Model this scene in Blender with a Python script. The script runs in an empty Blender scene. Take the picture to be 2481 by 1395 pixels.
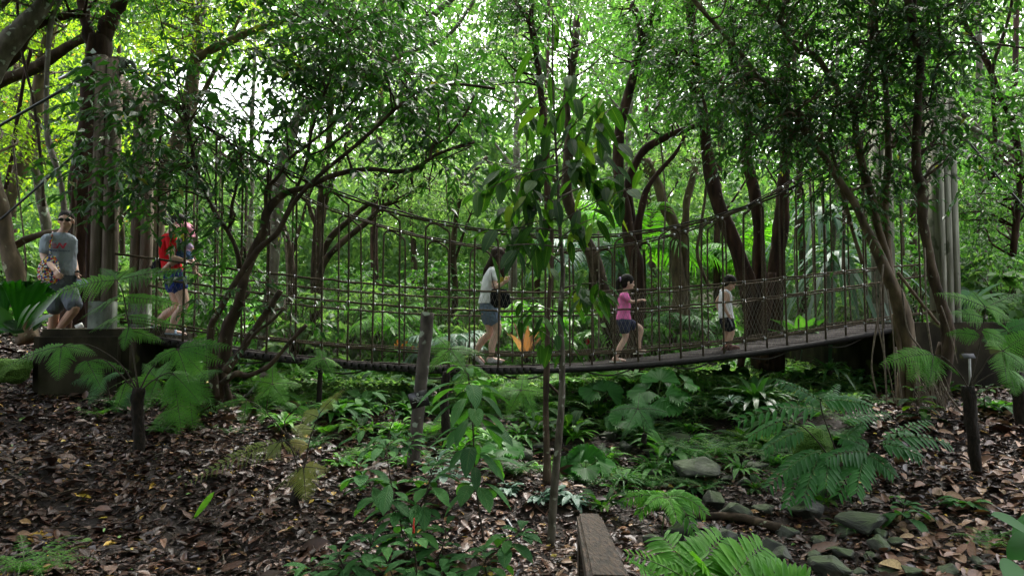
import bpy, bmesh, math, random
import numpy as np
from mathutils import Vector, Matrix
SC = bpy.context.scene
COL = SC.collection
# ---------------------------------------------------------------- camera (x right, y away, z up; eye height is z = 0)
FPX, CX, CY = 1650.0, 1240.5, 697.5
PITCH = math.atan(77.5 / FPX)
cam_d = bpy.data.cameras.new('camera'); cam = bpy.data.objects.new('camera', cam_d); COL.objects.link(cam)
cam_d.sensor_width = 36.0; cam_d.lens = FPX / 2481 * 36.0
cam_d.clip_start = 0.05; cam_d.clip_end = 1500
cam.location = (0, 0, 0); cam.rotation_euler = (math.pi / 2 + PITCH, 0, 0)
SC.camera = cam
# ---------------------------------------------------------------- daylight through cloud, from high behind the bridge
SUN_EL, SUN_AZ = math.radians(58), math.radians(18)      # azimuth from +Y towards +X
world = bpy.data.worlds.new('World'); SC.world = world; world.use_nodes = True
wn = world.node_tree; bg = wn.nodes['Background']
sky = wn.nodes.new('ShaderNodeTexSky'); sky.sky_type = 'NISHITA'; sky.sun_disc = False
sky.sun_elevation = SUN_EL; sky.sun_rotation = SUN_AZ
sky.air_density = 1.0; sky.dust_density = 5.0; sky.ozone_density = 0.7
hs = wn.nodes.new('ShaderNodeHueSaturation'); hs.inputs['Saturation'].default_value = 0.3; wn.links.new(sky.outputs[0], hs.inputs['Color'])   # cloud whitens the sky
wn.links.new(hs.outputs[0], bg.inputs[0]); bg.inputs[1].default_value = 0.15
sun_d = bpy.data.lights.new('sun', 'SUN'); sun_d.energy = 1.5; sun_d.angle = math.radians(20); sun_d.color = (1.0, 0.96, 0.88)
sun = bpy.data.objects.new('sun', sun_d); COL.objects.link(sun)
sdir = Vector((math.sin(SUN_AZ) * math.cos(SUN_EL), math.cos(SUN_AZ) * math.cos(SUN_EL), math.sin(SUN_EL)))
sun.rotation_euler = sdir.to_track_quat('Z', 'Y').to_euler()
SC.view_settings.view_transform = 'Standard'; SC.view_settings.look = 'None'
SC.view_settings.gamma = 1.0; SC.view_settings.exposure = 2.75
SC.cycles.max_bounces = 6; SC.cycles.diffuse_bounces = 4; SC.cycles.transmission_bounces = 4; SC.cycles.glossy_bounces = 2
SC.cycles.caustics_reflective = False; SC.cycles.caustics_refractive = False

rng = np.random.default_rng(7)
random.seed(7)
CP, SP = math.cos(PITCH), math.sin(PITCH)
def P(px, py, d):
    """world point seen at pixel (px,py) of the 2481x1395 photograph, at distance y = d"""
    u = (px - CX) / FPX; v = -(py - CY) / FPX
    dy = CP - v * SP; dz = SP + v * CP
    s = d / dy
    return np.array([u * s, d, dz * s])
def px2m(w, d): return w * d / FPX
def proj(p):
    x, y, z = p
    f = y * CP + z * SP; v = -y * SP + z * CP
    return CX + FPX * x / f, CY - FPX * v / f

# ---------------------------------------------------------------- object helpers
def tag(o, label=None, cat=None, group=None, kind=None):
    if label: o['label'] = label
    if cat: o['category'] = cat
    if group: o['group'] = group
    if kind: o['kind'] = kind
    return o
def thing(name, label, cat, loc=(0, 0, 0), group=None):
    o = bpy.data.objects.new(name, None); COL.objects.link(o); o.empty_display_size = 0.2
    o.location = tuple(float(c) for c in loc)
    return tag(o, label, cat, group)
def link(name, me, parent=None):
    o = bpy.data.objects.new(name, me); COL.objects.link(o)
    if parent is not None:
        o.parent = parent
        if parent.get('_abs', 1):
            L = parent.location.copy(); pp = parent.parent
            while pp is not None: L += pp.location; pp = pp.parent
            o.location = -L          # meshes are written in world coordinates
    return o
def np_mesh(name, V, F, T=None, UV=None, mats=(), midx=None, smooth=True):
    V = np.asarray(V, np.float32); F = np.asarray(F, np.int32)
    me = bpy.data.meshes.new(name)
    me.vertices.add(len(V)); me.vertices.foreach_set('co', V.ravel())
    me.loops.add(F.size); me.loops.foreach_set('vertex_index', F.ravel())
    me.polygons.add(len(F))
    me.polygons.foreach_set('loop_start', np.arange(0, F.size, 4, dtype=np.int32))
    me.polygons.foreach_set('loop_total', np.full(len(F), 4, np.int32))
    if smooth: me.polygons.foreach_set('use_smooth', np.ones(len(F), bool))
    for m in mats: me.materials.append(m)
    if midx is not None: me.polygons.foreach_set('material_index', np.asarray(midx, np.int32))
    if T is not None:
        a = me.attributes.new('tint', 'FLOAT', 'FACE'); a.data.foreach_set('value', np.asarray(T, np.float32))
    if UV is not None:
        u = me.uv_layers.new(name='UVMap'); u.data.foreach_set('uv', np.asarray(UV, np.float32)[F.ravel()].ravel())
    me.update()
    return me
class G:
    def __init__(s): s.V = []; s.F = []; s.T = []; s.U = []; s.M = []; s.n = 0
    def add(s, V, F, t=None, uv=None, m=0):
        V = np.asarray(V, float).reshape(-1, 3); F = np.asarray(F, int).reshape(-1, 4)
        if len(F) == 0: return s
        s.V.append(V); s.F.append(F + s.n); s.n += len(V)
        if t is None: t = rng.random()
        s.T.append(np.full(len(F), t) if np.isscalar(t) else np.asarray(t))
        s.U.append(np.zeros((len(V), 2)) if uv is None else uv)
        s.M.append(np.full(len(F), m))
        return s
    def merge(s, g, R=None, t=(0, 0, 0), sc=1.0):
        for V, T, U, M in zip(g.V, g.T, g.U, g.M): pass
        V = np.concatenate(g.V) * sc
        if R is not None: V = V @ np.asarray(R).T
        s.V.append(V + np.asarray(t)); s.F.append(np.concatenate(g.F) + s.n); s.n += len(V)
        s.T.append(np.concatenate(g.T)); s.U.append(np.concatenate(g.U)); s.M.append(np.concatenate(g.M))
        return s
    def mesh(s, name, mats, smooth=True):
        if not isinstance(mats, (list, tuple)): mats = [mats]
        return np_mesh(name, np.concatenate(s.V), np.concatenate(s.F), np.concatenate(s.T), np.concatenate(s.U), mats, np.concatenate(s.M), smooth)
    def build(s, name, mats, parent=None, smooth=True):
        return link(name, s.mesh(name, mats, smooth), parent)

def nrm(a):
    a = np.asarray(a, float); return a / (np.linalg.norm(a, axis=-1, keepdims=True) + 1e-12)
def catmull(pts, n=6):
    pts = np.asarray(pts, float)
    if len(pts) < 3:
        t = np.linspace(0, 1, n + 1)[:, None]; return pts[0] * (1 - t) + pts[-1] * t
    p = np.vstack([2 * pts[0] - pts[1], pts, 2 * pts[-1] - pts[-2]]); out = []
    for i in range(1, len(p) - 2):
        for k in range(n):
            t = k / n; a, b, c, d = p[i - 1], p[i], p[i + 1], p[i + 2]
            out.append(0.5 * (2 * b + (c - a) * t + (2 * a - 5 * b + 4 * c - d) * t * t + (3 * b - a - 3 * c + d) * t ** 3))
    out.append(pts[-1]); return np.array(out)
def frames(path):
    T = nrm(np.gradient(path, axis=0)); N = np.zeros_like(T)
    a = np.array([0, 0, 1.0]) if abs(T[0][2]) < 0.9 else np.array([1.0, 0, 0])
    n = nrm(np.cross(T[0], a))
    for i in range(len(T)):
        n = n - T[i] * np.dot(n, T[i]); n = nrm(n); N[i] = n
    return T, N, np.cross(T, N)
def tube(path, rad, sides=8, rough=0.0, cap=True, flat=1.0, lobes=None):
    """tapered tube; radii per path point; collapsed rings close the ends"""
    path = np.asarray(path, float); rad = np.broadcast_to(np.asarray(rad, float), (len(path),)).copy()
    T, N, B = frames(path)
    if cap:
        path = np.vstack([path[0], path, path[-1]]); rad = np.concatenate([[rad[0] * .02], rad, [rad[-1] * .02]])
        N = np.vstack([N[0], N, N[-1]]); B = np.vstack([B[0], B, B[-1]])
    a = np.linspace(0, 2 * np.pi, sides, endpoint=False)
    r = rad[:, None] * np.ones(sides)[None]
    if rough: r = r * (1 + rough * (rng.random((len(path), sides)) - .5))
    if lobes is not None:
        amp, k, ph = lobes; r = r * (1 + np.asarray(amp)[..., None] * np.cos(k * a + ph)[None])
    V = path[:, None] + r[..., None] * (np.cos(a)[None, :, None] * N[:, None] + flat * np.sin(a)[None, :, None] * B[:, None])
    n = len(path); i = np.arange(n - 1)[:, None] * sides; j = np.arange(sides)[None]; k = (j + 1) % sides
    F = np.stack([i + j, i + k, i + sides + k, i + sides + j], -1).reshape(-1, 4)
    uv = np.stack([np.repeat(np.arange(n), sides) * .1, np.tile(a / 6.283, n)], -1)
    return V.reshape(-1, 3), F, uv
def multi_tube(A, B, ra, rb, sides=3):
    """many straight tapered twigs at once (N,3)->(N,3)"""
    A = np.asarray(A, float); B = np.asarray(B, float); D = nrm(B - A)
    up = np.where(np.abs(D[:, 2:3]) < .9, np.array([[0, 0, 1.]]), np.array([[1., 0, 0]]))
    N = nrm(np.cross(D, up)); M = np.cross(D, N)
    a = np.linspace(0, 2 * np.pi, sides, endpoint=False); c = np.cos(a)[None, :, None]; s_ = np.sin(a)[None, :, None]
    ring = c * N[:, None] + s_ * M[:, None]
    ra = np.broadcast_to(ra, (len(A),))[:, None, None]; rb = np.broadcast_to(rb, (len(A),))[:, None, None]
    V = np.concatenate([A[:, None] + ring * ra, B[:, None] + ring * rb], 1)
    j = np.arange(sides); k = (j + 1) % sides
    f = np.stack([j, k, sides + k, sides + j], -1)
    F = f[None] + (np.arange(len(A)) * 2 * sides)[:, None, None]
    return V.reshape(-1, 3), F.reshape(-1, 4)
def box(c, sx, sy, sz, R=None):
    c = np.asarray(c, float)
    v = np.array([[x, y, z] for x in (-.5, .5) for y in (-.5, .5) for z in (-.5, .5)]) * [sx, sy, sz]
    if R is not None: v = v @ np.asarray(R).T
    f = [[0, 1, 3, 2], [4, 6, 7, 5], [0, 4, 5, 1], [2, 3, 7, 6], [0, 2, 6, 4], [1, 5, 7, 3]]
    return v + c, f
def basis(ax, up=(0, 0, 1)):
    x = nrm(ax); y = nrm(np.cross(up, x)); z = np.cross(x, y); return np.stack([x, y, z], 1)
def ellipsoid(c, r, R=None, nu=14, nv=9):
    u = np.linspace(0, 2 * np.pi, nu, endpoint=False); v = np.linspace(0.02, np.pi - .02, nv)
    V = np.stack([np.outer(np.sin(v), np.cos(u)), np.outer(np.sin(v), np.sin(u)), np.outer(np.cos(v), np.ones(nu))], -1).reshape(-1, 3) * np.asarray(r)
    if R is not None: V = V @ np.asarray(R).T
    i = np.arange(nv - 1)[:, None] * nu; j = np.arange(nu)[None]; k = (j + 1) % nu
    F = np.stack([i + j, i + nu + j, i + nu + k, i + k], -1).reshape(-1, 4)
    top = np.arange(nu); cap = np.array([[0, (q + 1) % nu, (nu - q - 1) % nu, (nu - q) % nu] for q in range(0)]).reshape(-1, 4)
    return V + np.asarray(c, float), F

# profiles of a leaf blade: width as a function of t
def prof(kind, t):
    if kind == 'lance': return np.sin(np.pi * t ** .75) ** .9
    if kind == 'oval': return np.sin(np.pi * t ** .85) ** .65
    if kind == 'obov': return np.sin(np.pi * t ** 1.5) ** .7
    if kind == 'strap': return np.minimum(1, t * 6 + .25) * np.clip((1 - t) * 3, 0, 1) ** .6
    if kind == 'tri': return np.clip(1 - t, 0, 1) * np.minimum(1, t * 12 + .3)
def blades(P0, D, N, L, W, droop=0.3, cup=0.15, n=4, kind='lance', twist=0.0):
    """N leaf blades at once: 3 vertices across, n segments along; droop bends them down"""
    P0 = np.atleast_2d(P0).astype(float); m = len(P0)
    D = nrm(np.broadcast_to(D, (m, 3))); Nn = np.broadcast_to(N, (m, 3)); S = nrm(np.cross(D, Nn)); Nn = np.cross(S, D)
    L = np.broadcast_to(L, (m,)).astype(float); W = np.broadcast_to(W, (m,)).astype(float); droop = np.broadcast_to(droop, (m,)).astype(float)
    t = np.linspace(0, 1, n + 1)
    ctr = P0[:, None] + (L[:, None] * t)[..., None] * D[:, None]
    ctr = ctr + (L[:, None] * droop[:, None] * t ** 2)[..., None] * np.array([0, 0, -1.0])
    w = (W[:, None] * .5 * np.maximum(prof(kind, t), .02)[None])[..., None]
    off = w * S[:, None]; lift = w * cup * 2 * Nn[:, None]
    V = np.stack([ctr - off + lift, ctr, ctr + off + lift], 2)          # m, n+1, 3, 3
    q = np.arange(n) * 3
    f = np.concatenate([np.stack([q, q + 1, q + 4, q + 3], -1), np.stack([q + 1, q + 2, q + 5, q + 4], -1)])
    F = f[None] + (np.arange(m) * 3 * (n + 1))[:, None, None]
    uv = np.zeros((m, n + 1, 3, 2)); uv[..., 0] = t[None, :, None]; uv[..., 1] = np.array([0, .5, 1])[None, None]
    return V.reshape(-1, 3), F.reshape(-1, 4), uv.reshape(-1, 2), 2 * n
def leaf5(P0, D, N, L, W, droop=0.15):
    """cheap folded leaf: 5 vertices, 2 faces"""
    m = len(P0); D = nrm(D); S = nrm(np.cross(D, N)); Nn = np.cross(S, D)
    L = np.broadcast_to(L, (m,))[:, None]; W = np.broadcast_to(W, (m,))[:, None]
    z = np.array([[0, 0, -1.0]])
    mid = P0 + D * L * .45 - Nn * W * .10 + z * L * droop * .3
    V = np.stack([P0, P0 + D * L * .42 + S * W * .5 + Nn * W * .08, P0 + D * L + z * L * droop, mid, P0 + D * L * .42 - S * W * .5 + Nn * W * .08], 1)
    F = np.array([[0, 1, 2, 3], [0, 3, 2, 4]])[None] + (np.arange(m) * 5)[:, None, None]
    return V.reshape(-1, 3), F.reshape(-1, 4)
def rdir(m, zs=1.0):
    v = rng.normal(size=(m, 3)); v[:, 2] *= zs; return nrm(v)

# ---------------------------------------------------------------- materials
def nodes_of(name):
    m = bpy.data.materials.new(name); m.use_nodes = True; nt = m.node_tree
    return m, nt, nt.nodes['Principled BSDF'], nt.nodes['Material Output']
def ramp(nt, stops, fac=None, interp='LINEAR'):
    r = nt.nodes.new('ShaderNodeValToRGB'); e = r.color_ramp.elements; r.color_ramp.interpolation = interp
    while len(e) < len(stops): e.new(0.5)
    for k, (p, c) in enumerate(stops): e[k].position = p; e[k].color = (*c, 1)
    if fac is not None: nt.links.new(fac, r.inputs[0])
    return r
def leaf_mat(name, stops, trans=0.4, tcol=(1.6, 1.9, 0.7), rough=0.42, spec=0.5, veins=0.0, coat=0.0):
    m, nt, pb, out = nodes_of(name)
    at = nt.nodes.new('ShaderNodeAttribute'); at.attribute_name = 'tint'
    r = ramp(nt, stops, at.outputs['Fac'])
    col = r.outputs[0]
    if veins:
        uv = nt.nodes.new('ShaderNodeUVMap'); sx = nt.nodes.new('ShaderNodeSeparateXYZ'); nt.links.new(uv.outputs[0], sx.inputs[0])
        def mt(op, a, b=None):
            n = nt.nodes.new('ShaderNodeMath'); n.operation = op
            for i, q in enumerate((a, b)):
                if q is None: continue
                if isinstance(q, (int, float)): n.inputs[i].default_value = q
                else: nt.links.new(q, n.inputs[i])
            return n.outputs[0]
        dv = mt('ABSOLUTE', mt('SUBTRACT', sx.outputs[1], 0.5))
        mid = mt('LESS_THAN', dv, 0.035)
        sv = mt('SINE', mt('SUBTRACT', mt('MULTIPLY', sx.outputs[0], 75.0), mt('MULTIPLY', dv, 42.0)))
        side = mt('POWER', mt('MULTIPLY', mt('ADD', sv, 1.0), 0.5), 8.0)
        f = mt('MULTIPLY', mt('MAXIMUM', mid, mt('MULTIPLY', side, .5)), veins)
        mx = nt.nodes.new('ShaderNodeMix'); mx.data_type = 'RGBA'; nt.links.new(f, mx.inputs[0]); nt.links.new(col, mx.inputs[6])
        mx.inputs[7].default_value = (0.16, 0.24, 0.08, 1); col = mx.outputs[2]
        bp = nt.nodes.new('ShaderNodeBump'); bp.inputs['Strength'].default_value = .5; bp.inputs['Distance'].default_value = .004
        nt.links.new(sv, bp.inputs['Height']); nt.links.new(bp.outputs[0], pb.inputs['Normal'])
    nt.links.new(col, pb.inputs['Base Color']); pb.inputs['Roughness'].default_value = rough
    pb.inputs['Specular IOR Level'].default_value = spec
    tm = nt.nodes.new('ShaderNodeMix'); tm.data_type = 'RGBA'; tm.blend_type = 'MULTIPLY'; tm.inputs[0].default_value = 1.0
    nt.links.new(col, tm.inputs[6]); tm.inputs[7].default_value = (*tcol, 1)
    tr = nt.nodes.new('ShaderNodeBsdfTranslucent'); nt.links.new(tm.outputs[2], tr.inputs[0])
    ms = nt.nodes.new('ShaderNodeMixShader'); ms.inputs[0].default_value = trans
    nt.links.new(pb.outputs[0], ms.inputs[1]); nt.links.new(tr.outputs[0], ms.inputs[2]); nt.links.new(ms.outputs[0], out.inputs[0])
    return m
def noise_mat(name, stops, scale=6.0, rough=0.85, bump=0.4, stretch=(1, 1, 1), detail=6.0, dist=0.02, spec=0.3, spots=None, metal=0.0, use_gen=False):
    m, nt, pb, out = nodes_of(name)
    tc = nt.nodes.new('ShaderNodeNewGeometry') if not use_gen else None
    mp = nt.nodes.new('ShaderNodeMapping'); mp.inputs['Scale'].default_value = stretch
    nt.links.new(tc.outputs['Position'], mp.inputs[0])
    ns = nt.nodes.new('ShaderNodeTexNoise'); ns.inputs['Scale'].default_value = scale; ns.inputs['Detail'].default_value = detail
    nt.links.new(mp.outputs[0], ns.inputs['Vector'])
    r = ramp(nt, stops, ns.outputs['Fac']); col = r.outputs[0]
    if spots:
        sc2, thr, c = spots
        n2 = nt.nodes.new('ShaderNodeTexNoise'); n2.inputs['Scale'].default_value = sc2; n2.inputs['Detail'].default_value = 3
        nt.links.new(tc.outputs['Position'], n2.inputs['Vector'])
        r2 = ramp(nt, [(thr, (0, 0, 0)), (thr + .05, (1, 1, 1))], n2.outputs['Fac'])
        mx = nt.nodes.new('ShaderNodeMix'); mx.data_type = 'RGBA'; nt.links.new(r2.outputs[0], mx.inputs[0])
        nt.links.new(col, mx.inputs[6]); mx.inputs[7].default_value = (*c, 1); col = mx.outputs[2]
    nt.links.new(col, pb.inputs['Base Color']); pb.inputs['Roughness'].default_value = rough
    pb.inputs['Specular IOR Level'].default_value = spec; pb.inputs['Metallic'].default_value = metal
    if bump:
        bp = nt.nodes.new('ShaderNodeBump'); bp.inputs['Strength'].default_value = bump; bp.inputs['Distance'].default_value = dist
        nt.links.new(ns.outputs['Fac'], bp.inputs['Height']); nt.links.new(bp.outputs[0], pb.inputs['Normal'])
    return m
def tint_mat(name, stops, rough=0.5, spec=0.5):
    m, nt, pb, out = nodes_of(name)
    at = nt.nodes.new('ShaderNodeAttribute'); at.attribute_name = 'tint'
    r = ramp(nt, stops, at.outputs['Fac'])
    ge = nt.nodes.new('ShaderNodeNewGeometry'); ns = nt.nodes.new('ShaderNodeTexNoise'); ns.inputs['Scale'].default_value = 60
    nt.links.new(ge.outputs['Position'], ns.inputs['Vector'])
    mx = nt.nodes.new('ShaderNodeMix'); mx.data_type = 'RGBA'; mx.blend_type = 'MULTIPLY'; mx.inputs[0].default_value = .6
    r3 = ramp(nt, [(.3, (.45, .42, .4)), (.7, (1.2, 1.2, 1.2))], ns.outputs['Fac'])
    nt.links.new(r.outputs[0], mx.inputs[6]); nt.links.new(r3.outputs[0], mx.inputs[7])
    nt.links.new(mx.outputs[2], pb.inputs['Base Color']); pb.inputs['Roughness'].default_value = rough
    pb.inputs['Specular IOR Level'].default_value = spec
    return m
def flat_mat(name, c, rough=0.6, spec=0.4, metal=0.0):
    return noise_mat(name, [(.3, tuple(x * .8 for x in c)), (.7, tuple(min(1, x * 1.15) for x in c))], 25, rough, 0.15, spec=spec, metal=metal, dist=.003)

M = {}
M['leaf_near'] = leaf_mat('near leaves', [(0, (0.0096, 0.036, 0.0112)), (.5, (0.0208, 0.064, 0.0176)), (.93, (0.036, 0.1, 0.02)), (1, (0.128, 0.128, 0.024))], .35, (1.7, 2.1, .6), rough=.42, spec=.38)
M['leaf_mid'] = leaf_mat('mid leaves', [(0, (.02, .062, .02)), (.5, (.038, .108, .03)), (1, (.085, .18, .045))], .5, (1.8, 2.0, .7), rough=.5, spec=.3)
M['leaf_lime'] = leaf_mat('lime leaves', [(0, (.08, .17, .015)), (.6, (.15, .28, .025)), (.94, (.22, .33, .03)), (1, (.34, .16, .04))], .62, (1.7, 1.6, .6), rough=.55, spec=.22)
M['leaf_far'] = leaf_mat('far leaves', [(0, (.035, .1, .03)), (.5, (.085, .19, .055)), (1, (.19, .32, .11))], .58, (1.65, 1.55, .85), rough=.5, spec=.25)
M['fern'] = leaf_mat('fern fronds', [(0, (.04, .15, .018)), (.5, (.08, .25, .025)), (1, (.14, .34, .035))], .42, (1.6, 1.8, .5), rough=.55, spec=.3)
M['fern_dark'] = leaf_mat('dark fern fronds', [(0, (.02, .085, .02)), (.5, (.035, .14, .03)), (1, (.06, .2, .045))], .35, rough=.5, spec=.35)
M['fern_yellow'] = leaf_mat('yellowing fern fronds', [(0, (.12, .18, .03)), (.5, (.22, .26, .04)), (1, (.34, .24, .06))], .4, (1.3, 1.4, .6), rough=.6)
M['broad'] = leaf_mat('broad leaves', [(0, (.025, .085, .028)), (.6, (.045, .14, .038)), (.95, (.07, .19, .045)), (1, (.22, .24, .05))], .25, (1.8, 2.2, .5), rough=.6, spec=.18, veins=.22)
M['hang'] = leaf_mat('hanging broad leaves', [(0, (0.0102, 0.0357, 0.0119)), (.6, (0.0187, 0.0638, 0.0153)), (.85, (0.0425, 0.111, 0.017)), (1, (0.145, 0.204, 0.034))], .35, (1.9, 2.2, .4), rough=.65, spec=.12, veins=.25)
M['fan'] = leaf_mat('fan leaf', [(0, (.02, .1, .014)), (.6, (.035, .16, .02)), (1, (.08, .22, .06))], .35, (1.5, 1.8, .5), rough=.5, spec=.3)
M['strap'] = leaf_mat('strap leaf', [(0, (.015, .055, .012)), (.6, (.03, .1, .02)), (1, (.07, .16, .04))], .3, rough=.38, spec=.6)
M['pale'] = leaf_mat('pale leaf', [(0, (.05, .12, .07)), (.6, (.09, .17, .12)), (1, (.17, .25, .2))], .3, (1.1, 1.3, .9), rough=.5, spec=.3)
M['bird'] = leaf_mat('big fan leaf', [(0, (.015, .085, .01)), (1, (.035, .16, .02))], .3, (1.7, 2.4, .4), rough=.6, spec=.12)
M['orange_leaf'] = leaf_mat('dry orange leaf', [(0, (.12, .06, .035)), (.5, (.26, .11, .035)), (1, (.4, .22, .08))], .4, (1, 1, .8), rough=.6)
M['ground_green'] = leaf_mat('ground cover leaves', [(0, (.04, .13, .02)), (.5, (.09, .26, .03)), (1, (.16, .38, .05))], .4, (1.4, 1.7, .6))
M['litter'] = tint_mat('fallen leaves', [(0, (.009, .004, .003)), (.3, (.03, .013, .008)), (.55, (.07, .03, .017)), (.75, (.115, .055, .033)), (.88, (.135, .085, .066)), (.925, (.3, .17, .08)), (.965, (.5, .3, .04)), (.985, (.55, .42, .06)), (1, (.16, .3, .08))], rough=.42, spec=.34)
M['soil'] = noise_mat('soil', [(.3, (0.0056, 0.0035, 0.0028)), (.6, (0.021, 0.0126, 0.0084)), (.8, (0.042, 0.0245, 0.0168))], 14, .8, .8, dist=.03)
M['bark_dark'] = noise_mat('dark red-brown bark', [(.3, (0.0101, 0.00576, 0.00432)), (.55, (0.0396, 0.0202, 0.013)), (.75, (0.0864, 0.0468, 0.0302))], 9, .85, .9, (1, 1, .25), spots=(7, .68, (.17, .13, .09)), spec=.2, dist=.04)
M['bark_grey'] = noise_mat('grey bark with lichen', [(.3, (0.056, 0.048, 0.036)), (.55, (0.12, 0.104, 0.08)), (.75, (0.192, 0.176, 0.136))], 11, .8, .5, (1, 1, .5), spots=(9, .6, (.3, .33, .27)))
M['bark_tan'] = noise_mat('tan bark', [(.3, (0.04, 0.028, 0.0176)), (.55, (0.112, 0.08, 0.048)), (.75, (0.208, 0.152, 0.096))], 8, .8, .6, (1, 1, .35), spots=(6, .68, (.3, .3, .2)))
M['bark_mid'] = noise_mat('brown bark', [(.3, (0.015, 0.0102, 0.0068)), (.55, (0.051, 0.034, 0.0218)), (.75, (0.109, 0.0782, 0.051))], 10, .85, .8, (1, 1, .35), spots=(11, .66, (.22, .23, .16)), spec=.2, dist=.03)
M['bark_black'] = noise_mat('black fibrous trunk', [(.3, (0.0048, 0.004, 0.0032)), (.7, (0.024, 0.016, 0.0112))], 40, .95, 1.0, (1, 1, .4))
M['bark_speck'] = noise_mat('speckled sapling bark', [(.35, (.035, .028, .02)), (.6, (.1, .085, .065))], 14, .85, .4, (1, 1, .5), spots=(17, .6, (.25, .25, .2)), spec=.2)
M['twig'] = noise_mat('twigs', [(.3, (.03, .022, .016)), (.7, (.09, .07, .05))], 20, .85, 0)
M['vine'] = noise_mat('aerial roots', [(.3, (.08, .06, .045)), (.7, (.2, .16, .12))], 20, .8, 0)
M['rope'] = noise_mat('weathered rope', [(.3, (.025, .018, .01)), (.6, (.07, .052, .03)), (.8, (.13, .1, .06))], 60, .9, .6, dist=.004)
M['rope_dark'] = noise_mat('dark rope', [(.3, (.012, .01, .008)), (.7, (.045, .037, .028))], 60, .85, .5, dist=.004)
M['clamp'] = noise_mat('galvanised clamps', [(.3, (.3, .3, .32)), (.7, (.6, .6, .62))], 40, .35, 0, metal=.9, spec=.6)
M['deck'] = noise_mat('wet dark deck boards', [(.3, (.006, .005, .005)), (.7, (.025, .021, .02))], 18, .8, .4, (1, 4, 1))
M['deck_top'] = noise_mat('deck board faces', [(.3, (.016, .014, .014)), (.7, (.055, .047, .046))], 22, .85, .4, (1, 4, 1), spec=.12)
M['post_pale'] = noise_mat('pale greenish post', [(.3, (.1, .1, .075)), (.5, (.19, .19, .15)), (.72, (.3, .3, .24))], 14, .9, .4, (1.4, 1.4, .12), spots=(4, .62, (.07, .08, .05)), spec=.15)
M['post'] = noise_mat('weathered post', [(.3, (.05, .038, .028)), (.5, (.11, .087, .066)), (.72, (.19, .16, .13))], 16, .9, .5, (1.4, 1.4, .12), spots=(5, .62, (.05, .04, .028)), spec=.15, dist=.012)
M['post_paint'] = noise_mat('pale painted post foot', [(.3, (.04, .045, .034)), (.5, (.09, .105, .085)), (.75, (.17, .19, .16))], 9, .8, .4, (1, 1, .4), spots=(4, .6, (.05, .06, .03)), spec=.15)
M['concrete'] = noise_mat('mossy dark concrete', [(.3, (0.0084, 0.0072, 0.0048)), (.5, (0.027, 0.0228, 0.0144)), (.75, (0.066, 0.057, 0.036))], 3.5, .9, .7, (1, 1, .5), spots=(2.3, .62, (.075, .085, .025)), spec=.15)
M['net'] = flat_mat('net wire', (.2, .18, .14), .5)
M['cable'] = flat_mat('black steel cable', (.02, .022, .024), .45, .6)
M['rail_wood'] = noise_mat('weathered rail wood', [(.3, (.005, .003, .002)), (.48, (.03, .019, .013)), (.75, (.085, .05, .032))], 9, .6, .9, (12, 1.0, 12), dist=.012, spec=.3)
M['rock'] = None
# ================================================================ THE SETTING: forest floor
GP = [  # px, py, depth
 (0, 930, 8.4), (150, 960, 8.3), (0, 1395, 4.8), (0, 1100, 6.6), (335, 1100, 6.8), (600, 1395, 5.0), (700, 1230, 5.9), (600, 1010, 8.2), (530, 960, 8.6),
 (1000, 1120, 7.0), (1330, 1330, 6.0), (1325, 1170, 7.0), (1240, 1395, 5.4), (1240, 1010, 9.0), (1400, 955, 10.5), (900, 970, 9.5), (760, 960, 9.8),
 (2365, 1150, 7.5), (2200, 1000, 9.2), (2480, 1250, 6.5), (2480, 1395, 5.5), (1800, 1350, 6.3), (1650, 1290, 6.8), (1500, 1180, 8.0), (1700, 1110, 8.5),
 (1450, 1065, 9.0), (2000, 1385, 6.0), (1850, 960, 10.3), (1700, 925, 11.0), (2100, 1250, 6.9), (2480, 950, 9.8), (1900, 1180, 7.7), (330, 940, 8.6)]
GW = [tuple(P(*g)) for g in GP]
GW += [(x, 14, -.95) for x in (-4, 0, 4)] + [(x, 19, -.75) for x in (-12, -6, 0, 6, 12)] + [(x, 30, -.3) for x in (-20, -7, 7, 20)]
GW += [(x, 60, .6) for x in (-40, 0, 40)] + [(x, y, -2.0) for x in (-5, 0, 5) for y in (1.5, 3.6)] + [(-9, 9, -.1), (-8, 12, -.1), (10, 12.5, -.1), (11, 16, -.1), (-12, 5, -.6), (12, 6, -1.2), (-10, 14, -.2)]
GW = np.array(GW)
# path behind the left post and behind the right post, carried by the abutments
def ground(x, y):
    x = np.asarray(x, float); y = np.asarray(y, float); sh = x.shape; x = x.ravel(); y = y.ravel()
    d2 = (x[:, None] - GW[:, 0]) ** 2 + (y[:, None] - GW[:, 1]) ** 2
    w = 1.0 / (d2 + .35) ** 1.7
    z = (w * GW[:, 2]).sum(1) / w.sum(1)
    z = z + .035 * np.sin(x * 2.1 + y) * np.cos(y * 1.7 - x * .6) + .02 * np.sin(x * 5.3) * np.sin(y * 4.7)
    return z.reshape(sh)
def gz(x, y): return float(ground(np.array([x]), np.array([y]))[0])
def on_ground(px, py, dmin=3, dmax=40):
    """the ground point seen at a pixel"""
    ds = np.linspace(dmin, dmax, 400); pts = np.array([P(px, py, d) for d in ds])
    g = ground(pts[:, 0], pts[:, 1]); k = np.argmax(pts[:, 2] < g)
    return pts[k]
gx = np.concatenate([-np.geomspace(14, 300, 22)[::-1], np.linspace(-13.5, 13.5, 220), np.geomspace(14, 300, 22)])
gy = np.concatenate([np.linspace(-30, 0, 12), np.linspace(.4, 18, 170), np.geomspace(18.5, 500, 40)])
GX, GY = np.meshgrid(gx, gy); GZ = ground(GX, GY)
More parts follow.
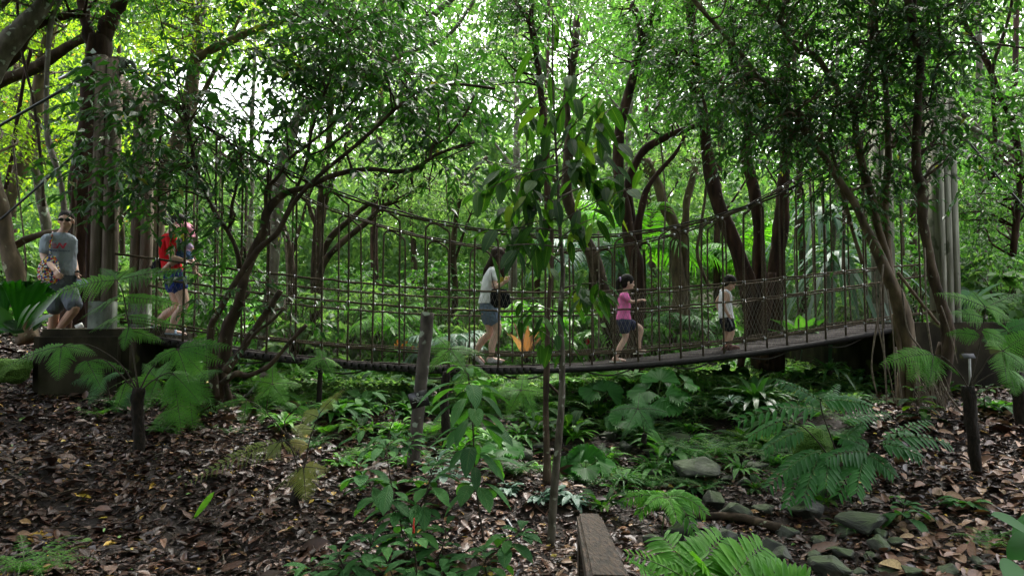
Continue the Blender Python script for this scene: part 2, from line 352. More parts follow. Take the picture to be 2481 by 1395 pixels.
nx, ny = len(gx), len(gy); i = (np.arange(ny - 1)[:, None] * nx + np.arange(nx - 1)[None]).ravel()
floor = link('ground', np_mesh('ground', np.stack([GX, GY, GZ], -1).reshape(-1, 3), np.stack([i, i + 1, i + nx + 1, i + nx], -1), mats=[M['soil']]))
tag(floor, kind='structure')

# fallen leaves: one sheet of thousands of curled blades
def litter(name, n, xr, yr, L0, density=None, label=None):
    x = rng.uniform(*xr, n); y = yr[0] + (yr[1] - yr[0]) * rng.random(n) ** 1.15
    k = (np.abs(x) < y * .92 + 1.9); x, y = x[k], y[k]
    px = CX + FPX * x / y
    keep = rng.random(len(x)) < np.where((px > 1350) & (px < 2000) & (y > 5.8), .6, 1.0)
    keep &= ~((px > 620) & (px < 2050) & (y > 8.6) & (rng.random(len(x)) < .75))
    x, y = x[keep], y[keep]; m = len(x)
    z = ground(x, y) + rng.random(m) ** 2 * .05 + .004
    a = rng.uniform(0, 2 * np.pi, m); D = np.stack([np.cos(a), np.sin(a), rng.normal(0, .25, m)], -1)
    N = np.stack([rng.normal(0, .34, m), rng.normal(0, .34, m), np.ones(m)], -1)
    L = L0 * rng.lognormal(0, .45, m); W = L * rng.uniform(.32, .62, m)
    V, F, uv, k = blades(np.stack([x, y, z], -1), D, N, L, W, rng.normal(.04, .16, m), .22, 3, 'oval')
    t = np.clip(rng.beta(1.5, 1.7, m) * .92 + 0, 0, .9); r = rng.random(m)
    t = np.where(r < .07, rng.uniform(.86, .93, m), t); t = np.where(r < .022, rng.uniform(.95, .985, m), t); t = np.where(r < .004, 1.0, t)
    # darker, wetter patches of older litter
    old = np.sin(x * 1.3 + 2) * np.cos(y * 1.1) + .5 * np.sin(x * 3.1 + y * 2.3); t = np.where((t < .9), np.clip(t * (1 + .22 * old), 0, .9), t)
    g = G(); g.add(V, F, np.repeat(t, k), uv); o = g.build(name, M['litter']); return tag(o, label, 'leaf litter', kind='stuff')
litter('leaf_litter', 215000, (-12.5, 12.5), (3.4, 12.5), .057, label='brown wet fallen leaves covering the forest floor')

# creek bed at the lower right
wm, nt, pb, out = nodes_of('creek water')
pb.inputs['Base Color'].default_value = (.05, .06, .055, 1); pb.inputs['Roughness'].default_value = .08
pb.inputs['Specular IOR Level'].default_value = .8
ns = nt.nodes.new('ShaderNodeTexNoise'); ns.inputs['Scale'].default_value = 9; bp = nt.nodes.new('ShaderNodeBump'); bp.inputs['Strength'].default_value = .5; bp.inputs['Distance'].default_value = .02
nt.links.new(ns.outputs[0], bp.inputs['Height']); nt.links.new(bp.outputs[0], pb.inputs['Normal'])
def water(pxy, w):
    pts = catmull([on_ground(*p) for p in pxy], 6); pts[:, 2] += .035
    T = nrm(np.gradient(pts, axis=0)); S = np.stack([T[:, 1], -T[:, 0], np.zeros(len(T))], -1)
    ww = w * (1 + .35 * np.sin(np.arange(len(pts)) * 1.7))[:, None]
    V = np.concatenate([pts - S * ww, pts + S * ww]); n = len(pts); q = np.arange(n - 1)
    return V, np.stack([q, q + 1, q + n + 1, q + n], -1)
g = G(); g.add(*water([(1560, 1225), (1640, 1262), (1720, 1290), (1800, 1330), (1900, 1400), (2020, 1430)], .17))
g.add(*water([(1440, 1130), (1480, 1155), (1530, 1190), (1600, 1240)], .09))
tag(g.build('creek_water', wm), kind='structure')

# rocks
m, nt, pb, out = nodes_of('mossy rock')
ge = nt.nodes.new('ShaderNodeNewGeometry'); ns = nt.nodes.new('ShaderNodeTexNoise'); ns.inputs['Scale'].default_value = 7; ns.inputs['Detail'].default_value = 8
nt.links.new(ge.outputs['Position'], ns.inputs['Vector'])
r1 = ramp(nt, [(.3, (.012, .013, .01)), (.55, (.034, .036, .026)), (.75, (.095, .1, .07))], ns.outputs[0])
sx = nt.nodes.new('ShaderNodeSeparateXYZ'); nt.links.new(ge.outputs['Normal'], sx.inputs[0])
n2 = nt.nodes.new('ShaderNodeTexNoise'); n2.inputs['Scale'].default_value = 3.0; nt.links.new(ge.outputs['Position'], n2.inputs['Vector'])
mu = nt.nodes.new('ShaderNodeMath'); mu.operation = 'MULTIPLY'; nt.links.new(sx.outputs[2], mu.inputs[0]); nt.links.new(n2.outputs[0], mu.inputs[1])
r2 = ramp(nt, [(.28, (0, 0, 0)), (.5, (1, 1, 1))], mu.outputs[0])
mx = nt.nodes.new('ShaderNodeMix'); mx.data_type = 'RGBA'; nt.links.new(r2.outputs[0], mx.inputs[0]); nt.links.new(r1.outputs[0], mx.inputs[6]); mx.inputs[7].default_value = (.035, .058, .014, 1)
nt.links.new(mx.outputs[2], pb.inputs['Base Color']); pb.inputs['Roughness'].default_value = .7
bp = nt.nodes.new('ShaderNodeBump'); bp.inputs['Strength'].default_value = .7; bp.inputs['Distance'].default_value = .03; nt.links.new(ns.outputs[0], bp.inputs['Height']); nt.links.new(bp.outputs[0], pb.inputs['Normal'])
M['rock'] = m
M['moss'] = noise_mat('moss cushion', [(.3, (.03, .07, .012)), (.7, (.09, .18, .025))], 60, .95, 1.0, dist=.02)
M['rock_tan'] = noise_mat('orange brown rock', [(.3, (.09, .04, .02)), (.7, (.32, .17, .09))], 18, .85, .6)
def rock_mesh(seed, mat, size=(1, 1, .6), n=16, sub=2):
    r = np.random.default_rng(seed); bm = bmesh.new()
    for k in range(n):
        v = nrm(r.normal(size=3)) * r.uniform(.75, 1.05) * np.array(size); bm.verts.new(v)
    h = bmesh.ops.convex_hull(bm, input=bm.verts); 
    for v in [v for v in bm.verts if not v.link_faces]: bm.verts.remove(v)
    bmesh.ops.bevel(bm, geom=list(bm.edges), offset=.05, segments=1, affect='EDGES')
    bmesh.ops.triangulate(bm, faces=bm.faces); bmesh.ops.subdivide_edges(bm, edges=bm.edges, cuts=sub, use_grid_fill=True)
    for v in bm.verts:
        c = np.array(v.co); q = .035 * (math.sin(c[0] * 9 + seed) + math.cos(c[1] * 11 + seed * 2) + math.sin(c[2] * 13)) + r.normal() * .006
        v.co = Vector(c * (1 + q))
    me = bpy.data.meshes.new('rock'); bm.to_mesh(me); bm.free(); me.materials.append(mat)
    for p in me.polygons: p.use_smooth = False
    return me
ROCKS = [  # px, py (centre), width px, label
 (1690, 1130, 120, 'large wet dark flat boulder in the dry gully behind the umbrella fern'),
 (1515, 1085, 38, 'small upright greenish rock right of the round fan palm'),
 (1580, 1095, 40, 'rounded pale green rock among fern tips right of the fan palm'),
 (1475, 1060, 42, 'dark rock standing just behind the upper fan palm leaf'),
 (1275, 1105, 50, 'mossy rock beside the thin dark trunk under the cut fan palm'),
 (1590, 1145, 60, 'low grey rock between fan palm and the large flat boulder'),
 (1730, 1210, 70, 'green mossy boulder above the fallen dark log'),
 (1780, 1245, 75, 'broad green boulder at the right end of the fallen log'),
 (1630, 1275, 95, 'long mossy rock slab at the foot of the umbrella fern stem'),
 (1580, 1310, 80, 'flat wet grey stone left of the little stream'),
 (1950, 1240, 90, 'dark green boulder under the feathery shrub'),
 (2080, 1250, 130, 'largest dark boulder below the feathery shrub'),
 (2040, 1335, 60, 'square mossy stone in the lower right stone row'),
 (2130, 1330, 55, 'tall angular pale green stone in the lower right stone row'),
 (2175, 1320, 45, 'pointed upright pale stone, behind the lower right stone row'),
 (2150, 1375, 70, 'flat pale green stone at the bottom of the stone row'),
 (2215, 1385, 70, 'low long green stone right of the stone row'),
 (2300, 1385, 55, 'whitish broken stone lying in dark litter at the bottom right'),
 (2360, 1365, 52, 'square green stone by itself near the bottom right corner'),
 (2010, 1375, 95, 'wide crumbling green rock under the stone row'),
 (1970, 1345, 45, 'squarish moss green stone at the left end of the stone row'),
 (1900, 1290, 60, 'wet stone in the stream right of the fern leaves'),
 (1860, 1330, 65, 'wet grey stone standing in the stream'),
 (1760, 1300, 60, 'dark wet stone under the fallen log in the stream'),
 (1640, 1065, 60, 'grey rock behind small dark ferns in mid gully'),
 (1400, 1010, 40, 'small grey rock in the greenery under the bridge'),
 (1750, 1080, 50, 'grey rock half under fern leaves in mid gully'),
 (1830, 1125, 55, 'dark low rock left of the feathery shrub'),
 (1560, 1045, 36, 'small rounded rock between the two fan palms'),
 (570, 1020, 30, 'small grey stone behind drooping pale fern tips on the left slope')]
for k, (px, py, w, lab) in enumerate(ROCKS):
    p = on_ground(px, py + w * .25); s = px2m(w, p[1]) * .56
    hgt = .75 if ('upright' in lab or 'tall' in lab) else (.4 if 'flat' in lab or 'slab' in lab or 'low' in lab else .6)
    o = link('rock', rock_mesh(100 + k, M['rock'], (1, .8, hgt), 14))
    o.location = (p[0], p[1], p[2] + s * hgt * .8); s *= 1.18; o.scale = (s, s, s); o.rotation_euler = (0, 0, k * 1.3)
    tag(o, lab, 'rock', 'rocks in the gully')
MORE = [(1545, 1130, 44, 'grey stone'), (1600, 1180, 40, 'dark stone'), (1660, 1215, 46, 'mossy stone'), (1500, 1110, 30, 'small greenish stone'), (1460, 1150, 34, 'flat grey stone'), (1620, 1105, 40, 'green stone'), (1800, 1170, 48, 'mossy stone'), (1850, 1225, 60, 'dark green boulder'), (1905, 1205, 44, 'dark stone'), (1900, 1350, 60, 'wet grey stone'), (1845, 1385, 66, 'pale green stone'), (1930, 1385, 54, 'angular green stone'), (2075, 1385, 58, 'cracked green stone'), (2045, 1290, 60, 'mossy stone'), (2120, 1290, 66, 'dark boulder'), (2190, 1355, 40, 'brownish stone'), (2250, 1350, 34, 'small pale stone'), (2110, 1355, 44, 'pale green stone'), (1990, 1310, 50, 'dark mossy stone'), (1720, 1330, 60, 'wet flat stone'), (1680, 1240, 36, 'small grey stone'), (1760, 1160, 34, 'small dark stone'), (1570, 1060, 30, 'grey pebble'), (1350, 1130, 34, 'low grey stone'), (1300, 1075, 40, 'mossy stone')]
NEAR = [('the umbrella fern', 1613, 1215), ('the largest dark boulder', 2080, 1250), ('the feathery shrub', 2040, 1110), ('the round fan palm', 1418, 1110), ('the large flat boulder', 1690, 1130), ('the stone row', 2130, 1345), ('the fallen log', 1760, 1270), ('the small cupped fan palm', 1512, 1010), ('the thin dark trunk foot', 1322, 1150), ('the stream bend', 1850, 1330)]
for k, (px, py, w, nm) in enumerate(MORE):
    p = on_ground(px, py + w * .25); s = px2m(w, p[1]) * .6; h = (.5, .8, .65, .4)[k % 4]; n_ = min(NEAR, key=lambda a: (a[1] - px) ** 2 + (a[2] - py) ** 2)
    o = link('rock', rock_mesh(300 + k, M['rock'], (1, .8, h), 14)); o.location = (p[0], p[1], p[2] + s * h * .5); o.scale = (s, s, s); o.rotation_euler = (0, 0, k * 2.1)
    tag(o, f"{nm} {'left' if px < n_[1] else 'right'} of {n_[0]}, {'farther up' if py < n_[2] else 'nearer the viewer'}", 'rock', 'rocks in the gully')
p = on_ground(1513, 1295); o = link('rock', rock_mesh(77, M['rock_tan'], (1, .8, .8))); s = px2m(34, p[1]) * .55
o.location = (p[0], p[1], p[2] + s * .4); o.scale = (s, s, s); tag(o, 'small orange brown rock on the litter near the wooden rail', 'rock', 'rocks in the gully')
p = on_ground(60, 905, 5); o = link('mossy_rock', rock_mesh(55, M['moss'], (1.2, .8, .9)))
p = P(30, 900, 8.0); o.location = tuple(p); o.scale = (.24, .3, .22); tag(o, 'green mossy rock leaning at the left end of the left concrete block', 'rock')
p = P(1965, 1075, 7.6); o = link('mossy_rock', rock_mesh(56, M['moss'], (1, .8, .85), 40)); o.location = tuple(p); o.scale = (.26, .26, .24)
tag(o, 'round bright green mossy boulder behind the feathery shrub stems', 'rock')

# twigs and big dead leaves scattered over the litter
g = G()
for k in range(700):
    y = rng.uniform(3.6, 9.5); x = rng.uniform(-.8, .8) * y; z = gz(x, y) + .03; a = rng.uniform(0, 6.28); l = rng.uniform(.06, .38); e = np.array([math.cos(a) * l, math.sin(a) * l, rng.normal(.01, .03)])
    q = np.array([x, y, z]); V, F, uv = tube(np.array([q, q + e * .5 + rng.normal(0, .02, 3), q + e]), np.array([.004, .0035, .002]) * rng.uniform(.6, 1.6), 4); g.add(V, F, .5, uv)
tag(g.build('twig_litter', M['bark_mid']), 'thin fallen twigs scattered through the leaf litter', 'twigs', kind='stuff')
M['dead_leaf'] = tint_mat('big dead leaves', [(0, (.1, .045, .03)), (.5, (.22, .115, .07)), (.85, (.34, .22, .14)), (1, (.5, .36, .16))], .5, .3)
n = 520; y = rng.uniform(5.0, 9.3, n); px = np.where(rng.random(n) < .93, rng.uniform(2120, 2620, n), rng.uniform(-60, 2100, n)); x = (px - CX) / FPX * y; a = rng.uniform(0, 6.28, n); L_ = rng.uniform(.1, .2, n)
V, F, uv, k = blades(np.stack([x, y, ground(x, y) + .05], -1), np.stack([np.cos(a), np.sin(a), rng.normal(.05, .2, n)], -1), np.stack([rng.normal(0, .3, n), rng.normal(-.1, .3, n), np.ones(n)], -1), L_, L_ * rng.uniform(.35, .6, n), rng.normal(.1, .2, n), .3, 6, 'oval')
g = G(); g.add(V, F, np.repeat(rng.beta(1.6, 1.8, n), k), uv); tag(g.build('large_dead_leaves', M['dead_leaf']), 'large curled tan dead leaves lying on the litter, mostly at the right', 'leaf litter', kind='stuff')
# ================================================================ THE ROPE BRIDGE
NL = np.array([-5.14, 8.56]); AX = np.array([.9818, .19]); AX /= np.linalg.norm(AX); AN = np.array([-AX[1], AX[0]]); BW = 1.35; BL = 12.3
def solveL(px, py, side):
    o = NL + AN * BW * side; v = -(py - CY) / FPX; r = ((px - CX) / FPX) / (CP - v * SP)
    L = (r * o[1] - o[0]) / (AX[0] - r * AX[1]); d = o[1] + AX[1] * L
    return L, P(px, py, d)[2]
def curve(pts, side, deg=4):
    q = np.array([solveL(px, py, side) for px, py in pts]); c = np.polyfit(q[:, 0], q[:, 1], min(deg, len(q) - 1)); lo, hi = q[0, 0], q[-1, 0]
    return lambda L: np.polyval(c, L)
def B3(L, side, z, out=0.0):
    L = np.asarray(L, float); xy = NL + AX * L[..., None] + AN * (BW * side + out)
    return np.concatenate([xy, np.broadcast_to(np.asarray(z, float), L.shape)[..., None]], -1)
deck_pts = [(310, 800), (358, 812), (480, 832), (600, 852), (700, 863), (830, 874), (960, 881), (1150, 887), (1300, 888), (1400, 886), (1500, 880), (1600, 873), (1750, 856), (1900, 836), (2000, 818), (2160, 792)]
zdeck = curve(deck_pts, 0)
near_main = curve([(330, 186), (466, 285), (560, 350), (640, 396), (779, 450), (894, 497), (1012, 529), (1123, 556), (1286, 574), (1429, 575), (1558, 563), (1702, 536), (1838, 495), (1996, 419), (2265, 262)], 0, 6)
far_main = curve([(350, 240), (600, 415), (740, 479), (786, 504), (887, 536), (951, 557), (1041, 583), (1173, 602), (1236, 607), (1415, 606), (1497, 597), (1619, 573), (1709, 544), (1773, 521), (1900, 452), (1960, 416), (2039, 358), (2125, 300)], 1, 6)
near_r1 = curve([(272, 615), (340, 618), (405, 634), (462, 640), (656, 663), (715, 669), (894, 686), (1012, 697), (1123, 704), (1238, 708), (1400, 708), (1558, 700), (1662, 695), (1755, 688), (1806, 683), (1906, 672), (2000, 661), (2125, 650), (2240, 640)], 0)
near_r2 = curve([(272, 655), (348, 670), (387, 683), (455, 688), (530, 697), (624, 706), (777, 724), (894, 735), (1012, 746), (1123, 751), (1299, 756), (1451, 751), (1558, 746), (1662, 742), (1759, 733), (1856, 721), (1949, 708), (2039, 697), (2140, 683), (2240, 668)], 0)
far_r1 = curve([(345, 640), (480, 668), (600, 681), (729, 692), (894, 706), (944, 713), (1048, 719), (1148, 723), (1290, 724), (1400, 720), (1540, 713), (1630, 706), (1781, 690), (2000, 668), (2120, 655)], 1)
far_r2 = curve([(345, 690), (480, 708), (600, 727), (760, 742), (900, 752), (1048, 762), (1148, 765), (1290, 766), (1415, 762), (1540, 758), (1630, 750), (1781, 735), (2000, 707), (2120, 692)], 1)
near_b = curve([(300, 775), (400, 797), (560, 815), (779, 833), (951, 851), (1180, 860), (1343, 858), (1505, 855), (1659, 846), (1806, 830), (1903, 810), (1996, 794), (2125, 778), (2170, 772)], 0)
far_b = curve([(360, 790), (560, 812), (779, 830), (951, 845), (1180, 853), (1343, 852), (1505, 848), (1659, 836), (1806, 820), (1903, 806), (1996, 790), (2110, 775)], 1)
bridge = thing('rope_bridge', 'long sagging rope suspension bridge with dark board deck crossing the gully', 'bridge', (0, 10, -.7))
def spread(o_z): return o_z
LL = np.linspace(.35, BL - .15, 60)
def rope(fn, side, r, name, mat, lo=0.05, hi=None, wob=.004, n=90, out=0.):
    L = np.linspace(lo, hi or BL - .1, n); z = fn(L) + rng.normal(0, wob, n)
    p = B3(L, side, z, out); V, F, uv = tube(p, r, 6); g = G(); g.add(V, F, 0, uv); return g.build(name, mat, bridge)
SG = {0: -1, 1: 1}
for side, fn in ((0, near_main), (1, far_main)):
    rope(fn, side, .017, 'main_rope', M['rope'], .1, BL - .05, .003, 120)
    g = G(); L = np.linspace(.1, BL - .05, 120); p = B3(L, side, fn(L) + .034, SG[side] * .012); p[:, 2] += .006 * np.sin(L * 9); V, F, uv = tube(p, .012, 5); g.add(V, F); g.build('main_rope', M['rope_dark'], bridge)
for side, fns in ((0, (near_r1, near_r2)), (1, (far_r1, far_r2))):
    for fn in fns: rope(fn, side, .0165, 'handrail_rope', M['rope'])
for side, fn in ((0, near_b), (1, far_b)):
    rope(fn, side, .014, 'foot_rope', M['rope'], .2); rope(lambda L: fn(L) + .028 + .012 * np.sin(L * 1.9), side, .011, 'foot_rope', M['rope'], .2)
# hangers: each loop is an inverted U slung over the main rope, its two legs tied to the deck edge
for side, fm, fr1, fr2, fb in ((0, near_main, near_r1, near_r2, near_b), (1, far_main, far_r1, far_r2, far_b)):
    cl = G()
    for k in range(17):
        L0 = .62 + k * .68 + (.12 if side else 0); L1 = L0 + .34
        if L1 > BL - .25: break
        zt0, zt1 = float(fm(L0)) - .03, float(fm(L1)) - .03
        zd0, zd1 = float(zdeck(L0)) + .0, float(zdeck(L1)); rr = .09
        l = [L0 + rng.normal(0, .012), L0 + rng.normal(0, .008), L0 + .005, L0 + .03, L0 + .08, (L0 + L1) / 2, L1 - .08, L1 - .03, L1 - .005, L1 + rng.normal(0, .008), L1 + rng.normal(0, .012)]
        z = [zd0 - .03, float(fr1(L0)), zt0 - .16, zt0 - .05, zt0 - .012, (zt0 + zt1) / 2 + .008, zt1 - .012, zt1 - .05, zt1 - .16, float(fr1(L1)), zd1 - .03]
        p = catmull(B3(np.array(l), side, z, SG[side] * .02), 4)
        V, F, uv = tube(p, .0145, 6); g = G(); g.add(V, F, 0, uv); g.build('hanger_rope', M['rope'], bridge)
        for Lc in (L0, L1):
            for fn in (fr1, fr2, fb):
                c = B3(np.array([Lc]), side, float(fn(Lc)), SG[side] * .008)[0]; a3 = np.array([AX[0], AX[1], 0])
                for s in (-1, 1):
                    cc = c + a3 * .012 * s; V, F, uv = tube(np.array([cc - a3 * .006, cc + a3 * .006]), .022, 8); cl.add(V, F)
        for Lc in (L0 + .07, L1 - .07):
            c = B3(np.array([Lc]), side, float(fm(Lc)), 0)[0]; a3 = np.array([AX[0], AX[1], 0]); V, F, uv = tube(np.array([c - a3 * .012, c + a3 * .012]), .026, 8); cl.add(V, F)
    o = cl.build('clamp', M['clamp'], bridge); o['kind'] = 'stuff'
    # thin diamond net between handrail and deck
    net = G(); step = .062; h = .95; A = []; Bp = []; n = int(BL / step)
    rows = 13
    for i in range(4, n - 3):
        for j in range(rows):
            La = (i + (j % 2) * .5) * step; z0 = lambda L, jj: float(zdeck(L)) + .02 + (float(fr1(L)) - float(zdeck(L)) - .02) * jj / rows
            a = (La, j)
            for dl in (-.5, .5):
                A.append((La, j)); Bp.append((La + dl * step, j + 1))
    A = np.array(A); Bp = np.array(Bp); zz = lambda Q: zdeck(Q[:, 0]) + .02 + (fr1(Q[:, 0]) - zdeck(Q[:, 0]) - .02) * Q[:, 1] / rows
    V, F = multi_tube(B3(A[:, 0], side, zz(A), -SG[side] * .012), B3(Bp[:, 0], side, zz(Bp), -SG[side] * .012), .0014, .0014)
    net.add(V, F); net.build('safety_net', M['net'], bridge)
# deck boards
g = G(); L = .2
while L < BL - .72:
    w = .083; z = float(zdeck(L)) - .02 + rng.normal(0, .002); R = np.stack([np.array([AX[0], AX[1], 0]), np.array([AN[0], AN[1], 0]), np.array([0, 0, 1.])], 1)
    sl = float(zdeck(L + .05) - zdeck(L - .05)) / .1; t = nrm(np.array([AX[0], AX[1], sl])); tl = float(np.interp(L, [0, 6.5, 9, 12.3], [-.085, -.075, -.035, .0])); nn = nrm(np.array([AN[0], AN[1], tl / BW])); R = np.stack([t, nn, np.cross(t, nn)], 1)
    c = B3(np.array([L]), .5, z + tl / 2)[0]; V, F = box(c, w, BW + .10 + rng.uniform(-.02, .02), .034, R)
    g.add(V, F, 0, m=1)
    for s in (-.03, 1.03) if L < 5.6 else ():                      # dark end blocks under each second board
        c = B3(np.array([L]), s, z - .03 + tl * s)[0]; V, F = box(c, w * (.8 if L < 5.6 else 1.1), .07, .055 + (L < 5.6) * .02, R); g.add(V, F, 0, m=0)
    L += .0935
g.build('deck', [M['deck'], M['deck_top']], bridge, smooth=False)
for side in (-.03, .5, 1.03):
    Lx = np.linspace(.1, BL - .76, 70); V, F, uv = tube(B3(Lx, side, zdeck(Lx) - .07 - .012 * np.abs(np.sin(Lx * 2.6))), .02, 6); g = G(); g.add(V, F); g.build('deck_cable', M['rope_dark'], bridge)
for side, n_ in ((-.045, 0), (1.045, 1)):
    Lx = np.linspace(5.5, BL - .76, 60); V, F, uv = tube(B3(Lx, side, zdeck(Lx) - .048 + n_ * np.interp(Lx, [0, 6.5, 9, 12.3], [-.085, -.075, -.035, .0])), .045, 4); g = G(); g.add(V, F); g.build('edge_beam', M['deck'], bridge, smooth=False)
for k in range(8):                              # slack rope bights under the deck
    La = 1.3 + k * 1.25; x = np.linspace(0, 1, 12); V, F, uv = tube(B3(La + x * .7, -.02, zdeck(La + x * .7) - .09 - .075 * np.sin(np.pi * x)), .011, 5); g = G(); g.add(V, F); g.build('slack_rope', M['rope_dark'], bridge)

# posts, beams
def post(xy, ztop, zbot, w, dep, lab, paint_top, nslab=2, mat='post'):
    t = thing('bridge_post', lab, 'post', (xy[0], xy[1], zbot))
    g = G(); R = np.stack([np.array([AX[0], AX[1], 0]), np.array([AN[0], AN[1], 0]), np.array([0, 0, 1.])], 1)
    sw = (w - .02 * (nslab - 1)) / nslab
    for k in range(nslab):
        off = (k - (nslab - 1) / 2) * (sw + .02); zt = ztop - .012 * (k % 2)
        for a, b in ((zbot, zt - .03), (zt - .03, zt)):
            s = 1 if b < zt else .86
            V, F = box([xy[0] + AX[0] * off, xy[1] + AX[1] * off, (a + b) / 2], sw * s, dep * s, b - a - (0 if b < zt else -.0), R); g.add(V, F)
    V, F = box([xy[0], xy[1], (zbot + ztop) / 2 - .05], w - .02, dep * .7, ztop - zbot - .1, R); g.add(V, F)
    g.build('shaft', M[mat], t, smooth=False)
    if paint_top is not None:
        g = G(); V, F = box([xy[0], xy[1], (zbot + paint_top) / 2], w + .008, dep + .008, paint_top - zbot, R); g.add(V, F); g.build('painted_foot', M['post_paint'], t, smooth=False)
    return t, R
zt_l = P(260, 140, 8.56)[2]; zt_r = P(2290, 238, 10.9)[2]
FL = NL + AN * BW; NR = NL + AX * BL; FR = FL + AX * BL
zfoot = P(248, 730, 8.56)[2]
p1, R1 = post(NL, zt_l, -.6, .25, .22, 'nearer left bridge post with steel lugs and pale painted foot on the concrete block', zfoot)
p2, _ = post(FL, zt_l, -.6, .24, .22, 'farther left bridge post, half behind leaves, left of the woman in red', zfoot)
p3, _ = post(NR, zt_r, -.6, .36, .24, 'tall triple-slab bridge post at the far right among leaves', None, 3, 'post_pale')
p4, _ = post(FR, zt_r, -.6, .3, .24, 'right bridge post with pale painted foot where the deck ends', P(2130, 735, 12.2)[2], 2, 'post_pale')
# lugs on the near left post with shackles
def ring_plate(c, r, hole, th, u, v, n=20):
    a = np.linspace(0, 2 * np.pi, n, endpoint=False); w = np.cross(u, v)
    V = []; 
    for rr in (hole, r):
        for s in (-th / 2, th / 2): V.append(c + np.outer(np.cos(a) * rr, u) + np.outer(np.sin(a) * rr, v) + w * s)
    V = np.concatenate(V); j = np.arange(n); k = (j + 1) % n; o = [0, n, 2 * n, 3 * n]
    F = np.concatenate([np.stack([o[0] + j, o[0] + k, o[1] + k, o[1] + j], -1), np.stack([o[2] + j, o[3] + j, o[3] + k, o[2] + k], -1), np.stack([o[1] + j, o[1] + k, o[3] + k, o[3] + j], -1), np.stack([o[0] + j, o[2] + j, o[2] + k, o[0] + k], -1)])
    return V, F
a3 = np.array([AX[0], AX[1], 0.]); n3 = np.array([AN[0], AN[1], 0.]); z3 = np.array([0, 0, 1.])
def lugs(t, xy, zt):
    for s in (-1, 1):
        c = np.array([xy[0], xy[1], zt - .1]) + a3 * s * .225
        g = G(); V, F = ring_plate(c, .085, .04, .06, a3, z3); g.add(V, F)
        V, F = box(c - a3 * s * .085, .1, .07, .2, R1); g.add(V, F); V, F = box(c - a3 * s * .03 + z3 * -.06, .06, .066, .05, R1); g.add(V, F)
        lug = g.build('lug', M['post_paint'], t, smooth=False)
        a = np.linspace(0, 2 * np.pi, 16); g = G()
        d = nrm(a3 * s - z3 * .62)
        for q, (off, rr) in enumerate(((.075, .055), (.17, .055))):
            cc = c + d * off; e = n3 if q == 0 else np.cross(d, n3)
            V, F, uv = tube(cc + np.outer(np.cos(a), d) * rr * 1.1 + np.outer(np.sin(a), e) * rr * .62, .011, 6, cap=False); g.add(V, F)
        V, F, uv = tube(np.array([c + d * .21, c + d * .26, c + d * .42]), [.014, .028, .018], 8); g.add(V, F)
        g.build('shackle', M['clamp'], lug)
lugs(p1, NL, zt_l); lugs(p2, FL, zt_l)
g = G(); c = np.array([*(NL + AN * BW / 2), zt_l - .32]); V, F = box(c, .2, BW - .24, .3, R1); g.add(V, F); o = g.build('cross_beam', M['post'], None, smooth=False)
tag(o, 'thick concrete beam joining the tops of the two left bridge posts', 'beam')
g = G(); c = np.array([*(NR + AN * BW / 2), zt_r - .4]); V, F = box(c, .2, BW - .3, .28, R1); g.add(V, F); o = g.build('cross_beam', M['post'], None, smooth=False)
tag(o, 'concrete beam joining the tops of the right bridge posts behind leaves', 'beam')
def stay(a, b, lab, r=.016):
    g = G(); x = np.linspace(0, 1, 20)[:, None]; p = a * (1 - x) + b * x; p[:, 2] -= .06 * np.sin(np.pi * x[:, 0]); V, F, uv = tube(p, r, 6); g.add(V, F); tag(g.build('stay_cable', M['cable']), lab, 'cable')
a = P(208, 186, 8.5); stay(a, np.array([-10.2, 7.6, a[2] - 3.3]), 'black stay cable running down left from the top lug of the nearer left post', .018)
a = P(305, 262, 9.8); stay(a, np.array([-8.9, 9.2, a[2] - 3.4]), 'black stay cable running down left from the farther left post past the man')
a = np.array([*NR, zt_r - .15]); stay(a, np.array([10.6, 11.6, -.2]), 'dark stay cable running down right from the triple-slab right post', .018)
# concrete abutments
def abut(poly, ztop, zbot, lab, rnd=.09):
    bm = bmesh.new(); vs = [bm.verts.new((x, y, zbot)) for x, y in poly]; f = bm.faces.new(vs)
    r = bmesh.ops.extrude_face_region(bm, geom=[f]); up = [v for v in r['geom'] if isinstance(v, bmesh.types.BMVert)]
    for v in up: v.co.z = ztop
    bmesh.ops.recalc_face_normals(bm, faces=bm.faces)
    ed = [e for e in bm.edges if all(v.co.z > zbot + .01 for v in e.verts)] + [e for e in bm.edges if abs(e.verts[0].co.z - e.verts[1].co.z) > .1]
    bmesh.ops.bevel(bm, geom=ed, offset=rnd, segments=4, affect='EDGES')
    me = bpy.data.meshes.new('abutment'); bm.to_mesh(me); bm.free(); me.materials.append(M['concrete'])
    tag(link('concrete_block', me), lab, 'concrete block')
zA = P(200, 797, 8.2)[2]
xl = P(75, 797, 8.05)[0]; xr = P(300, 797, 8.2)[0]
abut([(xl, 8.05), (xr, 8.25), (xr - .1, 10.4), (xl - .6, 10.3)], zA, -1.6, 'dark mossy concrete block under the left posts, at the feet of the man')
zB = P(2200, 781, 11.0)[2]
f0 = B3(np.array([BL - .74]), -.12, 0)[0]; f1 = B3(np.array([BL - .72]), 1.2, 0)[0]
abut([(f0[0], f0[1]), (12.5, 10.4), (13, 17), (f1[0] - .1, 17), (f1[0], f1[1])], zB, -1.6, 'long dark stained concrete retaining wall at the right end of the deck', .03)
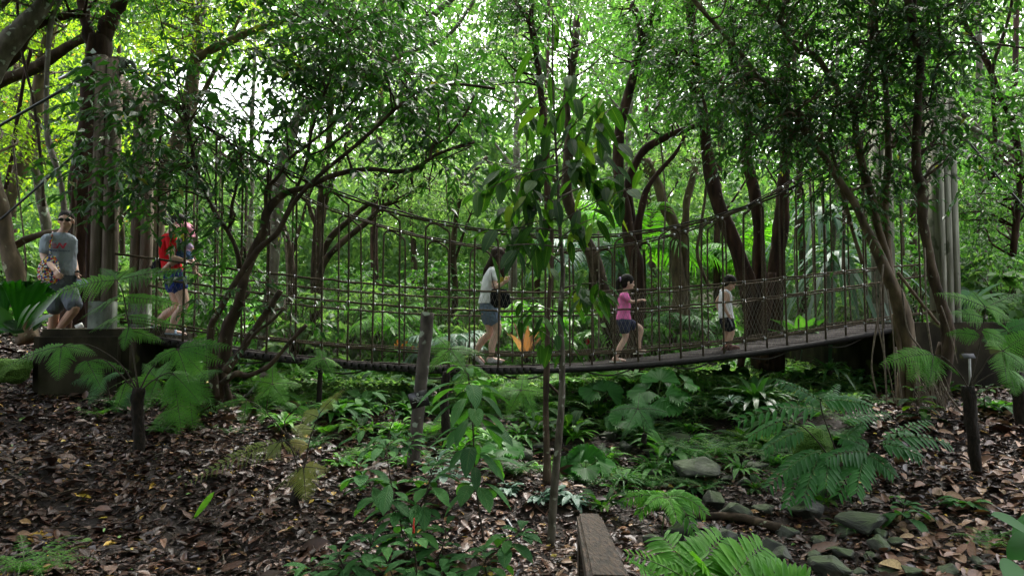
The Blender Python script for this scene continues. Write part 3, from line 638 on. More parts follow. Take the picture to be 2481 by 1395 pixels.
# ================================================================ TREES
def limb(pts, w0, w1, d, sides=10, rough=.10, flute=0.0, d1=None, pw=1.5):
    """pts in photo pixels, widths in pixels, depth d (to d1)"""
    n = len(pts); ds = np.linspace(d, d if d1 is None else d1, n)
    p = [P(x, y, dd) for (x, y), dd in zip(pts, ds)]
    p = catmull(p, 6); m = len(p)
    w = w1 + (w0 - w1) * (1 - np.linspace(0, 1, m)) ** pw
    r = w * np.interp(np.linspace(0, 1, m), np.linspace(0, 1, n), ds) / FPX / 2
    s_ = np.linspace(0, 1, m); amp = .02 * np.sin(s_ * 23 + d); p = p + np.stack([amp * r * 6, amp * 0, 0 * amp], -1)
    r = r * (1 + .08 * np.sin(s_ * 17 + w0) + .05 * np.sin(s_ * 41))
    lob = None
    if flute: lob = (flute * np.clip(1 - s_ * 2.2, .25, 1), 5, d)
    if lob is not None: lob = (np.concatenate([[lob[0][0]], lob[0], [lob[0][-1]]]), 5, d)
    V, F, uv = tube(p, r, sides if not flute else 20, rough, lobes=lob)
    return (V, F, uv), p, r
def sprays(C, D, n_leaf, length, L, W, droop=.35, spread=.8, wsc=1.0, g=None, twig=True, tilt=.5):
    """leafy twigs: origin C (k,3), direction D (k,3); leaves alternate along each drooping twig"""
    k = len(C); D = nrm(D); t = np.linspace(.12, 1, n_leaf)
    ln = length * rng.uniform(.6, 1.25, k)
    pos = C[:, None] + (ln[:, None] * t)[..., None] * D[:, None]; pos[..., 2] -= (ln[:, None] * droop * t ** 2)
    tang = D[:, None] - np.array([0, 0, 1.0]) * (2 * droop * t)[None, :, None]; tang = nrm(tang)
    side = nrm(np.cross(D, np.array([0, 0, 1.0])) + 1e-3)
    sg = np.where(np.arange(n_leaf) % 2 == 0, 1., -1.)[None, :, None]
    ld = nrm(tang * .65 + side[:, None] * sg * spread + rng.normal(0, .25, (k, n_leaf, 3)) + np.array([0, 0, -.35]))
    nn = nrm(np.array([0, 0, 1.0]) + rng.normal(0, tilt, (k, n_leaf, 3)))
    LL = L * rng.uniform(.6, 1.25, k * n_leaf) * np.repeat(rng.uniform(.7, 1.4, k), n_leaf)
    V, F = leaf5(pos.reshape(-1, 3), ld.reshape(-1, 3), nn.reshape(-1, 3), LL, LL * W * rng.uniform(.8, 1.2, k * n_leaf))
    base = rng.beta(2, 2, k)[:, None] * .6 + rng.random((k, n_leaf)) * .4; base = np.where(rng.random((k, n_leaf)) < .012, 1., np.minimum(base, .92))
    g.add(V, F, np.repeat(base.ravel(), 2))
    if twig:
        mid = C + (ln * .5)[:, None] * D; mid[:, 2] -= ln * droop * .25
        A = np.concatenate([C, mid]); Bq = np.concatenate([mid, pos[:, -1]])
        V, F = multi_tube(A, Bq, .0045 * wsc, .002 * wsc); g.add(V, F, .5, m=1)
GAPS = [(600, 250, 165, 140), (470, 190, 90, 100), (740, 330, 90, 60), (300, 120, 55, 60), (640, 40, 90, 50), (1010, 90, 90, 70), (880, 250, 70, 60), (1390, 100, 75, 80), (1180, 250, 70, 40), (1150, 40, 70, 50), (820, 110, 60, 60), (380, 300, 50, 60), (1730, 60, 40, 60), (2060, 60, 40, 40), (1310, 300, 50, 40), (1540, 230, 40, 50), (1985, 120, 70, 60), (2430, 60, 110, 100), (2230, 180, 30, 40), (1340, 160, 40, 50), (1870, 140, 40, 40), (2320, 190, 30, 30)]
def open_sky(Q, soft=.25):
    """which points stay: foliage is thin where the sky shows through"""
    Q = np.atleast_2d(Q); px = CX + FPX * Q[:, 0] / Q[:, 1]; py = CY + 77 - FPX * Q[:, 2] / Q[:, 1]; k = np.ones(len(Q))
    for gx_, gy_, rx, ry in GAPS: e = np.sqrt(((px - gx_) / rx) ** 2 + ((py - gy_) / ry) ** 2); k = np.minimum(k, np.clip((e - .6) / .8, 0, 1))
    return rng.random(len(Q)) < soft + (1 - soft) * k
def blob_points(b, n):
    """b = (px, py, depth, rx_px, ry_px, rz_m): clumped points through the volume"""
    c = P(b[0], b[1], b[2]); r = np.array([px2m(b[3], b[2]), b[5], px2m(b[4], b[2])])
    v = nrm(rng.normal(size=(n, 3))) * rng.random((n, 1)) ** .45
    return c + v * r, c, r
def crown(parent, blobs, mat, limbs=(), L=.085, W=.42, name='crown', n_leaf=9, length=.42, droop=.3, clus=7, twigs=True, branch=True, bmat='bark_mid', csize=.34):
    g = G(); bg_ = G()
    for b in blobs:
        nc = b[6]; C, c, r = blob_points(b, nc); C = C[open_sky(C, .1 if b[2] > 10 else .45)]
        for q in C:
            k = max(3, int(clus * rng.uniform(.6, 1.5)))
            o = q + rng.normal(0, csize * .5, (k, 3)) * [1, 1, .6]
            d = nrm(o - q + rng.normal(0, .12, (k, 3))) * [1, 1, .5]
            sprays(o, d, n_leaf, length, L, W, droop, g=g, twig=twigs)
        if branch and len(limbs):
            allp = np.concatenate([l[1] for l in limbs]); allr = np.concatenate([l[2] for l in limbs])
            for q in C[::2]:
                d = np.linalg.norm(allp - q, axis=1) + .35 * np.abs(allp[:, 2] - (q[2] - .5)); j = np.argmin(d)
                if np.linalg.norm(allp[j] - q) > 3.2: continue
                a = allp[j]; m1 = a * .6 + q * .4 + rng.normal(0, .1, 3) + [0, 0, .06]; m2 = a * .25 + q * .75 + rng.normal(0, .08, 3) + [0, 0, .05]
                p = catmull([a, m1, m2, q], 4); r0 = min(allr[j] * .6, .022)
                V, F, uv = tube(p, np.linspace(max(r0, .008), .004, len(p)), 5); bg_.add(V, F, .5, uv)
    if g.V: g.build(name, [mat, M['twig']], parent)
    if bg_.V: bg_.build('branches', M[bmat], parent)
def tree(label, bark, limbs, blobs=(), leaf='leaf_mid', base=None, name='tree', group=None, **kw):
    ls = [limb(*l[:4], **(l[4] if len(l) > 4 else {})) for l in limbs]
    b0 = ls[0][1][0]
    t = thing(name, label, 'tree', (b0[0], b0[1], b0[2]), group)
    g = G()
    for (tb, p, r) in ls[:1]: g.add(tb[0], tb[1], .5, tb[2])
    g.build('trunk', M[bark], t)
    for (tb, p, r) in ls[1:]:
        g = G(); g.add(tb[0], tb[1], .5, tb[2]); g.build('limb', M[bark], t)
    if blobs: crown(t, blobs, M[leaf], ls, bmat=bark, **kw)
    return t, ls
D_ = dict
# ---- left side
tree('massive dark red-brown forked tree directly behind the nearer left bridge post', 'bark_dark',
  [([(175, 850), (180, 740), (190, 640), (197, 500), (205, 420), (215, 300), (232, 180), (240, 90)], 74, 50, 10.6, D_(flute=.16)),
   ([(228, 130), (215, 80), (203, 30), (193, -40)], 34, 22, 10.6), ([(243, 110), (262, 60), (285, 15), (315, -50)], 46, 30, 10.6),
   ([(205, 32), (140, 42), (85, 62), (60, 95), (30, 140), (-20, 185)], 20, 27, 10.2),
   ([(222, 820), (215, 700), (218, 560), (222, 450)], 22, 14, 10.1), ([(165, 860), (168, 700), (178, 560), (180, 420)], 16, 12, 10.2)],
  [(220, -90, 10.5, 300, 120, 2.2, 60)], 'leaf_mid')
tree('pale grey spotted big limb crossing the top left corner', 'bark_grey',
  [([(-330, 860), (-290, 700), (-190, 470), (-90, 290), (-30, 190), (20, 110), (60, 60), (105, 15), (150, -60)], 84, 38, 9.4), ([(-60, 60), (0, 15), (40, -30)], 22, 16, 9.6)], [(-60, -120, 9, 260, 120, 2, 40)], 'leaf_mid')
tree('mossy brown limb rising from the left edge to the forked tree', 'bark_mid',
  [([(-420, 860), (-380, 640), (-270, 400), (-120, 260), (0, 198), (60, 175), (110, 150), (170, 110), (215, 85)], 52, 22, 11.4)], [(-150, 60, 11.5, 150, 120, 1.5, 20)], 'leaf_lime')
tree('thin pale lichen-spotted stem left of the forked tree', 'bark_grey',
  [([(160, 560), (152, 470), (135, 400), (116, 330), (112, 230), (119, 100), (126, 45), (150, -10), (170, -60)], 15, 11, 9.5)], [(150, -60, 9.5, 160, 80, 1.2, 16)], 'leaf_mid')
tree('slender dark curving stem beside the pale spotted stem', 'bark_mid', [([(106, 500), (102, 430), (92, 320), (78, 230), (60, 160), (48, 90), (40, -30)], 8, 6, 9.8)])
tree('leaning pale trunk with reddish patches at the far left edge', 'bark_tan',
  [([(-190, 860), (-150, 740), (-90, 640), (-20, 540), (20, 475), (55, 400), (80, 320), (93, 235), (110, 130), (140, 10), (160, -40)], 46, 26, 12.5)], [(60, 60, 12.5, 180, 140, 2.2, 60), (110, -60, 12.8, 200, 100, 2, 30)], 'leaf_lime')
tree('pale straight trunk standing behind the head of the man', 'bark_grey', [([(118, 820), (112, 600), (108, 520), (88, 430), (82, 330), (90, 200)], 26, 18, 13.2)], [(90, 330, 13.4, 140, 120, 1.6, 40)], 'leaf_lime')
tree('brown peeling trunk cut by the left edge of the picture', 'bark_tan', [([(70, 830), (58, 760), (40, 680), (18, 590), (-2, 500), (-30, 380)], 44, 36, 9.6, D_(flute=.1)), ([(28, 600), (60, 582), (100, 568), (150, 560)], 20, 14, 9.8)], [(-100, 300, 10, 120, 140, 1.2, 16)], 'leaf_lime')
tree('thin reddish stem slanting up at the far left', 'bark_dark', [([(0, 500), (22, 420), (34, 340), (55, 210), (75, 120)], 10, 8, 11)])
tree('large pale brown forked tree behind the farther left bridge post', 'bark_tan',
  [([(360, 800), (368, 620), (378, 500), (392, 430), (428, 350), (456, 260), (474, 150), (482, 60), (490, -50)], 54, 26, 13.0, D_(flute=.08)),
   ([(476, 142), (510, 122), (560, 98), (600, 80), (680, 50), (760, 10), (820, -40)], 22, 16, 12.8), ([(445, 300), (500, 210), (540, 130), (600, 0)], 14, 8, 13)],
  [(440, 60, 13, 190, 150, 2, 60), (620, 30, 13, 200, 90, 1.8, 40)], 'leaf_lime')
# ---- the big many-stemmed tree left of centre, nearer than the bridge
cs = dict(L=.115, W=.38, length=.45, clus=5, n_leaf=8, csize=.5)
tree('spreading many-stemmed small-leaved tree in front of the bridge, left of centre', 'bark_mid',
  [([(510, 985), (530, 930), (545, 870), (552, 794), (573, 747), (591, 672), (616, 610), (640, 560), (647, 514), (686, 471), (743, 453), (815, 423), (894, 410), (958, 416), (1012, 405), (1048, 380), (1102, 358), (1150, 345)], 38, 7, 8.2, D_(d1=7.9)),
   ([(520, 960), (512, 860), (512, 794), (530, 755), (573, 679), (627, 604), (672, 565), (707, 498), (768, 430), (851, 362), (905, 315), (960, 262), (1010, 225), (1100, 205), (1200, 215)], 20, 7, 8.0, D_(d1=7.6)),
   ([(580, 650), (577, 620), (555, 565), (520, 514), (491, 450), (470, 380), (455, 300)], 13, 7, 8.2), ([(556, 560), (562, 500), (573, 450), (585, 380)], 9, 6, 8.3),
   ([(645, 520), (647, 459), (672, 430), (707, 380), (750, 348), (797, 308), (835, 270), (900, 190)], 11, 5, 8.1),
   ([(1041, 386), (1051, 351), (1084, 333), (1130, 272), (1150, 230)], 9, 5, 7.9), ([(732, 382), (793, 358), (851, 315)], 6, 4, 8.3),
   ([(700, 505), (740, 400), (760, 300), (800, 190), (830, 90)], 9, 5, 8.3), ([(545, 900), (588, 844), (609, 808), (645, 758), (681, 704)], 20, 14, 7.9),
   ([(600, 830), (624, 801), (655, 780), (690, 745)], 9, 7, 7.8), ([(535, 930), (573, 905), (600, 910), (640, 893), (665, 873), (707, 823), (743, 787)], 17, 9, 7.6),
   ([(500, 1000), (492, 930), (500, 870), (515, 800)], 15, 10, 8.1), ([(560, 985), (548, 930), (540, 880)], 16, 12, 8.1), ([(530, 940), (525, 880), (535, 820), (560, 760)], 14, 9, 8.3)],
  [(480, 240, 8.2, 190, 110, .9, 38), (560, 330, 8.2, 150, 110, .9, 26), (720, 170, 8.3, 240, 130, 1.0, 52), (900, 130, 8.2, 240, 130, 1.0, 52), (1040, 260, 8.0, 170, 80, .8, 34), (820, 330, 8.2, 160, 60, .8, 14),
   (400, 300, 8.3, 110, 90, .6, 22), (330, 420, 8.2, 120, 80, .5, 14), (420, 480, 8.2, 80, 80, .5, 10), (560, 540, 8.4, 70, 130, .5, 12), (1080, 380, 7.9, 60, 60, .4, 8), (700, -60, 8.2, 420, 90, 1.5, 46), (620, 730, 8.2, 110, 60, .5, 8)],
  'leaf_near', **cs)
tree('tree with long pale leaning limb reaching up to the top centre', 'bark_grey',
  [([(640, 860), (655, 700), (668, 560), (679, 430), (700, 345), (725, 280), (797, 229), (887, 179), (940, 140), (976, 104), (1030, 54), (1090, 0), (1150, -60)], 34, 18, 12.2),
   ([(905, 165), (990, 128), (1077, 93), (1130, 32), (1160, -20)], 12, 8, 12), ([(840, 200), (860, 130), (901, 60), (951, 0)], 10, 6, 12)],
  [(800, 60, 12.4, 260, 130, 2, 66), (1050, 40, 12.2, 200, 110, 2, 50), (700, 250, 12.4, 130, 90, 1.2, 14)], 'leaf_mid')
# ---- behind the bridge, left of centre
tree('dark multi-stemmed tree behind the bridge ropes left of centre', 'bark_mid',
  [([(775, 880), (770, 790), (766, 700), (768, 600), (776, 490), (790, 394), (800, 300), (810, 180)], 40, 12, 13.2, D_(flute=.1)),
   ([(712, 860), (708, 720), (700, 600), (683, 540), (662, 480), (650, 420)], 22, 12, 13.0),
   ([(765, 690), (786, 636), (822, 593), (887, 540), (922, 504), (969, 482), (1040, 440)], 19, 10, 13.1), ([(762, 660), (800, 579), (851, 529), (904, 486), (951, 450), (985, 425), (1026, 405)], 17, 10, 13.4),
   ([(772, 560), (745, 480), (748, 358), (760, 260)], 12, 8, 13.3), ([(778, 540), (800, 450), (830, 380), (850, 300)], 15, 9, 13.4), ([(706, 620), (730, 540), (750, 470), (790, 400)], 9, 6, 13)],
  [(900, 380, 13.4, 200, 90, 1.5, 44), (730, 330, 13.3, 100, 80, 1.2, 12), (1010, 470, 13.2, 110, 70, 1, 28)], 'leaf_far')
tree('slim trunk rising behind the ropes between the post stub and the woman in white', 'bark_mid', [([(1104, 830), (1102, 700), (1098, 600), (1110, 500), (1140, 430), (1180, 380)], 20, 10, 15.0), ([(1100, 640), (1125, 560), (1140, 520)], 8, 5, 15)], [(1120, 430, 15, 140, 80, 1.5, 34)], 'leaf_far')
tree('thin dark trunk descending from the top centre', 'bark_dark', [([(1330, 560), (1318, 300), (1300, 140), (1286, 60), (1245, 0), (1225, -50)], 18, 16, 11.8), ([(1296, 110), (1290, 40), (1292, -40)], 8, 7, 11.6)], [(1250, 30, 11.6, 130, 130, 1.2, 40), (1200, 180, 11.8, 120, 80, 1, 16)], 'leaf_near')
tree('dark trunk leaning left behind the speckled sapling', 'bark_mid', [([(1500, 900), (1487, 826), (1472, 755), (1451, 679), (1429, 604), (1400, 540), (1372, 468), (1376, 390), (1379, 322), (1372, 240), (1390, 143), (1400, 40)], 48, 17, 13.2, D_(flute=.08)), ([(1365, 470), (1330, 420), (1290, 390)], 12, 7, 13)], [(1400, 130, 13.2, 130, 120, 1.5, 44)], 'leaf_mid')
tree('tall Y-forked dark tree behind the girl in pink', 'bark_dark',
  [([(1536, 900), (1536, 845), (1546, 737), (1541, 650), (1528, 593), (1516, 504), (1498, 430), (1501, 322), (1522, 233), (1544, 143), (1558, 80)], 46, 20, 12.6, D_(flute=.1)),
   ([(1558, 90), (1545, 40), (1525, 0), (1505, -50)], 19, 15, 12.6), ([(1556, 95), (1575, 50), (1590, 5), (1600, -50)], 15, 12, 12.6), ([(1540, 600), (1548, 540), (1560, 480), (1585, 430), (1630, 380), (1660, 330)], 26, 8, 12.7),
   ([(1530, 560), (1520, 470), (1536, 405), (1562, 362), (1612, 333), (1666, 312), (1702, 294), (1738, 265), (1790, 243), (1880, 195)], 26, 12, 12.9), ([(1562, 110), (1605, 133), (1662, 186), (1700, 240)], 11, 10, 12.5)],
  [(1540, 60, 12.6, 140, 100, 1.4, 46), (1640, 270, 12.8, 120, 70, 1, 22), (1600, 150, 12.7, 100, 80, 1, 30)], 'leaf_mid')
tree('pale tan trunk leaning left with a second dark stem, behind the mid bridge', 'bark_tan',
  [([(1640, 860), (1641, 780), (1645, 701), (1640, 611), (1632, 545), (1608, 493), (1590, 440), (1565, 387)], 40, 22, 14.2, D_(flute=.1)), ([(1655, 800), (1658, 640), (1660, 540), (1668, 470), (1690, 390)], 26, 16, 14.2), ([(1720, 700), (1690, 620), (1700, 540), (1712, 450)], 9, 7, 14)], [(1620, 380, 14.4, 150, 80, 1.5, 40)], 'leaf_far')
tree('dark reddish trunk curving down behind the boy in the white vest', 'bark_dark',
  [([(1850, 900), (1838, 820), (1818, 700), (1788, 611), (1757, 540), (1735, 470), (1712, 358), (1702, 269), (1691, 197), (1680, 90), (1666, 0), (1660, -50)], 50, 18, 12.8, D_(flute=.15)), ([(1690, 240), (1660, 186), (1640, 150)], 10, 9, 12.7), ([(1790, 900), (1815, 780), (1818, 720)], 18, 14, 12.6)],
  [(1680, 60, 12.6, 130, 110, 1.2, 44)], 'leaf_mid')
tree('dark sinuous trunk between the two reddish trunks on the right', 'bark_dark', [([(1862, 900), (1850, 760), (1842, 647), (1838, 557), (1826, 460), (1809, 376), (1813, 323), (1806, 251), (1786, 190), (1772, 100), (1762, 0), (1760, -40)], 38, 16, 13.0, D_(flute=.12))], [(1790, 40, 12.8, 110, 110, 1.2, 36)], 'leaf_mid')
tree('thick reddish brown trunk with fluted foot right of the boy', 'bark_dark', [([(1874, 900), (1878, 800), (1884, 640), (1890, 557), (1898, 470), (1902, 400), (1904, 300), (1905, 150), (1906, 0), (1906, -50)], 46, 20, 12.6, D_(flute=.14)), ([(1850, 880), (1858, 760), (1872, 660)], 22, 18, 12.4)], [(1900, 60, 12.6, 110, 130, 1.2, 44)], 'leaf_mid')
# ---- right, in front of the bridge end
rl = dict(L=.105, W=.38, length=.45, clus=6, n_leaf=8, csize=.42)
tree('tan fluted stump-like trunk at the right bridge end with long limb slanting up left', 'bark_tan',
  [([(2200, 1010), (2203, 900), (2197, 837), (2186, 773), (2172, 719), (2150, 665), (2122, 600), (2093, 545), (2068, 491), (2032, 437), (1996, 376), (1942, 308), (1888, 247), (1835, 183), (1785, 118), (1730, 57), (1680, 0), (1640, -50)], 54, 10, 9.9, D_(flute=.1, d1=9.3, pw=2.6)),
   ([(2160, 690), (2146, 611), (2124, 540), (2110, 470), (2093, 412), (2075, 323), (2068, 272), (2039, 233), (1996, 161), (1971, 133), (1935, 125), (1906, 90), (1885, 47), (1835, 0), (1800, -50)], 22, 10, 9.8),
   ([(2066, 275), (2086, 215), (2104, 143), (2114, 72), (2120, 0), (2122, -50)], 14, 12, 9.8), ([(2158, 680), (2150, 600), (2145, 520), (2152, 394), (2150, 305), (2147, 215), (2138, 161), (2125, 90), (2118, 20)], 20, 12, 9.9),
   ([(2175, 660), (2229, 730), (2276, 787)], 8, 7, 9.7), ([(2225, 1010), (2218, 930), (2195, 850)], 18, 16, 9.7), ([(2180, 1010), (2186, 930), (2180, 850), (2165, 760)], 14, 12, 9.8),
   ([(2028, 240), (2010, 330), (2030, 420), (2055, 520), (2090, 640)], 9, 9, 10)],
  [(1750, 170, 9.5, 190, 130, .9, 44), (1960, 60, 9.7, 170, 100, .9, 34), (1960, 240, 9.7, 170, 110, .9, 40), (2100, 330, 9.8, 140, 130, .9, 38), (1880, 330, 9.6, 120, 90, .8, 18), (2160, 120, 9.8, 140, 120, .9, 36), (2090, 480, 9.9, 90, 80, .6, 14), (1950, -70, 9.6, 380, 90, 1.6, 46)],
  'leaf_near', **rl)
tree('tall slender dark tree standing right of the tan trunk', 'bark_mid',
  [([(2270, 1010), (2288, 920), (2297, 844), (2294, 790), (2279, 730), (2261, 665), (2247, 593), (2233, 522), (2236, 460), (2222, 412), (2222, 323), (2225, 215), (2229, 143), (2218, 90), (2208, 36), (2190, -40)], 30, 18, 9.2, D_(rough=.16)),
   ([(2212, 50), (2214, 10), (2222, -40)], 14, 11, 9.2), ([(2250, 260), (2262, 200), (2278, 120), (2270, 30)], 7, 5, 9.3), ([(2258, 1010), (2262, 920), (2280, 830)], 18, 14, 9.3)],
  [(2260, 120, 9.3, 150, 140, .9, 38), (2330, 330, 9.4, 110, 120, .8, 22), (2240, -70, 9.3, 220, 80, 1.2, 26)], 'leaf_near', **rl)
tree('far right forked dark tree below the patch of bright sky', 'bark_dark',
  [([(2455, 620), (2470, 420), (2455, 301), (2425, 240), (2404, 180), (2375, 120), (2340, 60), (2320, -40)], 16, 12, 11.5), ([(2410, 420), (2411, 312), (2404, 180), (2426, 100), (2445, 40), (2458, -40)], 10, 8, 11.4), ([(2250, 100), (2330, 104), (2400, 106), (2490, 118)], 6, 5, 11)],
  [(2340, 0, 11.6, 90, 60, 1, 22), (2440, 240, 11.5, 80, 60, .8, 18), (2400, 480, 11.8, 130, 130, 1.2, 60)], 'leaf_mid')
for pts, w, d, lab in [([(2070, 95), (2139, 154), (2197, 205), (2290, 270), (2390, 330), (2490, 378)], 15, 13.5, 'pale leaning pole-like trunk crossing behind the triple-slab post'),
                       ([(2300, 255), (2360, 300), (2420, 360), (2500, 430)], 11, 13.8, 'thinner pale fallen pole below the pale leaning pole at right')]:
    tree(lab, 'bark_grey', [(pts, w, w * .8, d)])
# ---- more trunks farther back among the leaves, each with its crown
BACK = [(300, 14.5, 18, -8, 'slim trunk seen between the two left bridge posts'), (600, 15.5, 16, 5, 'slim far trunk behind the many-stemmed tree, lower left of centre'), (905, 17, 22, 8, 'far grey trunk in the bright gap left of centre'),
        (1010, 19, 18, -14, 'far leaning trunk in the bright foliage behind the post stub'), (1240, 17, 24, 6, 'far trunk just right of the woman in white'), (1300, 20, 16, 10, 'very slim far trunk behind the sapling leaves'),
        (1585, 18, 18, -10, 'far thin trunk between girl and mid bridge trunks'), (1500, 16.5, 20, 12, 'far trunk left of the Y-forked tree'), (1735, 17.5, 20, 6, 'far trunk above the hut roof'), (1950, 15.5, 22, -8, 'far trunk among the drooping strap leaves'),
        (2010, 14.5, 14, 10, 'slim far trunk left of the right deck end'), (2120, 17, 20, -5, 'far trunk behind the right deck end'), (2210, 15.5, 24, 10, 'dim trunk behind the slender right tree'), (2380, 15, 30, -6, 'dark trunk behind the right retaining wall'), (2440, 17, 24, 8, 'dim far trunk near the right edge'),
        (30, 17, 22, 6, 'far trunk at the left edge behind the stay cables'), (250, 18, 18, 4, 'far trunk just left of the nearer post')]
for k, (px, d, w, lean, lab) in enumerate(BACK):
    y0 = 790; pts = [(px, y0 + 40), (px + lean * .3, y0 - 120), (px + lean + 6 * math.sin(k * 2.), y0 - 300), (px + lean * 2, y0 - 480), (px + lean * 2.5 + 8 * math.cos(k), y0 - 660), (px + lean * 3, y0 - 860)]
    leafy = 'leaf_lime' if px < 560 else ('leaf_far' if px < 1400 else 'leaf_mid')
    lim = [(pts, w, w * .5, d)]
    for q in range(3):
        s = (-1) ** (q + k); y = y0 - 260 - q * 120; x = px + lean * (.8 + .5 * q)
        lim.append(([(x, y), (x + s * 40, y - 50), (x + s * 90, y - 130)], w * .4, w * .2, d))
    tree(lab, ['bark_mid', 'bark_grey', 'bark_dark'][k % 3], lim, [(px + lean * 2, 330, d, 150, 130, 1.5, 18), (px + lean * 2, 120, d, 190, 130, 1.6, 20), (px + lean, 520, d, 110, 80, 1.2, 6)], leafy, L=.12, W=.45, length=.5, clus=5, n_leaf=8, twigs=False, branch=False)
# ================================================================ FAR FOLIAGE AND UNDERSTORY
def leaf_cloud(name, n, fn, L, mat, label, W=.5, cat='foliage', cl=14, cs=.5):
    C = fn(n // cl); k = len(C)
    P0 = (C[:, None] + rng.normal(0, cs, (k, cl, 3)) * [1, 1, .7]).reshape(-1, 3); m = len(P0)
    D = rdir(m) + [0, 0, -.5]; N = nrm(np.array([0, -.25, .8]) + rng.normal(0, .5, (m, 3))); LL = L * rng.uniform(.6, 1.3, m)
    V, F = leaf5(P0, D, N, LL, LL * W); g = G()
    t = np.repeat(rng.beta(2, 2, k), cl) * .6 + rng.random(m) * .4
    g.add(V, F, np.repeat(t, 2)); o = g.build(name, mat); return tag(o, label, cat, kind='stuff')
def wall_pts(n, y0, y1, z0, z1, half=.95, gap=None):
    y = rng.uniform(y0, y1, n * 2); x = rng.uniform(-1, 1, n * 2) * y * half; z = z0 + (z1 - z0) * rng.random(n * 2) ** 1.2
    c = np.sin(x * .55 + 1.3) * np.cos(z * .8 + y * .3) + .6 * np.sin(x * 1.3 + z * 1.1) + .4 * np.cos(y * .9 - z * 1.7)
    keep = c > rng.uniform(-1.1, .75, n * 2)
    if gap is not None: keep &= gap(x, y, z)
    q = np.stack([x, y, z], -1)[keep][:n]; return q
skygap = lambda x, y, z: open_sky(np.stack([x, y, z], -1), .12)
leaf_cloud('far_forest', 150000, lambda n: wall_pts(n, 24.5, 33, -.8, 16, .9, skygap), .34, M['leaf_far'], 'dense bright green forest foliage filling the background', W=.5, cl=22, cs=.7)
leaf_cloud('farthest_forest', 80000, lambda n: wall_pts(n, 33, 44, -1, 22, .9, lambda x, y, z: open_sky(np.stack([x, y, z], -1), .0)), .5, M['leaf_far'], 'soft green mass of the farthest trees behind the background foliage', W=.55, cl=22, cs=1.3)
leaf_cloud('low_forest', 60000, lambda n: wall_pts(n, 18.5, 25, -.9, 4.2, .9), .24, M['leaf_far'], 'band of bright green low foliage far behind the bridge', W=.5, cl=16, cs=.4)
# ---- shrubs of the understory behind the bridge, each a thing
def shrub_mesh(seed, h, r, L, W, n, mat, kind='leaf'):
    g = G(); k = n // 9; th = rng.uniform(0, 2 * np.pi, k); rr = r * rng.random(k) ** .5; z = h * rng.uniform(.15, .95, k)
    rr = rr * np.sqrt(np.clip(1.1 - (z / h) ** 2 * .8, .1, 1)); C = np.stack([rr * np.cos(th), rr * np.sin(th), z], -1)
    D = np.stack([np.cos(th), np.sin(th), rng.uniform(.2, .8, k)], -1) + rng.normal(0, .3, (k, 3))
    sprays(C * [.8, .8, .95], D, 9, .3 * (r / .8), L, W, .35, g=g, twig=False)
    s = G()
    for q in range(7):
        a = q * .9 + seed; e = np.array([math.cos(a) * r * .6, math.sin(a) * r * .6, h * .8])
        V, F, uv = tube(catmull([(0, 0, -.05), e * [.35, .35, .5], e], 4), np.linspace(.016, .005, 9), 5); s.add(V, F)
    return g.mesh('crown', [mat, M['twig']]), s.mesh('stem', M['bark_mid'])
SH = [shrub_mesh(0, 1.7, .85, .13, .5, 1500, M['leaf_far']), shrub_mesh(1, 1.2, .8, .18, .45, 800, M['ground_green']), shrub_mesh(2, 2.4, 1.0, .12, .42, 2200, M['leaf_mid']), shrub_mesh(3, 1.5, .8, .26, .6, 420, M['leaf_far'])]
SHL = ['airy small-leaved bright green shrub', 'low lush light green shrub', 'tall small-leaved deep green shrub', 'large-leaved bright green shrub']
spots = [(430, 12.5, 2, 'behind the woman in red'), (330, 13.5, 0, 'between the two left posts'), (560, 12.8, 1, 'low behind the many-stemmed tree'), (630, 14.5, 2, 'behind the broken branches'), (720, 12.3, 3, 'at the foot of the dark multi-stemmed tree'),
  (840, 13.5, 3, 'right of the dark multi-stemmed tree, behind the first loops'), (850, 16, 2, 'in the bright gap, far left of centre'), (930, 14.5, 0, 'above the orange flowers'), (1010, 13.2, 1, 'behind the sloping post stub'), (1070, 15.5, 2, 'far behind the post stub'),
  (1150, 13.8, 3, 'behind the legs of the woman in white'), (1220, 15.5, 0, 'far behind the woman in white'), (1290, 13.6, 1, 'behind the thin dark trunk at centre'), (1370, 15, 0, 'behind the speckled sapling'), (1440, 13.8, 1, 'left of the girl in pink'),
  (1600, 13.8, 1, 'right of the girl in pink'), (1600, 17, 2, 'far behind the girl in pink'), (1690, 14.6, 1, 'under the shingled hut roof'), (1770, 15.5, 0, 'behind the boy in the white vest'), (1960, 16, 2, 'behind the drooping strap leaves'),
  (2040, 14.2, 3, 'near the right deck end'), (2110, 15, 0, 'behind the right painted post foot'), (2210, 14, 2, 'between tan trunk and triple-slab post'), (2340, 13.5, 2, 'over the right retaining wall'), (2430, 12.8, 3, 'at the right edge above the retaining wall'), (2470, 15, 2, 'far at the right edge'),
  (60, 14, 2, 'at the left edge behind the man'), (150, 13, 0, 'low behind the man'), (250, 15, 2, 'behind the nearer left post'), (-20, 12, 0, 'cut by the left edge'), (500, 15.5, 2, 'far behind the woman in red'), (780, 17.5, 0, 'farthest of the left middle shrubs'), (1130, 18.5, 0, 'farthest shrub behind the woman in white'), (1500, 17.5, 0, 'farthest shrub behind the Y-forked tree'), (1850, 17.5, 2, 'farthest shrub between the red trunks')]
for k, (px, d, v, lab) in enumerate(spots):
    x = (px - CX) / FPX * d; z = gz(x, d); t = thing('shrub', SHL[v] + ' ' + lab, 'shrub', (x, d, z), 'shrubs behind the bridge')
    s = .85 + .35 * ((k * 7) % 5) / 5; t.rotation_euler = (0, 0, k * 1.9); t.scale = (s, s, s)
    for nm, me in zip(('crown', 'stem'), SH[v]):
        o = bpy.data.objects.new(nm, me); COL.objects.link(o); o.parent = t
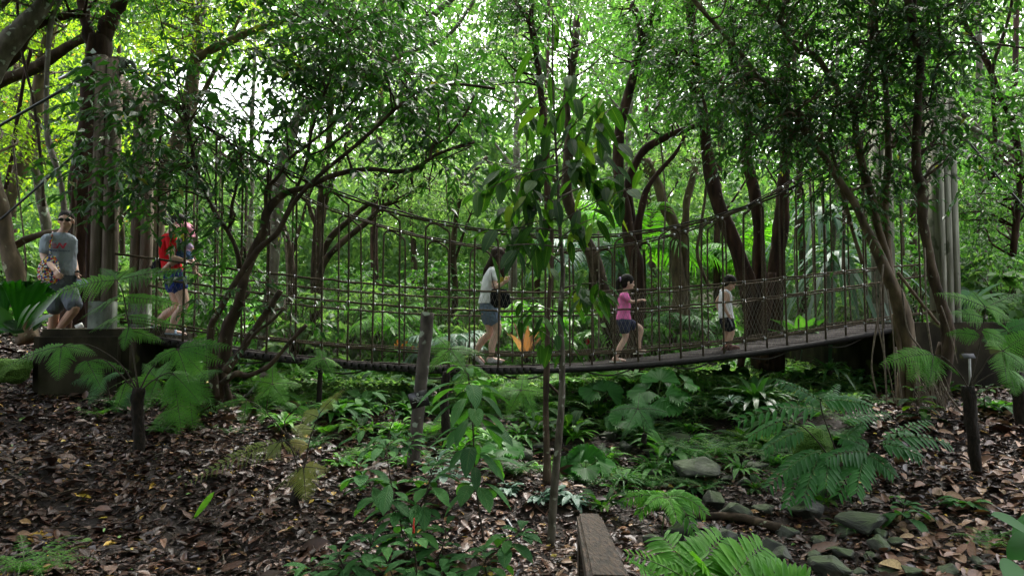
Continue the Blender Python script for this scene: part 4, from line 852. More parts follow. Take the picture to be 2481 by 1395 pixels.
# ---- canopy overhead, out of frame, that keeps the near ground in shade: crowns of neighbouring trees
def over(label, x, y, z, r, n, tr):
    t = thing('canopy_tree', label, 'tree', (tr[0], tr[1], gz(*tr[:2])))
    g = G(); b0 = np.array([tr[0], tr[1], gz(*tr[:2]) - .1]); p = catmull([b0, b0 * [1, 1, 0] + [.2, .1, z * .4], [x * .4 + tr[0] * .6, y * .4 + tr[1] * .6, z * .8], [x, y, z]], 6)
    V, F, uv = tube(p, np.linspace(.2, .06, len(p)), 10, .1); g.add(V, F, .5, uv); g.build('trunk', M['bark_mid'], t)
    C = np.array([x, y, z]) + nrm(rng.normal(size=(n, 3))) * rng.random((n, 1)) ** .4 * np.array(r); m = 10
    P0 = (C[:, None] + rng.normal(0, .35, (n, m, 3))).reshape(-1, 3); LL = .26 * rng.uniform(.7, 1.3, len(P0)); g = G()
    V, F = leaf5(P0, rdir(len(P0)) + [0, 0, -.3], nrm(np.array([0, 0, 1.]) + rng.normal(0, .4, (len(P0), 3))), LL, LL * .5); g.add(V, F, np.repeat(rng.random(len(P0)) * .9, 2)); g.build('crown', M['leaf_mid'], t)
over('tall shade tree rooted left of the view whose crown hangs over the slope', -5, 4.2, 6.6, (5, 3.6, 1.3), 1500, (-9.5, 3.0))
over('tall shade tree rooted right of the view whose crown hangs over the creek', 5, 4.2, 6.8, (5, 3.6, 1.3), 1500, (9.5, 4.0))
over('tall shade tree rooted behind the viewer whose crown closes the canopy', 0, -1.5, 6.5, (7, 3.5, 1.2), 1500, (-4, -5.0))

over('unseen tree added beyond the left post, its crown shading the left bridge half', -6, 10, 7.9, (6, 3.0, 1.2), 600, (-11, 11))  # crown added out of view to block light on litter and bridge
over('unseen tree added beyond the right end, its crown shading the right bridge half', 6, 10, 8.0, (6.5, 3.2, 1.2), 900, (12, 11))  # second unseen crown, added to dim the light reaching the near ground
leaf_cloud('forest_behind', 26000, lambda n: np.stack([rng.uniform(-17, 17, n), rng.uniform(-13, -7, n), rng.uniform(-2, 10, n)], -1), .55, M['leaf_mid'], 'forest on the near bank behind the viewpoint', W=.5, cl=14, cs=1.0)
# ================================================================ PLANTS OF THE GULLY
Z3 = np.array([0, 0, 1.0])
M['low_green'] = leaf_mat('low green leaves', [(0, (.03, .1, .018)), (.6, (.055, .18, .03)), (1, (.1, .26, .045))], .4, (1.5, 1.7, .6), rough=.6, spec=.25)
def bez(a, b, lift, n=16):
    a = np.asarray(a, float); b = np.asarray(b, float); c = (a + b) / 2 + Z3 * lift; t = np.linspace(0, 1, n)[:, None]
    return a * (1 - t) ** 2 + 2 * c * t * (1 - t) + b * t * t
def face_roll(a, b):
    """leaves at eye level hang turned a little towards the open side of the gully"""
    d = np.asarray(b) - np.asarray(a); return -1.0 * d[0] / (np.linalg.norm(d) + 1e-9) * rng.uniform(.6, 1.1)
def fern_leaf(g, a, b, lift, plen, npin=19, k=9, roll=0.0, back=.45, hang=.25, m=0, start=.06):
    """a bipinnate leaf from a to b: pinnae in pairs, each with two rows of small pinnules"""
    R = bez(a, b, lift, 40); T = nrm(np.gradient(R, axis=0)); S = nrm(np.cross(T, Z3) + 1e-6)
    if roll is None: roll = face_roll(a, b)
    U = np.cross(S, T); S = S * math.cos(roll) + U * math.sin(roll)
    t = np.linspace(start, .985, npin); idx = (t * 39).astype(int)
    pl = plen * np.clip(np.minimum(1, t * 3.2 + .35) * (1 - t) ** .75 + .04, .05, 1)
    tint = rng.random()
    P0 = np.repeat(R[idx], 2, 0); s = np.tile([1, -1], npin)[:, None]; TT = np.repeat(T[idx], 2, 0); SS = np.repeat(S[idx], 2, 0) * s
    L = np.repeat(pl, 2) * rng.uniform(.9, 1.1, npin * 2); D = nrm(SS + TT * back + rng.normal(0, .06, SS.shape)); N = nrm(np.cross(TT, SS) * s)
    u = np.linspace(.06, .97, k); q = P0[:, None] + (L[:, None] * u)[..., None] * D[:, None]; q[..., 2] -= L[:, None] * hang * u ** 2
    E = nrm(np.cross(N, D)); gap = (L / k)[:, None]
    wl = (L[:, None] * .19 * np.clip(1.1 - u, .12, 1))
    for sg in (1, -1):
        d = nrm(E[:, None] * sg + D[:, None] * .35)
        tip = q + d * wl[..., None]; w = (D[:, None] * gap[..., None] * .5)
        mid = q + d * wl[..., None] * .5
        V = np.stack([q - w * .8, mid - w, tip, mid + w], 2)
        n = V.shape[0] * V.shape[1]; F = np.arange(n * 4).reshape(-1, 4); g.add(V.reshape(-1, 3), F, np.clip(tint * .7 + .3 * rng.random(n), 0, 1), m=m)
    V, F, uv = tube(R[::3], np.linspace(.004, .0015, len(R[::3])), 4); g.add(V, F, .2, m=1)
    V, F = multi_tube(q[:, 0], q[:, -1], .0012, .0006); g.add(V, F, .3, m=m)
def pinnate(g, a, b, lift, ll, n=12, w=.3, back=.5, hang=.3, cup=.2, roll=0., kind='lance', stem=.004, start=.12, jit=.06):
    if roll is None: roll = face_roll(a, b)
    R = bez(a, b, lift, 40); T = nrm(np.gradient(R, axis=0)); S = nrm(np.cross(T, Z3) + 1e-6); U = np.cross(S, T); S = S * math.cos(roll) + U * math.sin(roll)
    t = np.linspace(start, .97, n); i = (t * 39).astype(int); s = np.tile([1, -1], n)[:, None]
    TT = np.repeat(T[i], 2, 0); SS = np.repeat(S[i], 2, 0) * s; L = np.repeat(ll * (1 - .45 * t ** 2) * np.minimum(1, .55 + t * 2), 2) * rng.uniform(.88, 1.1, 2 * n)
    D = nrm(SS + TT * (back + np.repeat(t, 2)[:, None] * .5) + rng.normal(0, jit, SS.shape)); N = np.cross(D, TT) * s * -1
    N = np.where(N[:, 2:3] < 0, -N, N)
    V, F, uv, k = blades(np.repeat(R[i], 2, 0), D, N, L, L * w, hang, cup, 4, kind); g.add(V, F, np.repeat(np.clip(rng.random() * .6 + rng.random(2 * n) * .35, 0, 1), k), uv)
    V, F, uv = tube(R[::3], np.linspace(stem, stem * .35, len(R[::3])), 5); g.add(V, F, .2, m=1)
def stipe(g, pts, w0, w1, m=1, sides=6):
    p = catmull(pts, 5); V, F, uv = tube(p, np.linspace(w0, w1, len(p)), sides, .1); g.add(V, F, .4, uv, m=m)
M['stipe'] = noise_mat('green brown stalks', [(.3, (.05, .08, .025)), (.7, (.11, .17, .05))], 20, .7, 0)
M['stipe_dark'] = noise_mat('dark stalks', [(.3, (.02, .015, .01)), (.7, (.06, .045, .03))], 20, .8, 0)
def treefern(label, trunk, nodes, d, mat='fern', tw=(24, 30), leafs='fern', group='tree ferns of the gully', k=11):
    """trunk: px points bottom to top; nodes: list of (stalk px points, [(tip px, lift px, plen px, depth offset)])"""
    b = P(*trunk[0], d); t = thing('tree_fern', label, 'tree fern', b, group); g = G()
    p = catmull([P(x, y, d) for x, y in trunk], 5); r = np.linspace(px2m(tw[0], d), px2m(tw[1], d), len(p)) / 2
    V, F, uv = tube(p, r, 12, .35); g.add(V, F, .5, uv); g.build('trunk', M['bark_black'], t)
    for st, tips in nodes:
        pk = 1.7 if mat == 'fern_yellow' else 1.15; g = G(); sp = [P(s[0], s[1], d + (s[2] if len(s) > 2 else 0)) for s in st]
        if len(sp) > 1: stipe(g, sp, .008, .004)
        for q in tips:
            tip, lift, pl = q[0], q[1], q[2]; dd = q[3] if len(q) > 3 else rng.uniform(-.15, .15); n0 = q[4] if len(q) > 4 else None
            a = sp[-1] if n0 is None else P(n0[0], n0[1], d)
            dz = d + (st[-1][2] if len(st[-1]) > 2 else 0)
            fern_leaf(g, a, P(tip[0], tip[1], dz + dd), px2m(lift, d), px2m(pl * pk, d), k=k, hang=.3, roll=None)
        g.build('frond', [M[mat], M['stipe_dark']], t)
treefern('tree fern with slim black trunk and lime fronds spreading before the left concrete block', [(338, 1108), (336, 1040), (332, 990), (336, 940)],
  [([(336, 945), (315, 808), (297, 708), (283, 679)], [((112, 722), 20, 44), ((478, 660), 18, 42), ((190, 775), 12, 36, .1, (296, 715)), ((455, 748), 14, 40, .1, (298, 720)), ((215, 805), 10, 34, .2, (305, 760)), ((445, 800), 12, 36, .1, (307, 765)), ((298, 850), 4, 24, -.1, (313, 790)), ((330, 645), 5, 26, .2), ((240, 650), 6, 26, .2), ((400, 830), 6, 28, .1, (313, 800))]),
   ([(334, 948), (290, 880), (215, 835), (150, 838)], [((12, 890), 14, 30), ((236, 862), 10, 28), ((140, 922), 2, 36, -.2), ((90, 850), 6, 26, .2)]),
   ([(334, 950), (290, 905), (250, 870), (211, 873)], [((250, 950), 2, 30, -.2), ((320, 902), 8, 26), ((180, 905), 3, 20)]),
   ([(337, 948), (362, 900), (398, 862), (430, 845)], [((565, 842), 14, 40), ((505, 920), 6, 44, -.2), ((545, 880), 8, 36), ((350, 890), 8, 26), ((460, 930), 3, 32, -.3)]),
   ([(338, 950), (365, 925), (400, 905), (420, 905)], [((492, 985), 6, 44, -.2), ((440, 1045), 2, 48, -.3), ((480, 920), 6, 36, .2), ((390, 990), 0, 30)]),
   ([(336, 948), (325, 920), (305, 925)], [((265, 975), 2, 22), ((280, 1000), 0, 20, -.2)])], 6.9)
treefern('lime fern with hanging pointed leaflets beside the many-stemmed tree foot', [(706, 1075), (700, 1062), (694, 1050)],
  [([(698, 1060), (665, 1020), (630, 985), (598, 968)], [((586, 1038), 2, 20, -.2), ((482, 1005), 12, 22, -.1), ((633, 1028), 0, 16, -.2, (632, 985)), ((560, 950), 2, 16)]), ([(698, 1060), (690, 1020), (720, 985)], [((760, 1010), 4, 18), ((690, 975), 3, 16)])], 7.3, tw=(14, 12))
treefern('short black-stumped fern with drooping yellowing fronds on the left slope', [(722, 1262), (716, 1225), (722, 1185), (730, 1165)],
  [([(728, 1180), (740, 1120), (752, 1060), (775, 1000)], [((835, 942), 8, 16), ((700, 1070), 4, 22, -.1, (748, 1080)), ((705, 1040), 4, 24, -.1, (758, 1040)), ((735, 1000), 4, 22, 0, (770, 1010))]),
   ([(726, 1185), (718, 1120), (700, 1075), (680, 1068)], [((432, 1186), 26, 26, -.2), ((640, 1120), 4, 20), ((720, 1100), 2, 18)]),
   ([(728, 1182), (722, 1150), (735, 1130)], [((742, 1215), 0, 26, -.2), ((690, 1178), 2, 20), ((800, 1140), 4, 18), ((650, 1200), 10, 16)])], 6.0, 'fern_yellow', tw=(32, 18))
treefern('thick-trunked small tree fern just right of the sloping post stub', [(1084, 1088), (1080, 1020), (1076, 960), (1082, 900)],
  [([(1080, 930), (1085, 880), (1090, 845)], [((1012, 850), 8, 22), ((1180, 862), 10, 26), ((1040, 800), 4, 20, .3), ((1130, 905), 4, 26, -.2), ((1030, 905), 4, 24, -.2)]), ([(1080, 930), (1095, 900), (1130, 888)], [((1190, 915), 4, 22), ((1100, 960), 0, 22, -.3)])], 8.0, tw=(24, 18))
treefern('low bright tree fern under the left half of the bridge', [(772, 975), (775, 930), (776, 895)],
  [([(776, 905), (780, 880), (785, 868)], [((722, 880), 6, 20), ((832, 892), 6, 20), ((712, 912), 4, 20, -.2), ((810, 920), 2, 22, -.2), ((760, 840), 4, 18, .3)])], 8.6, tw=(12, 12))
treefern('tree fern with black trunk and wide drooping fronds at the right', [(2368, 1152), (2360, 1080), (2352, 1010), (2345, 935)],
  [([(2346, 940), (2325, 905), (2290, 868), (2262, 858)], [((2128, 888), 16, 46), ((2200, 925), 4, 44, -.2), ((2250, 940), 0, 36, -.3), ((2335, 915), 4, 38, .2)]),
   ([(2348, 938), (2375, 900), (2400, 862), (2430, 850)], [((2530, 800), 14, 44), ((2500, 905), 8, 44, -.2), ((2440, 930), 2, 40, -.3), ((2400, 820), 6, 34, .2)]),
   ([(2350, 935), (2368, 860), (2380, 800), (2388, 745)], [((2262, 712), 16, 34), ((2452, 780), 14, 36), ((2490, 712), 10, 34, .3), ((2300, 760), 10, 34, -.1, (2384, 770)), ((2440, 830), 8, 36, -.1, (2378, 800)), ((2290, 810), 12, 30, .1, (2376, 815)), ((2350, 700), 4, 24, .2)]),
   ([(2350, 938), (2405, 905), (2445, 895)], [((2520, 960), 4, 36), ((2460, 960), 2, 34, -.2)])], 7.5)
treefern('tree fern at the right edge behind the black-trunked one', [(2475, 1060), (2470, 980), (2462, 900)], [([(2464, 905), (2450, 840), (2440, 800)], [((2380, 830), 6, 30), ((2520, 780), 10, 36), ((2410, 770), 6, 28)])], 8.6, 'fern_dark')

treefern('lush lime fern at the foot of the left concrete block, right of the black-trunked one', [(420, 1050), (420, 1035), (420, 1020)],
  [([(420, 1030), (400, 960), (380, 920)], [((300, 945), 12, 34), ((350, 1000), 4, 30, -.2), ((345, 880), 6, 26, .2), ((420, 870), 6, 30, .1)]), ([(422, 1030), (440, 960), (455, 925)], [((540, 900), 12, 34), ((520, 985), 8, 38, -.2), ((470, 1050), 2, 36, -.3), ((480, 870), 6, 28, .2)]), ([(420, 1030), (415, 990)], [((350, 1060), 4, 28, -.3), ((440, 1085), 2, 30, -.3), ((500, 1040), 6, 30, -.2)])], 7.6, tw=(18, 14))
treefern('lacy green fern left of the many-stemmed tree foot at the corner of the concrete block', [(268, 1010), (268, 995), (270, 980)],
  [([(270, 985), (262, 940), (250, 915)], [((170, 930), 10, 26), ((215, 985), 4, 26, -.2), ((300, 905), 6, 24)]), ([(272, 985), (300, 950)], [((370, 960), 8, 28), ((330, 1010), 4, 28, -.2), ((260, 1040), 2, 26, -.3)])], 7.9, 'fern_dark', tw=(14, 12))
treefern('bright fern between the many-stemmed tree foot and the moss carpet', [(640, 1040), (640, 1025), (642, 1010)],
  [([(642, 1015), (650, 960), (660, 930)], [((590, 925), 8, 26), ((735, 935), 10, 28), ((700, 990), 6, 30, -.2), ((660, 880), 4, 24, .2), ((610, 985), 4, 26, -.2)])], 8.1, tw=(14, 12))
treefern('green fern in front of the wide fan palm', [(1560, 1075), (1560, 1062), (1562, 1050)],
  [([(1562, 1055), (1555, 1010), (1545, 990)], [((1470, 1000), 10, 26), ((1510, 1055), 4, 28, -.2), ((1620, 1000), 8, 28), ((1590, 1060), 4, 26, -.2), ((1550, 950), 4, 22, .2)])], 8.4, 'fern_dark', tw=(14, 12))
treefern('green fern behind the thin dark trunk under the middle of the bridge', [(1270, 1040), (1270, 1025), (1272, 1010)],
  [([(1272, 1015), (1268, 970), (1262, 945)], [((1190, 960), 8, 28), ((1225, 1015), 4, 28, -.2), ((1340, 960), 8, 28), ((1305, 1020), 4, 28, -.2), ((1270, 905), 4, 24, .2)])], 8.8, tw=(14, 12))

# ---- umbrella-like pinnate plant, centre right
def pinn_plant(name, label, cat, stems, leaves_, d, mat, smat='stipe', sw=.008, group=None, **kw):
    b = P(*stems[0][0], d); t = thing(name, label, cat, b, group)
    g = G()
    for s in stems: stipe(g, [P(x, y, d) for x, y in s], sw, sw * .6, 0)
    g.build('stem', M[smat], t); g = G()
    for a, tip, lift, ll, *r in leaves_:
        da, db = (r[0] if r else (0, rng.uniform(-.2, .2)))
        pinnate(g, P(a[0], a[1], d + da), P(tip[0], tip[1], d + db), px2m(lift, d), px2m(ll, d), roll=None, **kw)
    g.build('leaves', [M[mat], M['stipe']], t)
c = (1613, 1206)
pinn_plant('umbrella_fern', 'small plant with one thin stalk and umbrella of arching feathery leaves by the stream', 'plant', [[(1598, 1316), (1606, 1270), (1612, 1206)]],
  [(c, (1502, 1218), 26, 26), (c, (1545, 1248), 34, 28), (c, (1520, 1192), 14, 22, (0, .25)), (c, (1712, 1246), 40, 34), (c, (1686, 1296), 48, 36, (0, -.3)), (c, (1665, 1200), 22, 28, (0, .3)), (c, (1590, 1188), 12, 20, (0, .35)), (c, (1640, 1262), 26, 30, (0, -.35)), (c, (1570, 1222), 16, 24, (0, -.3)), (c, (1700, 1215), 26, 30, (0, .15))], 6.6, 'fern', n=15, w=.28, hang=.35)
pinn_plant('palm_clump', 'large light green feather-leaved clump in the foreground beside the wooden rail', 'plant', [[(1690, 1430), (1685, 1410)], [(1770, 1430), (1768, 1405)]],
  [((1690, 1415), (1606, 1300), 16, 92, (0, .35)), ((1672, 1410), (1752, 1298), 14, 96, (0, .4)), ((1765, 1412), (1850, 1322), 12, 98, (0, .35)), ((1690, 1420), (1515, 1340), 22, 40, (0, -.1)), ((1620, 1425), (1545, 1372), 8, 62, (0, -.2)), ((1800, 1425), (1905, 1375), 14, 84, (0, .2)), ((1740, 1430), (1700, 1362), 6, 80, (0, -.1)), ((1850, 1440), (1960, 1400), 10, 80)], 4.6, 'fern', n=12, w=.2, hang=.22, back=.28, kind='strap', sw=.01, stem=.006)
fs = [((1987, 972), (1882, 922), 10, 32), ((1987, 972), (2112, 985), 18, 34), ((1992, 990), (1782, 1020), 30, 34), ((1905, 1017), (1812, 1060), 10, 28), ((1995, 1000), (1900, 985), 10, 32, (0, .4)), ((2000, 985), (2030, 930), 4, 26, (0, .4)), ((2040, 1020), (2150, 1000), 14, 34, (0, .3)),
      ((2136, 1072), (2302, 1076), 34, 38), ((2136, 1072), (2250, 1020), 18, 34, (0, .3)), ((2130, 1075), (2230, 1105), 16, 36, (0, -.2)), ((2110, 1090), (2040, 1060), 8, 34), ((2105, 1095), (2000, 1110), 14, 38, (0, -.2)), ((2100, 1095), (2030, 1200), 20, 40, (0, -.3)), ((2095, 1100), (2075, 1196), 14, 40, (0, -.4)),
      ((2001, 1095), (1900, 1150), 18, 38), ((1990, 1090), (1860, 1180), 26, 38, (0, -.2)), ((1990, 1095), (1945, 1215), 20, 40, (0, -.35)), ((1960, 1110), (1905, 1230), 16, 36, (0, -.3)), ((2010, 1095), (2000, 1180), 12, 40, (0, -.3)), ((2100, 1100), (2165, 1150), 14, 32, (0, -.2)), ((1951, 1040), (1850, 1090), 12, 34, (0, -.1)), ((2050, 1060), (2090, 1030), 8, 34)]
pinn_plant('feathery_shrub', 'wide shrub of arching dark stalks with feathery drooping leaves above the lower right rocks', 'shrub',
  [[(2075, 1215), (2107, 1120), (2136, 1072)], [(2111, 1205), (2104, 1150), (2100, 1095)], [(2030, 1150), (2001, 1095), (1951, 1038), (1905, 1017)], [(2035, 1150), (2022, 1084), (1994, 1006), (1987, 971)], [(2070, 1215), (2040, 1150), (2010, 1100)]], fs, 7.1, 'fern_dark', 'stipe_dark', n=11, w=.34, hang=.4, kind='lance')

# ---- broad-leaved plants in the foreground
def whorl_plant(name, label, cat, stems, d, mat, Lpx, wr=.42, group=None, per=7, gapn=5, kind='obov', droop=.45, up=.35, sw=.007, smat='stipe_dark', top=True):
    b = P(*stems[0][0], d); t = thing(name, label, cat, b, group); gs = G(); g = G()
    for si, s in enumerate(stems):
        off = (si * .37 % 1 - .5) * .25; p = catmull([P(x, y, d + off * (i / max(1, len(s) - 1))) for i, (x, y) in enumerate(s)], 6); V, F, uv = tube(p, np.linspace(sw, sw * .5, len(p)), 6); gs.add(V, F, .5, uv)
        idx = np.linspace(len(p) * .3, len(p) - 1, gapn).astype(int)
        for j, q in enumerate(idx):
            f = j / max(1, gapn - 1); n = per; a = np.arange(n) * 2.4 + rng.random() * 6; el = up + (.5 if j == gapn - 1 else 0) - .2 + rng.normal(0, .15, n)
            D = np.stack([np.cos(a), np.sin(a), el], -1); N = np.stack([-np.cos(a) * el, -np.sin(a) * el, np.ones(n)], -1)
            L = px2m(Lpx, d) * rng.uniform(.65, 1.15, n) * (1.0 if j < gapn - 1 else .7)
            ps = L * .18; P0 = p[q] + nrm(D) * ps[:, None] + [0, 0, 0] + np.stack([0 * a, 0 * a, rng.normal(0, .03, n)], -1)
            V, F, uv, k = blades(P0, D, N, L, L * wr, droop * rng.uniform(.6, 1.4, n), .14, 7, kind); tt = rng.random(n) * .9; g.add(V, F, np.repeat(tt, k), uv)
            V, F = multi_tube(np.repeat(p[q][None], n, 0), P0, .003, .002); gs.add(V, F)
    gs.build('stem', M[smat], t); g.build('leaves', M[mat], t); return t
whorl_plant('broadleaf_plant', 'bushy foreground plant with large matt green leaves left of the tall drooping sapling', 'plant', [[(985, 1400), (975, 1290), (950, 1180), (935, 1090)], [(1000, 1400), (990, 1340), (1000, 1290), (1010, 1270)], [(990, 1290), (1030, 1200), (1045, 1150)], [(970, 1250), (900, 1180), (865, 1130)], [(1010, 1400), (1060, 1350), (1080, 1300)]], 5.2, 'broad', 74, per=6, gapn=4)
whorl_plant('broadleaf_sapling', 'tall foreground sapling with long drooping ribbed leaves right of the sign post', 'plant', [[(1172, 1310), (1160, 1230), (1150, 1130), (1146, 1040), (1140, 960), (1134, 905)]], 5.7, 'broad', 96, .36, per=6, gapn=8, droop=.7, sw=.01)
whorl_plant('broadleaf_plant', 'low foreground plant with pointed leaves at the bottom edge left of centre', 'plant', [[(840, 1410), (830, 1370), (820, 1345)], [(860, 1410), (880, 1350), (900, 1320)], [(790, 1410), (770, 1380), (750, 1372)]], 4.9, 'broad', 80, .34, per=6, gapn=3)
whorl_plant('broadleaf_plant', 'low foreground plant with rounded leaves at the bottom edge near the grey hose', 'plant', [[(1185, 1410), (1175, 1370), (1180, 1345)], [(1210, 1330), (1235, 1310), (1260, 1300)]], 5.0, 'broad', 72, .5, per=5, gapn=3)
whorl_plant('broadleaf_plant', 'foreground plant with a red flower spike among light green leaves', 'plant', [[(1010, 1420), (1008, 1360), (1000, 1320)], [(960, 1420), (950, 1390), (940, 1370)], [(1060, 1420), (1070, 1390)]], 4.7, 'broad', 78, .42, per=6, gapn=2)
t = COL.objects[-1].parent if COL.objects[-1].parent else None
g = G(); q = P(1002, 1290, 4.7); V, F, uv = tube(catmull([q, q + [0, 0, .05], q + [.004, 0, .1]], 4), np.linspace(.009, .004, 9), 6, .3); g.add(V, F); g.build('flower_spike', flat_mat('red flower', (.55, .03, .02), .5), t)
whorl_plant('broadleaf_plant', 'glossy blue-green compound-leaved plant behind the foreground bush', 'plant', [[(945, 1110), (940, 1060), (955, 1010)], [(930, 1100), (890, 1060), (860, 1040)], [(960, 1100), (1000, 1060)]], 6.4, 'broad', 52, .32, per=8, gapn=3)
whorl_plant('broadleaf_plant', 'low plant with pale silvery leaves at the foot of the sloping post stub', 'plant', [[(1080, 1160), (1070, 1130), (1060, 1112)], [(1100, 1160), (1110, 1130)], [(1060, 1160), (1030, 1140)]], 6.5, 'pale', 44, .42, per=8, gapn=2, droop=.25)
whorl_plant('broadleaf_plant', 'small ribbed striped-leaf plant growing from the largest dark boulder', 'plant', [[(2185, 1260), (2188, 1235), (2190, 1225)]], 6.6, 'broad', 62, .45, per=8, gapn=2, droop=.5)
whorl_plant('broadleaf_plant', 'leafy climber at the foot of the tan fluted trunk', 'plant', [[(2225, 1040), (2222, 1000), (2215, 950)], [(2240, 1040), (2250, 990)]], 8.9, 'hang', 48, .42, per=5, gapn=4)
whorl_plant('broadleaf_plant', 'low dark-leaved plant by the right stake', 'plant', [[(2385, 985), (2385, 960), (2390, 945)]], 9.0, 'hang', 44, .4, per=8, gapn=2)
# bottom right corner: big dark leaves cut by the frame
g = G()
for (a, b_, w, d) in [((2540, 1330), (2400, 1215), 70, 4.4), ((2560, 1300), (2440, 1330), 80, 4.5), ((2520, 1420), (2430, 1370), 110, 4.0), ((2570, 1240), (2450, 1270), 50, 4.8), ((2560, 700), (2450, 590), 40, 6.5)]:
    A, Bq = P(*a, d), P(*b_, d - .2); D = Bq - A; L = np.linalg.norm(D); stipe(g, [A, (A + P(2620, 1480, 4.4)) / 2 + [.1, 0, .05], P(2620, 1480, 4.4)], .008, .01); V, F, uv, k = blades(A[None], D[None], np.array([[.1, -.5, 1.]]), L, px2m(w, d), .12, .1, 10, 'oval'); g.add(V, F, .3, uv)
o = g.build('large_leaf_plant', [M['bird'], M['stipe']]); tag(o, 'big dark green leaves cut off by the lower right edge', 'plant')
# single leaf hanging left slope
g = G(); A, Bq = P(519, 1190, 5.8), P(464, 1256, 5.7); V, F, uv, k = blades(A[None], (Bq - A)[None], np.array([[.6, -.6, .3]]), np.linalg.norm(Bq - A), .05, .1, .1, 8, 'lance'); g.add(V, F, .9, uv)
stipe(g, [P(519, 1300, 5.8), P(523, 1240, 5.8), P(519, 1190, 5.8)], .002, .002); tag(g.build('seedling', [M['fern'], M['stipe_dark']]), 'single lime seedling leaf on a hair-thin stalk in the left litter', 'plant')

# ---- fan palms with pleated round leaves
def fan_leaf(g, c, nrm_, upv, r, span=5.2, n=26, m=0, tint=.5, cup=.12, amp=.06, ragged=.1):
    nn = nrm(nrm_); u = nrm(np.asarray(upv) - nn * np.dot(upv, nn)); v = np.cross(nn, u); a = np.linspace(-span / 2, span / 2, 2 * n + 1)
    rr = np.array([.1, .35, .62, .85, 1.0]); V = []; w = 2 * n + 1; ph = rng.random() * 6; notch = np.repeat(rng.random(n + 1), 2)[:w] * ragged; wav = .07 * np.sin(3 * a + ph) + .04 * np.sin(7 * a + ph * 2)
    for k, q in enumerate(rr):
        z = ((np.arange(w) % 2) - .5) * amp * q * r * 2 + cup * r * q ** 2 * (1 + wav * 4) + wav * r * q ** 2
        R = r * q * (1 - (k == 4) * (.1 * (np.arange(w) % 2) + notch)) * (1 - .14 * np.abs(a) / 2.6)
        V.append(c + np.outer(np.cos(a) * R, u) + np.outer(np.sin(a) * R, v) + np.outer(z, nn) - np.outer(R * q * .16 * (q > .5), [0, 0, 1.]))
    V = np.concatenate(V); j = np.arange(w - 1); F = np.concatenate([np.stack([k * w + j, k * w + j + 1, (k + 1) * w + j + 1, (k + 1) * w + j], -1) for k in range(4)])
    t = np.clip(tint + np.tile(np.where(np.arange(w - 1) % 4 < 2, -.12, .12), 4) + rng.normal(0, .05, 4 * (w - 1)), 0, 1); g.add(V, F, t, m=m)
def fan_palm(label, base, d, leaves_):
    b = P(*base, d); t = thing('fan_palm', label, 'fan palm', b, 'pleated fan palms of the gully')
    for (px, py, r, n3_, up, ti, dd) in leaves_:
        g = G(); c = P(px, py, d + dd); fan_leaf(g, c, n3_, up, px2m(r * .92, d), span=rng.uniform(3.2, 4.3), tint=ti * .8); stipe(g, [b, (b + c) / 2 + [0, 0, .03], c], .006, .004); g.build('leaf', [M['fan'], M['stipe']], t, smooth=False)
fan_palm('fan palm with tall upright round pleated leaf left of the gully rocks', (1418, 1155), 7.5, [(1420, 1118, 62, (0, -1, .45), (0.1, 0, 1), .55, 0), (1405, 1120, 60, (-.5, -.6, .9), (-1, -.1, .35), .1, -.1), (1445, 1115, 56, (.3, -.5, 1), (1, -.1, .2), .75, -.05), (1418, 1130, 46, (0, -.6, 1), (.1, -1, -.1), .4, -.15), (1400, 1118, 50, (0, -.1, 1), (-.2, 1, .2), .3, .1)])
fan_palm('small fan palm with cupped lime leaves in mid gully', (1512, 1035), 9.0, [(1510, 1010, 46, (0, -1, .7), (-.2, 0, 1), .8, 0), (1525, 1012, 40, (.4, -.6, 1), (1, 0, .3), .5, -.05), (1495, 1015, 38, (-.4, -.6, .9), (-1, 0, .1), .3, 0), (1515, 1018, 36, (0, -.5, 1), (.3, -1, 0), .4, -.1)])
fan_palm('wide fan palm with pale undersides directly under the bridge', (1590, 990), 9.3, [(1600, 925, 62, (0, -.75, .9), (0, 0, 1), 1., .1), (1620, 945, 66, (.3, -.4, 1), (1, 0, 0), .3, 0), (1570, 945, 60, (-.3, -.5, 1), (-1, 0, -.1), .35, 0), (1610, 958, 58, (.2, -.9, .5), (.7, -.6, -.4), .95, -.15), (1660, 925, 44, (.4, -.4, 1), (1, 0, -.1), .9, .1)])
fan_palm('fan palm with leaves seen edge on, right of the thin dark trunk foot', (1215, 1110), 7.3, [(1220, 1080, 62, (.3, -.35, 1), (1, 0, .25), .7, 0), (1205, 1085, 50, (-.2, -.4, 1), (-1, 0, .15), .9, 0), (1225, 1088, 44, (.2, -.5, 1), (.5, -1, 0), .5, -.1), (1212, 1078, 30, (0, -1, .4), (0, 0, 1), .95, .1)])
fan_palm('fan palm whose two stiff leaves stand before the dry orange frond', (1440, 985), 9.6, [(1445, 945, 52, (-.2, -.5, .9), (-1, 0, .5), .4, 0), (1470, 950, 50, (.2, -.8, .6), (.6, 0, 1), .3, 0)])
fan_palm('fan palm with one folded dark leaf right of the strap-leaved rosette', (2010, 990), 8.6, [(2000, 968, 44, (-.3, -.5, .8), (.8, 0, .6), .05, 0), (1990, 975, 34, (0, -.5, .8), (-1, 0, .2), .1, 0)])
